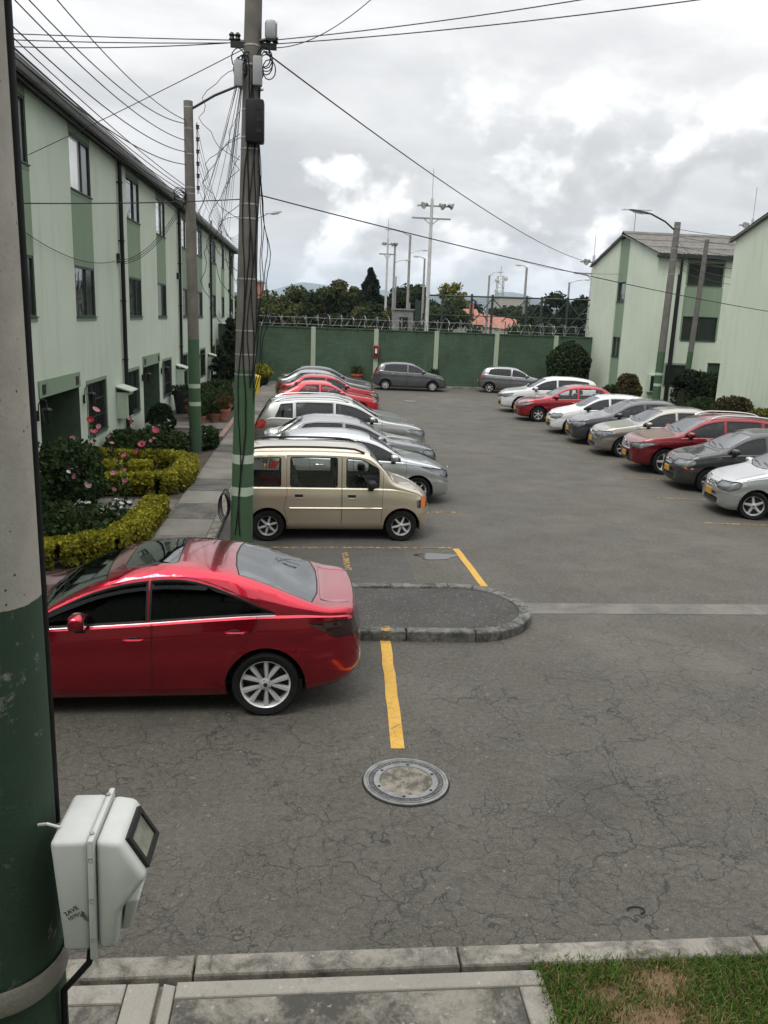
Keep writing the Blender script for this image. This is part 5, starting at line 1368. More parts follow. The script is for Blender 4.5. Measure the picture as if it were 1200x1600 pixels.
# meter housing: side profile in x (away from pole) and z, extruded in y
HOUS = NT('meter_housing_plastic'); HOUS.set(HOUS.mix(HOUS.ramp(HOUS.noise(6, 6, .7), [(.4, 0.), (.75, .5)]), (.50, .51, .49), (.36, .37, .345)), .5, 0, HOUS.bump(HOUS.noise(140, 3), .25, .001)); HOUS = HOUS.m
mh = thing('meter_housing', (-.662, 1.96, 2.098), 'pale grey plastic meter housing with small window strapped to the near pole', 'meter box')
def loft_prism(name, poly, y0, y1, bev, mat, parent):
    bm = bmesh.new(); a = [bm.verts.new((x, y0, z)) for x, z in poly]; b = [bm.verts.new((x, y1, z)) for x, z in poly]; n = len(poly)
    bm.faces.new(a); bm.faces.new(b[::-1])
    for i in range(n): bm.faces.new((a[i], b[i], b[(i+1) % n], a[(i+1) % n]))
    bmesh.ops.recalc_face_normals(bm, faces=bm.faces[:]); bmesh.ops.bevel(bm, geom=bm.edges[:], offset=bev, segments=3, profile=.5, affect='EDGES')
    m = MB(); m.addbm(bm); bm.free(); return m.build(name, mat, parent, smooth=50)
WY = .215
loft_prism('back_shell', [(.02, .005), (.082, .005), (.088, .335), (.0, .335)], .0, WY, .014, HOUS, mh)
loft_prism('flange', [(.083, -.012), (.097, -.012), (.103, .345), (.089, .345)], -.010, WY+.010, .004, HOUS, mh)
loft_prism('front_cover', [(.098, .006), (.142, .006), (.152, .115), (.218, .215), (.160, .325), (.104, .335)], .004, WY-.004, .016, HOUS, mh)
loft_prism('lower_cover', [(.145, .025), (.168, .03), (.19, .12), (.158, .115)], .05, WY-.03, .006, HOUS, mh)
# reading window on the sloped facet
fc = Vector((.189, WY/2, .27)); fd = Vector((.058, 0, -.110)).normalized(); fn = Vector((.110, 0, .058)).normalized()
def facet(nm, u0, u1, v0, v1, h0, h1, mat, hole=None):
    m = MB(); c = []
    for h in (h0, h1):
        for (u, v) in ((u0, v0), (u1, v0), (u1, v1), (u0, v1)): c.append(fc+fd*u+Vector((0, v, 0))+fn*h)
    m.add(c, [(0, 1, 2, 3), (7, 6, 5, 4), (0, 4, 5, 1), (1, 5, 6, 2), (2, 6, 7, 3), (3, 7, 4, 0)]); return fixn(m.build(nm, mat, mh))
for (u0, u1, v0, v1) in ((-.050, -.036, -.070, .070), (.036, .050, -.070, .070), (-.036, .036, -.070, -.056), (-.036, .036, .056, .070)): facet('window_gasket', u0, u1, v0, v1, -.004, .010, PLAST)
facet('window_pane', -.036, .036, -.056, .056, -.004, .004, plain('dusty_pane', (.20, .20, .16), .2, 0, .35, 18))
MB().box((.162, .06, .055), (.176, .10, .105), .004).build('seal_tag', plain('red_tag', (.38, .09, .06), .5), mh)
MB().tube([(.01, .06, .337), (-.02, .06, .348), (-.045, .075, .335)], .004, 5).build('tie_strap', plain('pale_strap', (.5, .5, .48), .6), mh)
for (x, y, z) in ((.090, .02, .338), (.090, .19, .338), (.088, -.0105, .05), (.090, -.0105, .17), (.0915, -.0105, .29)): MB().lathe([(.006, .0), (.006, .003), (0, .0035)], 8, (x+.004, y-.001, z+.008 if y > 0 else z), 'z' if y > 0 else 'y').build('screw', STEEL, mh)
MB().lathe([(.016, -.03), (.016, 0), (.012, .01)], 10, (.06, .10, -.004)).build('cable_gland', PLAST, mh, smooth=40)
MB().tube([(.06, .10, -.03), (.05, .10, -.12), (-.02, .11, -.22), (-.03, .12, -.5)], .009, 6).build('supply_cable', CABLE, mh)
INK = plain('marker_ink', (.03, .03, .035), .8)
def script_text(txt, x, z, rot, size):
    cu = bpy.data.curves.new('handwriting', 'FONT'); cu.body = txt; cu.size = size; cu.extrude = .0003; cu.materials.append(INK)
    o = bpy.data.objects.new('handwriting', cu); C.objects.link(o); o.parent = mh; o.location = (x, -.0012, z); o.rotation_euler = (PI/2, -rot, 0); bpy.context.view_layer.update(); me = bpy.data.meshes.new_from_object(o.evaluated_get(bpy.context.evaluated_depsgraph_get())); q = inst('handwriting', me, mh, o.location, o.rotation_euler); bpy.data.objects.remove(o); return q
script_text('2AVE', .030, .118, .62, .017); script_text('107016', .036, .103, .55, .015); script_text('80', .062, .118, -.6, .014); script_text('20', .070, .108, -.6, .014)
mh.scale = (1.12, 1.08, 1.02)
# ---- main pole by the gold minivan
mp_ = thing('utility_pole', (-1.08, 12.9, 0), 'tall concrete pole hung with cables, green base with two pale bands beside gold minivan', 'pole', 'concrete utility poles')
MB0, MT0 = (0, 0, 0), (.235, 0, 9.6)
CONCP = (.15, .138, .12)
shaft(mp_, MB0, MT0, .178, .108, pole_mat('main_pole_paint', CONCP, 2.97, [(1.02, 1.16), (1.53, 1.67)]), 24, 16)
straps(mp_, MB0, MT0, .178, .108, (2.9, 3.2, 3.55, 4.3, 5.15, 5.35, 6.1, 6.25, 6.62, 7.2, 7.45))
def onpole(z, dx=0, dy=0): s = z/9.6; return (.235*s+dx, dy, z)
rg = random.Random(8)
for k in range(5):
    a0 = -1.9+k*.35; pts = []
    for i in range(34):
        z = 7.3-i*(6.9 if k < 2 else 4.6)/33; r = .178-.07*z/9.6+.014; a = a0+.22*math.sin(i*.5+k*2)+rg.uniform(-.04, .04); pts.append(onpole(z, r*math.cos(a), r*math.sin(a)))
    MB().tube(pts, .008+.003*(k == 1), 5).build('cable_run', CABLE, mp_)
for k, (z, off) in enumerate(((6.2, .10), (5.9, .16), (6.1, .07), (5.8, .20))):
    pts = [onpole(z-i*.14, .13+off*math.sin(PI*i/24)*(1+.2*math.sin(i)), -.08) for i in range(25)]
    MB().tube(pts, .0065, 5).build('hanging_cable', CABLE, mp_)
MB().box((.10, -.30, 6.15), (.36, -.10, 6.72), .03).build('cable_closure', CABLE, mp_, smooth=40)
for z in (6.28, 6.43, 6.58): MB().box((.26, -.306, z), (.33, -.301, z+.05)).build('closure_latch', PLAST, mp_)
MB().box((-.06, -.22, 6.88), (.06, -.12, 7.22), .02).build('junction_box', BOXG, mp_, smooth=40)
MB().box((.20, -.25, 6.90), (.33, -.13, 7.28), .02).build('junction_box', BOXG, mp_, smooth=40)
MB().box((-.12, -.05, 7.42), (.52, .0, 7.50)).build('crossarm', BLACKM, mp_)
for x in (-.10, -.02, .40, .50):
    MB().lathe([(.02, 0), (.045, .02), (.03, .05), (.045, .08), (.02, .11)], 10, (x, -.025, 7.50)).build('insulator', BLACKM, mp_, smooth=40)
for k in range(11):
    pts = []; x0 = rg.uniform(-.2, .5)
    for i in range(13): a = 2*PI*i/12; pts.append((x0+.09*math.cos(a), -.12+rg.uniform(-.02, .02), 7.3+.13*math.sin(a)-k*.02))
    MB().tube(pts, .008, 4).build('slack_loop', CABLE, mp_)
fl = MB().box((.36, -.16, 7.52), (.52, .02, 7.78), .05).build('floodlight', LAMPG, mp_, smooth=40); fl.rotation_euler.y = 0
MB().box((.523, -.13, 7.55), (.533, -.01, 7.75)).build('floodlight_glass', LENS, fl); MB().tube([(.23, -.05, 7.5), (.42, -.07, 7.54)], .025, 6).build('floodlight_bracket', BLACKM, mp_)
for k in range(5):
    pts = []
    for i in range(25): a = 2*PI*i/24; pts.append((-.27+.07*math.cos(a)+k*.012, -.10+.03*math.cos(a+k), .82+.22*math.sin(a)+.02*k))
    MB().tube(pts, .007, 4).build('cable_coil', CABLE, mp_)
# ---- second pole in the garden
p2 = thing('street_lamp', (-3.14, 22.93, 0), 'concrete lamp pole standing in the garden with insulator rack and long lamp arm', 'street lamp')
shaft(p2, (0, 0, 0), (-.06, 0, 8.95), .168, .115, pole_mat('garden_pole_paint', (.175, .158, .135), 3.08, [(1.31, 1.42), (1.79, 1.90)]), 22, 12)
MB().tube([(-.02, 0, 8.75), (.6, 0, 9.12), (1.15, 0, 9.36), (1.25, 0, 9.36)], .032, 8).build('lamp_arm', BLACKM, p2, smooth=50)
lamp_head(p2, (1.2, 0, 9.34), (1, .1, 0), .62, .14)
straps(p2, (0, 0, 0), (-.06, 0, 8.95), .168, .115, (8.8, 8.3, 7.7, 6.9, 6.75))
rk = MB(); rk.tube([(.16, -.05, 6.75), (.155, -.05, 8.45)], .014, 5); rk.build('rack_bar', BLACKM, p2)
for k in range(6): MB().lathe([(.02, -.05), (.05, -.04), (.035, 0), (.05, .04), (.02, .05)], 10, (.17, -.05, 6.9+k*.29)).build('insulator', BLACKM, p2, smooth=40)
for k in range(5):
    pts = []
    for i in range(13): a = 2*PI*i/12; pts.append((-.28+.16*math.cos(a)*rg.uniform(.7, 1.1), -.12, 6.75+.16*math.sin(a)*rg.uniform(.7, 1.1)-k*.05))
    MB().tube(pts, .010, 4).build('slack_loop', CABLE, p2)
# ---- far lamp pole seen past the main pole
p3 = thing('street_lamp', (-3.0, 36.5, 0), 'far lamp pole half hidden behind the cable hung pole', 'street lamp')
shaft(p3, (0, 0, 0), (0, 0, 7.75), .15, .11, pole_mat('far_pole_paint', (.19, .18, .165), 2.9, []), 14)
MB().tube([(0, 0, 7.4), (.5, 0, 7.62), (1.05, 0, 7.86)], .03, 6).build('lamp_arm', STEEL, p3); lamp_head(p3, (1.0, 0, 7.88), (1, 0, .15), .68, .14)
rl = thing('roof_lamp', (XF+.30, 46.6, ZE), 'small lamp on a bracket at the terrace roof edge', 'lamp')
MB().tube([(0, 0, .05), (0, 0, .75), (.5, 0, 1.0), (1.1, 0, 1.12)], .035, 6).build('lamp_arm', STEEL, rl); lamp_head(rl, (1.05, 0, 1.14), (1, 0, .1), .55, .12)
# ---- right side poles
r1 = thing('street_lamp', (15.80, 37.0, 0), 'concrete lamp pole with arm reaching left before the far gabled house', 'street lamp')
shaft(r1, (0, 0, 0), (.12, 0, 8.4), .19, .135, pole_mat('right_pole_paint', (.17, .16, .145), 2.8, [(1.26, 1.38), (1.75, 1.87)]), 20, 12)
MB().tube([(.1, 0, 8.0), (-.45, 0, 8.40), (-1.15, 0, 8.70)], .038, 8).build('lamp_arm', BLACKM, r1, smooth=50); lamp_head(r1, (-1.08, 0, 8.68), (-1, 0, .14), 1.05, .13, BLACKM)
straps(r1, (0, 0, 0), (.12, 0, 8.4), .19, .135, (6.2, 6.8, 7.3, 7.8, 8.2))
MB().tube([(.38, -.1, .1), (.42, -.1, 6.2)], .06, 8).build('conduit', PIPE_M, r1, smooth=40)
r2 = thing('utility_pole', (18.05, 39.0, 0), 'slim leaning pole before the dark windows of the far gabled house', 'pole', 'concrete utility poles')
shaft(r2, (0, 0, 0), (.24, 0, 7.95), .15, .10, pole_mat('slim_pole_paint', (.16, .15, .135), 2.8, []), 16, 10)
# ---- overhead wires
def wire(a, b, sag, r, label, group, mat=None, n=18, name='overhead_wire'):
    a, b = Vector(a), Vector(b); pts = [a.lerp(b, i/n)-Vector((0, 0, 4*sag*(i/n)*(1-i/n))) for i in range(n+1)]
    o = MB().tube(pts, r, 4).build(name, mat or CABLE_G, None); return tag(o, label, 'wire', group)
mtop = lambda z, dx=0: (-1.08+.235*z/9.6+dx, 12.88, z)
LBL = 'thin wire running level from the cable hung pole to the left edge'
for (z, e, s, l) in ((7.52, 7.46, .02, 'upper thin wire running level from cable hung pole toward the left edge'), (7.50, 7.33, .10, 'lower sagging wire running from cable hung pole toward the left edge'), (7.49, 7.40, .05, 'middle wire running level from cable hung pole toward left edge')):
    wire(mtop(z, -.12), (-6.2, 13.2, e), s, .007, l, 'wires left of the cable hung pole')
wire(mtop(7.55, .31), (6.6, 8.4, 7.75), .12, .007, 'upper wire from the cable hung pole to the top right sky', 'wires right of the cable hung pole')
wire(mtop(7.50, .31), (6.8, 8.2, 7.42), .10, .007, 'lower wire from the cable hung pole to the top right sky', 'wires right of the cable hung pole')
wire(mtop(7.45, .30), (1.0, 8.6, 7.2), .22, .006, 'short sagging wire rising from the cable hung pole to the top edge', 'wires right of the cable hung pole')
wire(mtop(7.40, .16), (16.45, 49.2, 7.4), .5, .013, 'long thin wire descending from cable hung pole to the far gabled house', 'wires right of the cable hung pole', n=30)
wire(mtop(5.50, .1), (16.4, 25.5, 4.25), .18, .009, 'long wire crossing over the car park to the nearer gabled house', 'wires right of the cable hung pole', CABLE, n=26)
wire((-4.6, 9.0, 4.75), mtop(5.42, -.1), .05, .007, 'dark wire crossing the terrace facade to the cable hung pole', 'wires across the facade', CABLE)
wire((-5.25, 16.8, 6.5), mtop(7.42, -.1), .02, .007, 'taut service wire slanting from terrace facade up to cable hung pole', 'wires across the facade')
wire((-5.25, 16.0, 5.15), (-5.2, 24.0, 5.12), .30, .008, 'slack wire looping along the terrace facade between windows', 'wires across the facade')
for k in range(3): wire((-5.2, 24.05, 5.1-.05*k), (-3.3, 22.85, 6.7-.08*k), .35, .008, ['upper', 'middle', 'lower'][k]+' slack service wire from the downpipe box to the garden lamp pole', 'service wires to the garden lamp pole', CABLE)
for k, (z0, z1, s) in enumerate(((7.9, 8.50, .95), (7.8, 8.42, 1.15), (7.6, 8.02, .95), (7.5, 7.75, 1.0), (7.3, 7.45, 1.0))):
    wire((-2.75-.1*k, -4, z0), (-3.27, 22.9, z1), s, .010, ['topmost', 'second highest', 'middle', 'second lowest', 'lowest', 'bottom'][k]+' sagging wire of the bundle reaching the garden lamp pole from upper left', 'bundle to the garden lamp pole', CABLE, n=40)
for k in range(5):
    wire((-4.35-.12*k, 4, 7.75+.06*k), (-3.32, 22.9, 6.95-.09*k), .25+.05*k, .010, ['outermost', 'second', 'third', 'fourth', 'innermost'][k]+' of five wires strung along terrace eaves to garden lamp pole', 'wires along the eaves', CABLE, n=30)
wire((-5.2, 9, 8.1), (-5.0, 46, 7.1), .12, .011, 'dark cable strung close along the terrace eaves', 'wires along the eaves', CABLE, n=30)
for k in range(6):
    wire((-2.98, 22.88, 6.9+k*.29), (-2.95, 36.4, 7.2-.12*k), .7+.05*k, .006, 'wire from the '+['lowest', 'second', 'third', 'fourth', 'fifth', 'topmost'][k]+' spool of the insulator rack to the far lamp pole', 'wires beyond the insulator rack', n=22)
rg = random.Random(3)
for k in range(11):
    y = rg.uniform(31, 52); z = rg.uniform(6.9, 7.6)
    wire(mtop(7.35+rg.uniform(-.1, .1), -.1), (XF+.2, y, z), rg.uniform(.05, .9), .0048, 'thin service drop fanning from the cable hung pole to far terrace eaves', 'service drops to the terrace', n=20)
for k in range(5):
    y = rg.uniform(33, 50)
    wire((-3.3, 22.95, 7.0+.1*k), (XF+.2, y, 7.3), rg.uniform(.2, .7), .006, 'thin service drop from garden lamp pole to the terrace eaves', 'service drops from the garden lamp pole', n=16)
for k, (z0, e) in enumerate(((8.1, 7.4), (7.8, 6.9), (7.4, 6.5), (7.2, 6.25), (6.8, 6.2))):
    wire((15.88, 36.9, z0), (21.5, 28.0, e), .35, .010, ['topmost', 'second highest', 'middle', 'second lowest', 'lowest', 'bottom'][k]+' of five wires crossing nearer gable from right lamp pole', 'wires right of the right lamp pole', n=16)
for k, (z0, e) in enumerate(((7.7, 6.9), (7.0, 6.5), (6.7, 6.2))):
    wire((15.9, 36.95, z0), (18.26, 38.95, e), .12, .010, ['upper', 'middle', 'lower'][k]+' short wire between right lamp pole and slim leaning pole', 'wires between right poles', n=8)
    wire((18.26, 38.95, e), (22.4, 32.0, e-.3), .4, .010, ['upper', 'middle', 'lower'][k]+' wire from the slim leaning pole to the right edge', 'wires right of the slim pole', n=12)
wire((14.2, 60, 8.3), (16.45, 44.8, 6.6), .3, .010, 'faint wire reaching the far gable from behind the wall', 'wires right of the cable hung pole', n=12)

# tangle of slack service lines round the cable hung pole
rg = random.Random(17)
for k in range(7):
    z0 = rg.uniform(5.2, 7.3); z1 = z0-rg.uniform(.6, 2.2); dx = rg.uniform(.15, .55)
    pts = [onpole(z0+(z1-z0)*i/14, -.14-dx*math.sin(PI*i/14)**.8*(1+.1*math.sin(i*1.7)), -.06-.05*math.sin(i+k)) for i in range(15)]
    MB().tube(pts, .0045, 4).build('slack_line', CABLE_G, mp_)
# ================================================================== beyond the wall
WHITEP = plain('pale_mast_paint', (.42, .42, .41), .6, .1, .12, 4); GREYP = plain('grey_mast', (.24, .235, .22), .7, .1, .2, 4); FLD = plain('flood_head', (.16, .165, .17), .4, .5)
def flood_head(parent, p, d, s=1.0):
    o = MB().lathe([(.10*s, -.20*s), (.13*s, -.10*s), (.16*s, 0), (.28*s, .24*s), (.29*s, .26*s)], 14).build('flood_head', FLD, parent, smooth=50); MB().lathe([(0, .235*s), (.275*s, .235*s)], 14).build('flood_glass', LENS, o)
    o.location = p; o.rotation_euler = Vector(d).to_track_quat('Z', 'Y').to_euler(); return o
def flood_mast(x, y, zt, spike, label, r=.17, k=1.0, dirs=((-1, -.5, -.45), (.6, -.5, -.5), (1, -.3, -.4))):
    t = thing('floodlight_mast', (x, y, 0), label, 'floodlight mast')
    shaft(t, (0, 0, 0), (0, 0, zt), r, r*.6, WHITEP, 14, 6, 'mast'); MB().tube([(0, 0, zt), (0, 0, zt+spike)], .022, 5).build('lightning_rod', STEEL, t)
    MB().box((-1.35*k, -.06, zt-1.35), (1.35*k, .06, zt-1.25)).build('crossarm', GREYP, t); MB().box((-1.0*k, -.06, zt-.52), (1.5*k, .06, zt-.43)).build('crossarm', GREYP, t)
    for (x0, x1) in ((-1.0, 0), (1.0, 0)): MB().tube([(x0*.55*k, 0, zt-1.3), (x1, 0, zt-1.75)], .03, 5).build('brace', GREYP, t)
    for px, d in zip((-.45, .65, 1.25), dirs): flood_head(t, (px*k, -.1, zt-.42), d, .85*max(k, .7))
    return t
flood_mast(8.12, 60, 12.0, 1.95, 'tallest pale floodlight mast behind the green wall, three lamps on crossarms')
flood_mast(6.44, 75, 10.6, 1.6, 'slimmer pale floodlight mast left of the tallest mast', .13, .55)
flood_mast(20.6, 62, 8.9, 1.5, 'floodlight mast peeping over the far gabled house', .16)
flood_mast(32.4, 62, 12.0, 2.2, 'floodlight mast rising behind the nearer gabled house', .16)
def lamp_pole(x, y, zt, label, arms, r=.13, mat=None):
    t = thing('street_lamp', (x, y, 0), label, 'street lamp'); shaft(t, (0, 0, 0), (0, 0, zt), r, r*.65, mat or GREYP, 10, 5)
    for (dx, dz, z) in arms:
        MB().tube([(0, 0, z), (dx*.5, 0, z+dz*.7), (dx, 0, z+dz)], .04, 5).build('lamp_arm', STEEL, t); lamp_head(t, (dx, 0, z+dz), (1 if dx > 0 else -1, 0, .05), .75, .17)
    return t
lamp_pole(7.08, 75, 10.3, 'grey lamp post close beside the slim pale mast', [(.7, .25, 8.6)])
lamp_pole(8.38, 75, 11.0, 'grey post with a long arm reaching left beyond the wall', [(-1.5, .45, 10.9), (.9, .35, 9.4)], .15)
lamp_pole(9.74, 75, 9.1, 'short grey lamp post just left of the tallest mast base', [(-.35, .2, 9.0)])
lamp_pole(7.95, 82, 7.8, 'faint thin post between the grey lamp posts', [], .10)
lamp_pole(18.9, 75, 8.7, 'lamp post rising over the sports cage', [(-.3, .25, 8.6)], .15)
lamp_pole(15.58, 75, 7.9, 'lamp post behind the orange roofed house', [(.5, .4, 7.8)])
lamp_pole(22.88, 75, 7.6, 'lamp post with arm to the right above the dark trees', [(1.2, .35, 7.5)])
# sports cage
CAGE = plain('cage_steel', (.022, .035, .030), .6, .3, .2, 5)
NETM = NT('cage_netting'); NETM.N.remove(NETM.b)
_v = NETM.voro(9.0, 'DISTANCE_TO_EDGE', rnd=0.0); _d = NETM.new('ShaderNodeBsdfDiffuse'); _d.inputs['Color'].default_value = (.02, .03, .026, 1); _t = NETM.new('ShaderNodeBsdfTransparent'); _m = NETM.new('ShaderNodeMixShader')
NETM.L.new(NETM.ramp(_v, [(.04, .55), (.12, .12)]), _m.inputs[0]); NETM.L.new(_t.outputs[0], _m.inputs[1]); NETM.L.new(_d.outputs[0], _m.inputs[2]); NETM.L.new(_m.outputs[0], NETM.out.inputs['Surface']); NETM = NETM.m
cg = thing('sports_cage', (0, 0, 0), 'dark steel sports cage of posts and netting beyond the green wall', 'fence')
cp = [8.0, 9.2, 11.3, 12.8, 15.3, 16.4, 18.3, 20.1, 22.0]
for x in cp: MB().box((x-.07, 59.93, 0), (x+.07, 60.07, 5.75 if x > 9 else 5.5)).build('post', CAGE, cg)
for (z, r) in ((5.55, .06), (4.2, .03), (2.9, .03)): MB().tube([(8, 60, z), (22, 60, z+.12)], r, 5).build('rail', CAGE, cg)
for a, b in ((11.3, 12.8), (15.3, 16.4), (12.8, 15.3), (16.4, 18.3), (18.3, 20.1)):
    MB().tube([(a, 60.02, 5.5), ((a+b)/2+.5, 60.02, 3.9)], .04, 5).build('brace', CAGE, cg); MB().tube([(b, 60.02, 5.5), ((a+b)/2-.5, 60.02, 3.9)], .04, 5).build('brace', CAGE, cg)
for k in range(6): MB().box((7.4+k*.26, 61+k*1.6, 0), (7.5+k*.26, 61.1+k*1.6, 5.3)).build('post', CAGE, cg)
for a, b in zip(cp, cp[1:]): obj('netting', [(a, 60.1, 0), (b, 60.1, 0), (b, 60.1, 5.5), (a, 60.1, 5.5)], [(0, 1, 2, 3)], NETM, cg)
# orange roofed house, white hut, brick block, tower
ORT = NT('orange_roof_tiles'); _w = ORT.new('ShaderNodeTexWave'); _w.inputs['Scale'].default_value = 3; ORT.L.new(ORT.co, _w.inputs['Vector']); ORT.set(ORT.mix(ORT.ramp(ORT.noise(3, 5), [(.3, 0.), (.7, 1.)]), (.33, .12, .085), (.46, .20, .15)), .85, 0, ORT.bump(_w.outputs['Fac'], .5, .05)); ORT = ORT.m
WWALL = plain('cream_wall', (.55, .52, .46), .9, 0, .1, 2)
hs = thing('tiled_house', (0, 0, 0), 'low house with orange tiled roof seen through the sports cage', 'house')
MB().box((15.2, 95, 0), (24.5, 103, 3.4)).build('wall', WWALL, hs)
m = MB(); m.add([(15.0, 94.5, 3.55), (19.3, 94.5, 3.55), (19.3, 99, 5.3), (17.0, 99, 5.3), (24.9, 94.7, 3.0), (24.9, 99, 4.2), (15.0, 103, 3.5), (19.3, 103, 3.5), (24.9, 103, 3.0), (19.31, 94.7, 3.35), (19.31, 99, 4.9), (19.31, 103, 3.3)], [(0, 1, 2, 3), (9, 4, 5, 10), (3, 2, 7, 6), (10, 5, 8, 11), (0, 3, 6), (1, 9, 10, 2), (2, 10, 11, 7)]); m.build('roof', ORT, hs)
MB().box((17.9, 96, 4.6), (18.4, 96.5, 5.9)).build('chimney', ORT, hs)
for x in (16, 18, 20.4, 22.6):
    w = MB().box((x, 94.93, 1.2), (x+.9, 94.99, 2.5)).build('window', FRAME, hs); MB().box((x+.08, 94.90, 1.28), (x+.82, 94.925, 2.42)).build('pane', PANE_D, w)
HUTW = plain('hut_render', (.17, .17, .165), .9, 0, .25, 3)
ht = thing('white_hut', (0, 0, 0), 'small white flat roofed hut beyond the wall behind the masts', 'hut')
MB().box((6.75, 70, 0), (8.35, 72, 4.55)).build('wall', HUTW, ht); MB().box((6.68, 69.9, 4.555), (8.42, 72.1, 4.68)).build('roof', HUTW, ht); MB().box((7.2, 69.95, 2.6), (7.9, 69.995, 4.0)).build('window', PANE_D, ht); MB().box((7.9, 70.3, 4.685), (8.1, 70.6, 5.2)).build('chimney', HUTW, ht)
BRK = plain('far_brick', (.28, .12, .08), .9, 0, .2, 1)
bb = thing('brick_block', (0, 0, 0), 'brick apartment block edge showing right of the cable hung pole', 'building')
MB().box((-13.0, 150, 0), (-8.9, 158, 9.2)).build('wall', BRK, bb); MB().box((-9.0, 149, 0), (-8.0, 156, 7.4)).build('stair_wall', BRK, bb); MB().box((-13.2, 149.8, 9.21), (-8.8, 158, 9.5)).build('roof', GREYP, bb)
for z in (2, 4.6, 7.2): w = MB().box((-11.4, 149.94, z), (-10.2, 149.99, z+1.3)).build('window', PANE_D, bb)
fb = thing('pale_apartment_block', (0, 0, 0), 'hazy pale apartment block on the skyline beneath the radio tower', 'building')
MB().box((58, 262, 0), (68, 270, 11.5)).build('wall', plain('far_pale', (.40, .38, .34), .9), fb); MB().box((57.8, 261.8, 11.51), (68.2, 270, 12)).build('roof', GREYP, fb)
for i in range(4):
    for j in range(3): MB().box((59.2+i*2.3, 261.93, 2+j*3), (60.4+i*2.3, 261.99, 3.4+j*3)).build('window', PANE_D, fb)
tw = thing('radio_tower', (66.4, 300, 0), 'lattice radio tower far on the skyline', 'tower')
LAT = plain('tower_steel', (.24, .24, .24), .6, .3)
for (a, b) in ((-1, -1), (1, -1), (1, 1), (-1, 1)): MB().tube([(a*1.5, b*1.5, 0), (a*1.0, b*1.0, 20)], .14, 4).build('leg', LAT, tw)
for k in range(10):
    z0, z1 = k*2, k*2+2; w0, w1 = 1.5-.5*z0/20, 1.5-.5*z1/20; s = 1 if k % 2 else -1
    MB().tube([(-w0*s, -w0, z0), (w1*s, -w1, z1)], .08, 4).build('lattice_brace', LAT, tw); MB().tube([(-w1, -w1, z1), (w1, -w1, z1)], .08, 4).build('lattice_rail', LAT, tw)
for (x, z) in ((-1.6, 18.6), (1.7, 19.2), (-1.5, 15.0), (1.4, 12.5)): MB().lathe([(0, 0), (.7, .15), (.75, .3)], 12, (x, -1.4, z), 'y').build('dish', WHITEP, tw)
MB().tube([(0, 0, 20), (0, 0, 23.5)], .10, 4).build('lightning_rod', LAT, tw)
# hills
def hills():
    rng = np.random.RandomState(5); n = 90; xs = np.linspace(-2600, 3200, n); vs = []; fs = []
    h = 92+14*np.sin(xs/420.)+12*np.sin(xs/170.+1)+7*np.sin(xs/60.+2)+rng.uniform(-3, 3, n)+22*np.exp(-((xs+150)/200)**2)
    for i in range(n):
        for (yy, f) in ((3600, 0), (3900, .45), (4300, .8), (4700, 1.0), (5200, .6)): vs.append((xs[i]*(yy/4700), yy, f*h[i]*1.48+rng.uniform(-4, 4)*f))
    for i in range(n-1):
        for j in range(4): fs.append((i*5+j, (i+1)*5+j, (i+1)*5+j+1, i*5+j+1))
    o = obj('hills', vs, fs, plain('forest_hills', (.035, .055, .04), .95, 0, .3, .004), smooth=60); return tag(o, kind='structure')
hills()
# ================================================================== trees, hedges, flowers
def leaves(name, P, size, mats, parent=None, flat=.0, seed=0, elong=1.6, fm=None):
    """one quad a leaf, folded at random; P is (n,3)"""
    rng = np.random.RandomState(seed); P = np.asarray(P, float); n = len(P)
    u = rng.normal(size=(n, 3)); u[:, 2] *= (1-flat); u /= np.linalg.norm(u, axis=1, keepdims=True)
    w = rng.normal(size=(n, 3)); v = np.cross(u, w); v /= np.linalg.norm(v, axis=1, keepdims=True)
    s = (np.asarray(size)*rng.uniform(.65, 1.3, n))[:, None]
    V = np.stack([P-u*s*elong*.5, P+v*s*.5, P+u*s*elong*.5, P-v*s*.5], 1).reshape(-1, 3)
    me = bpy.data.meshes.new(name); me.vertices.add(4*n); me.vertices.foreach_set('co', V.ravel()); me.loops.add(4*n); me.loops.foreach_set('vertex_index', np.arange(4*n)); me.polygons.add(n); me.polygons.foreach_set('loop_start', np.arange(n)*4)
    mats = mats if isinstance(mats, (list, tuple)) else [mats]
    for m in mats: me.materials.append(m)
    if len(mats) > 1: me.polygons.foreach_set('material_index', fm if fm is not None else rng.randint(0, len(mats), n))
    me.update(calc_edges=True); me.validate()
    o = bpy.data.objects.new(name, me); C.objects.link(o); o.parent = parent; return o
LF_DARK = leaf_mat('foliage_dark', (.018, .032, .012), (.045, .065, .022)); LF_MID = leaf_mat('foliage_mid', (.03, .052, .016), (.085, .105, .034)); LF_OLIVE = leaf_mat('foliage_olive', (.05, .06, .02), (.12, .12, .045))
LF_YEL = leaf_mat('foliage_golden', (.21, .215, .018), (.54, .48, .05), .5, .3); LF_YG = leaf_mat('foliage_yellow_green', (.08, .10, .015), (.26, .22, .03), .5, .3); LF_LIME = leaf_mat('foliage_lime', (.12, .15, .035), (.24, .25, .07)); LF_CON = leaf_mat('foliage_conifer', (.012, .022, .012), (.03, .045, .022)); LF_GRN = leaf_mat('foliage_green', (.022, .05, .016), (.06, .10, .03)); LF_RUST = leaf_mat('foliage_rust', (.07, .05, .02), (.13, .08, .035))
BARK = plain('bark', (.07, .055, .04), .95, 0, .35, 6, .03, 14)
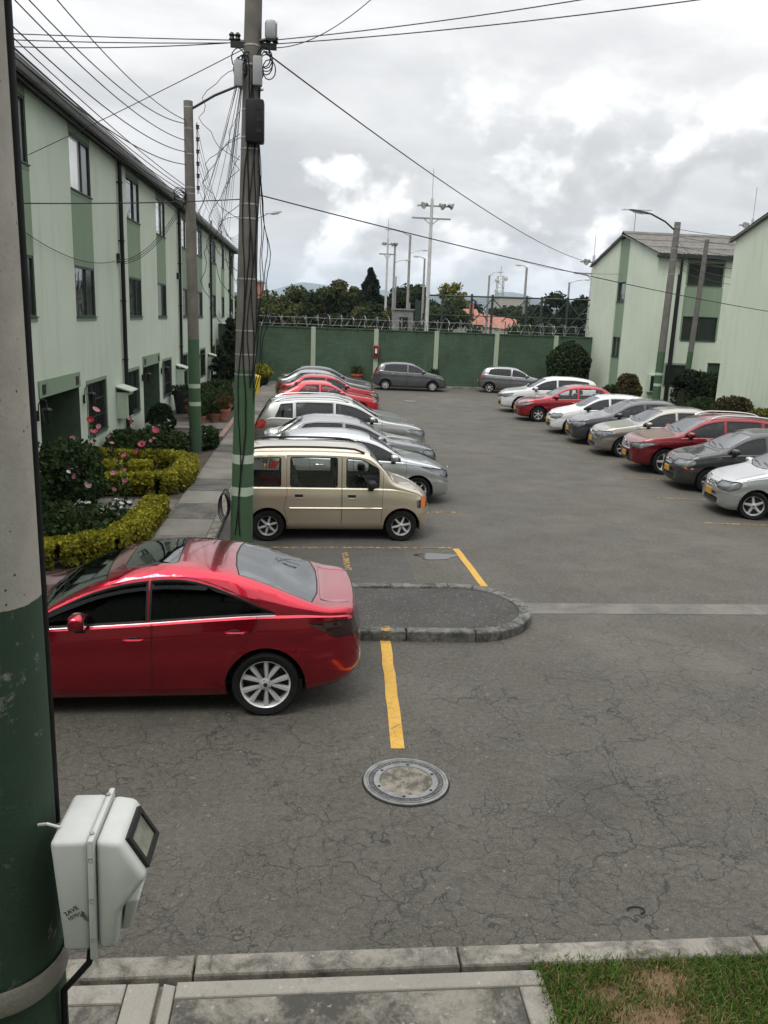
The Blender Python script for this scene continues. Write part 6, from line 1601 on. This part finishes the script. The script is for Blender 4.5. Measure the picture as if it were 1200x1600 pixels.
def tree(name, label, x, y, zt, rx, zb, mats, n=5200, leaf=.26, seed=0, conifer=False, group='trees beyond the wall', sparse=1.0, cat='tree', trunk_r=.18):
    rng = np.random.RandomState(seed); t = thing(name, (x, y, 0), label, cat, group)
    H = zt-zb; cz = zb+H*.52; pts = []; cl = []
    if conifer:
        f = rng.rand(n)**.75; a = rng.uniform(0, 2*PI, n); whorl = .62+.38*np.sin(f*31+3*np.sin(a*2+1)+seed); q = rng.rand(n)**.5
        r = (rx*(1-f**1.6)**.9*whorl*(1+.30*np.sin(a*3+f*11))+.12)*q
        pts = [np.stack([r*np.cos(a), r*np.sin(a), zb+H*f-.18*r], 1)]; ids = [0]*n
        cl = [(0, 0, zb+H*.5, .3), (0, 0, zt-.3, .1)]
    else:
        k = 46
        for i in range(k):
            d = rng.normal(size=3); d /= np.linalg.norm(d); q = rng.uniform(.45, 1.0)**.6
            lump = 1+.22*math.sin(3*math.atan2(d[1], d[0])+seed)+.15*rng.normal()
            c = np.array([d[0]*rx*q*lump*.85, d[1]*rx*q*lump*.85, cz-0+d[2]*H*.5*q*(.92 if d[2] > 0 else 1)]); cl.append((*c, rng.uniform(.16, .34)*rx))
    per = int(n/len(cl))
    if not conifer: ids = []
    for i, (a, b, c, s) in enumerate(cl if not conifer else []):
        g = rng.normal(size=(per, 3)); g /= np.linalg.norm(g, axis=1, keepdims=True); g *= (rng.rand(per, 1)**.45)*s*np.array([1.15, 1.15, .85]); pts.append(np.array([a, b, c])+g); ids += [rng.randint(0, len(mats))]*per
    P = np.concatenate(pts); ids = np.array(ids); keep = (P[:, 2] > zb*.55)
    P, ids = P[keep], ids[keep]
    leaves('crown', P, leaf, mats, t, seed=seed, fm=ids)
    m = MB(); m.tube([(0, 0, -.05), (.05, .02, zb*.5), (0, .05, zb), (.05, 0, cz)], [trunk_r, trunk_r*.8, trunk_r*.65, trunk_r*.25], 8)
    for i in range(0, len(cl), 4):
        a, b, c, s = cl[i]; z0 = zb*.7+rng.rand()*H*.3; m.tube([(0, 0, z0), (a*.45, b*.45, z0+(c-z0)*.6), (a, b, c)], [trunk_r*.35, trunk_r*.22, .02], 5)
    m.build('trunk', BARK, t, smooth=50); return t
tree('broadleaf_tree', 'low olive tree just right of the cable hung pole beyond the wall', -3.5, 78, 5.5, 2.6, .9, [LF_OLIVE, LF_MID], 9000, .19, 1)
tree('broadleaf_tree', 'dark bushy tree at far left beyond the wall, behind the pole', -6.2, 76, 5.2, 2.6, .8, [LF_DARK, LF_MID], 7000, .2, 2)
tree('broadleaf_tree', 'broad rounded olive tree, widest of the group beyond the wall', .7, 80, 7.2, 3.6, .8, [LF_OLIVE, LF_MID, LF_DARK], 17000, .2, 3)
tree('broadleaf_tree', 'tall olive tree between the broad rounded tree and the dark conifer', 3.5, 82, 7.4, 2.6, .8, [LF_OLIVE, LF_RUST, LF_MID], 12000, .2, 4)
tree('conifer_tree', 'dark pointed conifer rising above the trees beyond the wall', 5.3, 79, 8.3, 2.2, .8, [LF_CON], 13000, .18, 5, True)
tree('broadleaf_tree', 'low dark tree at the foot of the pointed conifer', 5.2, 74, 4.9, 2.4, .6, [LF_DARK, LF_OLIVE], 9000, .18, 6)
tree('broadleaf_tree', 'dark tree behind the tallest mast beyond the wall', 10.4, 86, 7.0, 2.9, .8, [LF_DARK, LF_CON], 11000, .21, 7)
tree('broadleaf_tree', 'dark tree between the grey lamp posts and white hut', 8.6, 90, 6.8, 2.9, .8, [LF_DARK, LF_CON], 10000, .22, 8)
tree('broadleaf_tree', 'dark tree left of the sports cage corner', 10.7, 68, 5.7, 2.2, .6, [LF_DARK, LF_MID], 9000, .17, 9)
tree('feathery_tree', 'feathery lime green tree above the sports cage', 13.8, 84, 7.9, 1.7, 3.6, [LF_LIME, LF_YG], 2400, .18, 10)
tree('broadleaf_tree', 'dark tree behind the orange roofed house', 19.8, 112, 6.4, 4.6, .6, [LF_DARK, LF_CON], 12000, .27, 11)
tree('broadleaf_tree', 'second dark tree behind the right of orange roofed house', 25.5, 108, 5.6, 3.4, 1.0, [LF_DARK, LF_MID], 6000, .34, 12)
tree('broadleaf_tree', 'dense dark tree behind the right half of sports cage', 21.0, 72, 6.2, 2.6, .6, [LF_DARK, LF_CON], 13000, .18, 13)
tree('broadleaf_tree', 'dense dark tree beside the far gabled house', 23.9, 74, 6.3, 2.5, .6, [LF_DARK, LF_CON], 12000, .18, 14)
tree('broadleaf_tree', 'small dark tree low behind the middle of the sports cage', 17.6, 68, 4.6, 2.0, .5, [LF_DARK, LF_MID], 7000, .17, 15)
tree('broadleaf_tree', 'dark tree filling the gap behind the left of sports cage', 13.2, 98, 5.2, 3.0, 1.0, [LF_DARK, LF_OLIVE], 5000, .3, 16)
tree('far_tree', 'distant dark tree low on the skyline left of the slim masts', -9.5, 118, 6.4, 4.0, 1.0, [LF_DARK, LF_MID], 5000, .36, 17)
tree('far_tree', 'distant dark tree low on the skyline right of orange roof', 33, 128, 6.2, 5.0, 1.0, [LF_DARK, LF_CON], 6000, .4, 18)
tree('cypress', 'dark evergreen shrub against the far end of the terrace', -4.3, 47.3, 3.6, .75, .3, [LF_CON, LF_DARK], 5000, .12, 19, group=None, cat='shrub', trunk_r=.07)
tree('cypress', 'low dark evergreen shrub beside the terrace before the far wall', -4.5, 43.6, 1.9, .7, .2, [LF_CON, LF_DARK], 4000, .10, 20, group=None, cat='shrub', trunk_r=.06)
def fol(name, label, P, size, mats, cat='shrub', seed=0, group=None, stem=None, core=None, fm=None):
    c = np.asarray(P).mean(0); t = thing(name, (c[0], c[1], 0), label, cat, group); Q = np.asarray(P)-np.array([c[0], c[1], 0])
    leaves('foliage', Q, size, mats, t, seed=seed, fm=fm)
    m = MB(); rng = np.random.RandomState(seed+1); idx = rng.choice(len(Q), min(14, len(Q)), False)
    for i in idx: q = Q[i]; m.tube([(q[0]*.5, q[1]*.5, 0), (q[0]*.75, q[1]*.75, q[2]*.5), tuple(q)], [.014, .010, .004], 4)
    m.build('stems', BARK, t)
    if core: core(t)
    return t
def ell(n, c, r, seed, shell=.35):
    rng = np.random.RandomState(seed); d = rng.normal(size=(n, 3)); d /= np.linalg.norm(d, axis=1, keepdims=True); q = (1-rng.rand(n, 1)**1.6*shell)
    lump = 1+.07*np.sin(5*np.arctan2(d[:, 1], d[:, 0])+seed)[:, None]+.06*np.sin(7*d[:, 2]+seed)[:, None]
    return np.array(c)+d*q*lump*np.array(r)
def hedge_pts(path, w, h, n, seed, z0=.08, sk=.16):
    """points near the skin of a clipped hedge along a path"""
    rng = np.random.RandomState(seed); seg = [np.array(b)-np.array(a) for a, b in zip(path, path[1:])]; L = np.array([np.linalg.norm(s) for s in seg]); out = []
    for i, s in enumerate(seg):
        k = int(n*L[i]/L.sum()); t = rng.rand(k); side = rng.rand(k); u = s/L[i]; nr = np.array([-u[1], u[0]])
        top = rng.rand(k) < .50; lat = np.where(top, rng.uniform(-1, 1, k), np.sign(rng.rand(k)-.5)*(1-rng.rand(k)**2*sk*2)); z = np.where(top, 1-rng.rand(k)**2*sk, rng.rand(k)**.8)
        wob = 1+.04*np.sin(t*L[i]*4+seed)+.03*np.sin(t*L[i]*11+2)+rng.normal(size=k)*.035
        lat = lat*np.where(z > .8, 1-.28*(z-.8)/.2, 1)
        p = np.array(path[i])+s*t[:, None]+nr*(lat*w/2*wob)[:, None]; out.append(np.concatenate([p, (z0+z*h*wob)[:, None]], 1))
    return np.concatenate(out)
def hedge(label, path, w, h, n, seed, leaf, mt_, mt_side, name='clipped_hedge', cat='hedge', group=None):
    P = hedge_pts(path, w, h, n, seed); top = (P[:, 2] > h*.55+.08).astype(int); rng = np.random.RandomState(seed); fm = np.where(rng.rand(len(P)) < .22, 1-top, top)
    def core(t):
        m = MB(); c = P.mean(0)
        for a, b in zip(path, path[1:]):
            u = Vector((b[0]-a[0], b[1]-a[1], 0)); l = u.length; u.normalize(); nr = Vector((-u.y, u.x, 0))*w*.24; A, B = Vector((a[0]-c[0], a[1]-c[1], .03))+u*min(.12, l*.2), Vector((b[0]-c[0], b[1]-c[1], .03))-u*min(.12, l*.2); H_ = Vector((0, 0, h*.62))
            m.add([A-nr, A+nr, B+nr, B-nr, A-nr*.8+H_, A+nr*.8+H_, B+nr*.8+H_, B-nr*.8+H_], [(3, 2, 1, 0), (4, 5, 6, 7), (0, 1, 5, 4), (1, 2, 6, 5), (2, 3, 7, 6), (3, 0, 4, 7)])
        fixn(m.build('inner_twigs', TWIG, t))
    return fol(name, label, P, leaf, [mt_side, mt_], cat, seed, group, core=core, fm=fm)
TWIG = plain('hedge_twigs', (.02, .02, .010), .95, 0, .3, 12)
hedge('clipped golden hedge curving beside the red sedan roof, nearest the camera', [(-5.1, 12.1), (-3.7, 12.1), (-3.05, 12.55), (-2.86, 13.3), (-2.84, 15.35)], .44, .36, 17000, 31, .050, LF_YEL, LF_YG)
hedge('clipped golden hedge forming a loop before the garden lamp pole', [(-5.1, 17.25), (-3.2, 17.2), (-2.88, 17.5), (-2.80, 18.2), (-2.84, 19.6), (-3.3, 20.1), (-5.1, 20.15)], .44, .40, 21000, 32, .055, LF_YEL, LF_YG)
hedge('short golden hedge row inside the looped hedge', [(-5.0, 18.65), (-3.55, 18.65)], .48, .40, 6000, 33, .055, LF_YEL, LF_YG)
fol('leafy_shrub', 'large dark leafy shrub with white flowers beneath the dark porch', np.concatenate([ell(5200, (-4.55, 15.6, .7), (.75, 1.0, .72), 41, .7), ell(2600, (-4.9, 14.2, .55), (.5, .8, .55), 42, .7)]), .075, [LF_DARK, LF_GRN], seed=43)
fol('leafy_shrub', 'low dark shrub inside the nearest golden hedge', ell(5200, (-4.1, 13.5, .28), (1.0, .95, .38), 44, .8), .07, [LF_DARK, LF_GRN, LF_MID], seed=45)
fol('leafy_shrub', 'dark leafy shrub at the foot of the terrace wall beside the first black downpipe', ell(3600, (-4.75, 21.6, .35), (.5, .9, .42), 46, .7), .07, [LF_DARK, LF_GRN], seed=47)
fol('leafy_shrub', 'dark shrub at foot of garden lamp pole with white blooms', ell(3600, (-3.0, 23.7, .30), (.42, .8, .36), 48, .7), .065, [LF_DARK, LF_GRN], seed=49)
fol('leafy_shrub', 'spreading dark shrub left of the garden lamp pole', ell(5200, (-4.1, 22.6, .32), (.8, 1.2, .40), 50, .8), .07, [LF_DARK, LF_GRN, LF_MID], seed=51)
fol('boxwood_ball', 'rounded dark boxwood ball by the dark terrace doorway', ell(6500, (-4.55, 25.6, .52), (.42, .44, .50), 52, .22), .045, [LF_CON, LF_DARK], seed=53)
fol('leafy_shrub', 'dark planting beyond the terracotta pots along the terrace', ell(5200, (-4.2, 37, .4), (.7, 3.2, .5), 54, .8), .09, [LF_DARK, LF_GRN], seed=55)
fol('leafy_shrub', 'mixed green planting in the far terrace garden', ell(4200, (-3.7, 33.6, .35), (.8, 1.8, .42), 56, .8), .08, [LF_DARK, LF_MID], seed=57)
fol('golden_shrub', 'round golden shrub by the far end of the pavement', ell(5200, (-2.75, 45.4, .75), (.62, .65, .42), 58, .4), .07, [LF_YEL, LF_YG], seed=59)
fol('dark_shrub', 'dark shrub under the round golden shrub at the pavement end', ell(3000, (-2.8, 45.3, .38), (.5, .55, .36), 60, .6), .07, [LF_DARK], seed=61)
# right side
fol('leafy_shrub', 'large rounded dark bush before the green wall beside the far gabled house', ell(11000, (14.7, 46.9, 1.45), (1.25, .9, 1.45), 62, .55), .12, [LF_DARK, LF_MID, LF_CON], seed=63)
fol('leafy_shrub', 'small clipped dark shrub at the corner of the far gabled house', ell(5200, (15.05, 38.6, .85), (.66, .55, .78), 64, .4), .08, [LF_DARK, LF_RUST], seed=65)
fol('leafy_shrub', 'thin spiky shrub left of the small clipped shrub', ell(1500, (14.2, 38.6, .6), (.45, .4, .55), 66, .8), .08, [LF_DARK], seed=67)
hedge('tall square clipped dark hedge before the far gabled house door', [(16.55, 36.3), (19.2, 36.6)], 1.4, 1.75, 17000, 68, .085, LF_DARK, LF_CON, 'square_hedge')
fol('leafy_shrub', 'low mound of green shrub in front of the square hedge', ell(4200, (16.9, 34.4, .5), (.95, .7, .5), 69, .4), .08, [LF_GRN, LF_DARK], seed=70)
fol('leafy_shrub', 'domed dark shrub against the nearer gable wall', ell(6200, (15.65, 29.6, .75), (.85, .75, .68), 71, .35), .075, [LF_DARK, LF_RUST], seed=72)
fol('leafy_shrub', 'bright green shrub at the right picture edge by the nearer gable', ell(4200, (15.75, 27.6, .7), (.65, .7, .55), 73, .4), .075, [LF_YG, LF_GRN], seed=74)
# flowers
PET = {k: leaf_mat('petal_'+k, a, b, .6, .35) for k, a, b in (('pink', (.62, .22, .30), (.80, .36, .42)), ('red', (.48, .03, .06), (.62, .06, .09)), ('rose', (.66, .10, .20), (.78, .18, .28)), ('white', (.70, .70, .68), (.80, .80, .78)), ('mauve', (.50, .30, .40), (.62, .42, .52)))}
CTR = plain('flower_centre', (.55, .42, .08), .7)
def petals(r, n, cup, mat):
    m = MB()
    for k in range(n):
        a = 2*PI*k/n; c, s = math.cos(a), math.sin(a); w = r*math.sin(PI/n)*1.25
        P = lambda t, e, h: (r*t*c-e*s, r*t*s+e*c, h)
        m.add([P(.08, -.02*r, 0), P(.08, .02*r, 0), P(.6, w*.9, cup*.5), P(1, w*.55, cup), P(1.03, 0, cup*.9), P(1, -w*.55, cup), P(.6, -w*.9, cup*.5)], [(0, 1, 2, 6), (6, 2, 3, 5), (5, 3, 4)])
    return m.mesh('petals', mat)
PM = {(k): petals(1.0, 5, .35, PET[k]) for k in PET}
DM = petals(1.0, 10, .12, PET['white'])
ctr = MB().lathe([(.22, .02), (.16, .12), (0, .16)], 8).mesh('flower_centre', CTR, 40)
def hollyhock(label, x, y, blooms, seed, lean=.05):
    """blooms: (dx, z, colour, radius)"""
    rng = random.Random(seed); t = thing('hollyhock', (x, y, 0), label, 'flower'); zt = max(b[1] for b in blooms)+.14
    MB().tube([(0, 0, 0), (lean*.4, 0, zt*.5), (lean, 0, zt)], [.012, .009, .004], 5).build('stem', LF_GRN, t)
    for dx, z, col, r in blooms:
        f = inst('flower', PM[col], t, (lean*z/zt+dx, -.05, z), (rad(60+rng.uniform(-30, 25)), rng.uniform(-.5, .5), rng.uniform(-1.0, 1.2)), (r*.8, r*.72, r*rng.uniform(.6, 1.3))); inst('flower_centre', ctr, f)
    P = []
    for k in range(60): z = rng.uniform(.05, zt*.92); a = rng.uniform(0, 6.3); d = rng.uniform(.02, .16*(1.2-z/zt)+.03); P.append((lean*z/zt+d*math.cos(a), d*math.sin(a), z))
    leaves('leaves', np.array(P), .075, LF_GRN, t, flat=.3, seed=seed, elong=1.1)
    return t
hollyhock('tallest hollyhock with red and pink blooms before the terrace window', -3.88, 15.0, [(.05, 2.05, 'pink', .085), (-.05, 1.87, 'red', .08), (.02, 1.68, 'rose', .085), (.10, 1.76, 'pink', .06), (.0, 1.48, 'rose', .05)], 1, .06)
hollyhock('short hollyhock with two pale pink blooms by the dark shrub at left', -4.30, 15.0, [(.0, .98, 'mauve', .075), (.07, .86, 'pink', .07), (-.05, .74, 'mauve', .05)], 2, .02)
hollyhock('hollyhock with several small pink blooms in front of the looped hedge', -3.50, 15.0, [(-.02, .92, 'pink', .07), (.04, 1.13, 'pink', .06), (-.03, .62, 'pink', .055)], 3, .03)
hollyhock('slim pink hollyhock just right of its neighbour before looped hedge', -3.36, 15.05, [(.02, 1.24, 'rose', .07), (0, .97, 'pink', .055), (.02, .79, 'pink', .06), (.01, .72, 'rose', .05)], 4, .02)
hollyhock('low mauve hollyhock among the white daisies', -3.84, 14.4, [(0, .82, 'mauve', .08)], 5, .02)
hollyhock('hollyhock with bright pink bloom left of the garden lamp pole', -3.69, 20.0, [(0, 1.03, 'rose', .10), (-.03, .82, 'pink', .06), (-.10, .76, 'pink', .06)], 6, .02)
hollyhock('hollyhock with two bright rose blooms rising out of the looped hedge', -4.02, 20.0, [(0, .68, 'rose', .11), (-.09, .50, 'rose', .11)], 7, .02)
hollyhock('slim hollyhock with small pink blooms against the terrace wall by the first downpipe', -4.75, 22.2, [(0, 1.0, 'pink', .07), (.05, .85, 'rose', .06), (-.04, .68, 'pink', .06)], 8, .02)
hollyhock('pale pink hollyhock rising behind the short golden hedge row', -4.6, 19.3, [(0, .95, 'mauve', .07), (.04, .80, 'pink', .07), (-.03, .66, 'pink', .055)], 9, .03)
hollyhock('pink hollyhock at the back of dark shrub beneath the porch', -4.75, 16.9, [(0, 1.25, 'pink', .07), (.05, 1.08, 'rose', .065), (-.05, .95, 'pink', .06)], 10, .03)
def daisies(label, c, r, n, seed, rad_=.035):
    rng = random.Random(seed); t = thing('daisy_clump', (c[0], c[1], 0), label, 'flower'); P = []; m = MB()
    for k in range(n):
        x, y = rng.uniform(-r[0], r[0]), rng.uniform(-r[1], r[1]); z = c[2]+rng.uniform(-.08, .10)
        inst('flower', DM, t, (x, y, z), (rng.uniform(.1, .8), rng.uniform(-.4, .4), rng.uniform(0, 6)), (rad_*rng.uniform(.8, 1.4),)*3); m.tube([(x*.8, y*.8, 0), (x, y, z)], .003, 3)
    m.build('stems', LF_GRN, t)
    Q = ell(900, (0, 0, c[2]*.55), (r[0], r[1], c[2]*.5), seed, .9); leaves('foliage', Q, .06, [LF_GRN, LF_DARK], t, seed=seed); return t
daisies('clump of white daisies inside the nearest golden hedge', (-3.45, 14.0, .50), (.50, .42), 34, 1)
daisies('scattered small white flowers on the dark shrub beneath the porch', (-4.55, 15.0, 1.0), (.5, .6), 26, 2, .028)
daisies('white flowers beside the boxwood ball', (-4.35, 23.9, .62), (.35, .5), 12, 3, .045)
daisies('white blooms at foot of garden lamp pole', (-3.0, 23.4, .5), (.3, .5), 9, 4, .04)
# pots
TERRA = plain('terracotta', (.30, .11, .065), .85, 0, .25, 8); TERRA2 = plain('dark_terracotta', (.17, .07, .05), .85, 0, .25, 8)
def pot(label, x, y, r, h, plant, seed, mat=TERRA, z=0, n=500, ph=.3, group='potted plants in the terrace garden', leaf=.06):
    t = thing('potted_plant', (x, y, z), label, 'potted plant', group)
    MB().lathe([(r*.62, 0), (r*.92, h*.82), (r*1.06, h*.82), (r*1.06, h), (r*.93, h), (r*.90, h*.85), (0, h*.85)], 18).build('pot', mat, t, smooth=40)
    leaves('foliage', ell(n, (0, 0, h+ph*.4), (r*1.25, r*1.25, ph*.7), seed, .9), leaf, plant, t, seed=seed); return t
PP = [(-3.35, 29.0, .22, .36, LF_DARK), (-3.75, 28.7, .18, .30, LF_GRN), (-3.15, 29.9, .26, .42, LF_RUST), (-3.6, 30.2, .24, .40, LF_DARK), (-3.2, 31.2, .28, .44, LF_RUST), (-3.8, 31.4, .24, .38, LF_GRN), (-3.25, 32.4, .24, .40, LF_DARK), (-4.25, 30.4, .26, .42, LF_RUST)]
lb = ['terracotta pot with dark plant at the front of the pot cluster', 'small terracotta pot left of the front pot in the cluster', 'wide terracotta pot at the pavement edge of the cluster', 'terracotta pot in the middle of the pot cluster', 'largest terracotta pot beside the pink edging', 'terracotta pot toward the wall at the back of cluster', 'rearmost terracotta pot of the cluster by the edging', 'terracotta pot with pink ribbon colour leaves near the wall']
lb[7] = 'terracotta pot with rusty leaves nearest the terrace wall'
for i, (x, y, r, h, pl) in enumerate(PP): pot(lb[i], x, y, r, h, pl, 80+i, TERRA if i % 3 else TERRA2, .05)
pot('dark barrel planter at the foot of the second black downpipe', -4.85, 31.8, .34, .85, LF_DARK, 92, plain('dark_barrel', (.018, .02, .02), .7), .04, 400, .2)
pot('red clay pot on the far verge left of hose cabinet', 2.62, 48.15, .34, .62, LF_MID, 93, plain('red_clay', (.36, .07, .045), .8), .05, 300, .45, 'pots by the far wall', .09)
pot('dark pot with leafy plant on the far verge beside the third pilaster', 7.1, 48.2, .30, .35, LF_GRN, 94, TERRA2, .05, 700, .6, 'pots by the far wall', .10)
YB = plain('yellow_plastic', (.68, .50, .03), .5)
yb = thing('yellow_bin', (-2.72, 40.4, 0), 'small bright yellow bin beside the far pavement', 'bin'); MB().lathe([(.24, 0), (.28, .78), (.30, .80), (.30, .86), (.26, .86), (.24, .80)], 16).build('tub', YB, yb, smooth=40); MB().lathe([(.31, .862), (.29, .93), (.1, .98), (0, .99)], 16).build('lid', YB, yb, smooth=40)
# small fallen things on the asphalt
tag(MB().tube([(2.22+.06*math.cos(a), 4.60+.035*math.sin(a), .012) for a in [i*.45-1.2 for i in range(10)]], .006, 5).build('rubber_hoop', PLAST, None), 'small black curled strip lying on asphalt near the lawn', 'litter')
# ------------------------------------------------------------------ thin air that fades the hills
hzm = bpy.data.materials.new('haze_air'); hzm.use_nodes = True; _t = hzm.node_tree; _t.nodes.clear()
_v = _t.nodes.new('ShaderNodeVolumePrincipled'); _v.inputs['Color'].default_value = (.72, .86, 1.0, 1); _v.inputs['Density'].default_value = 1.4e-4; _v.inputs['Anisotropy'].default_value = .2
_o = _t.nodes.new('ShaderNodeOutputMaterial'); _t.links.new(_v.outputs[0], _o.inputs['Volume'])
tag(MB().box((-3400, -450, -1.2), (4200, 5400, 215)).build('haze', hzm), kind='stuff')
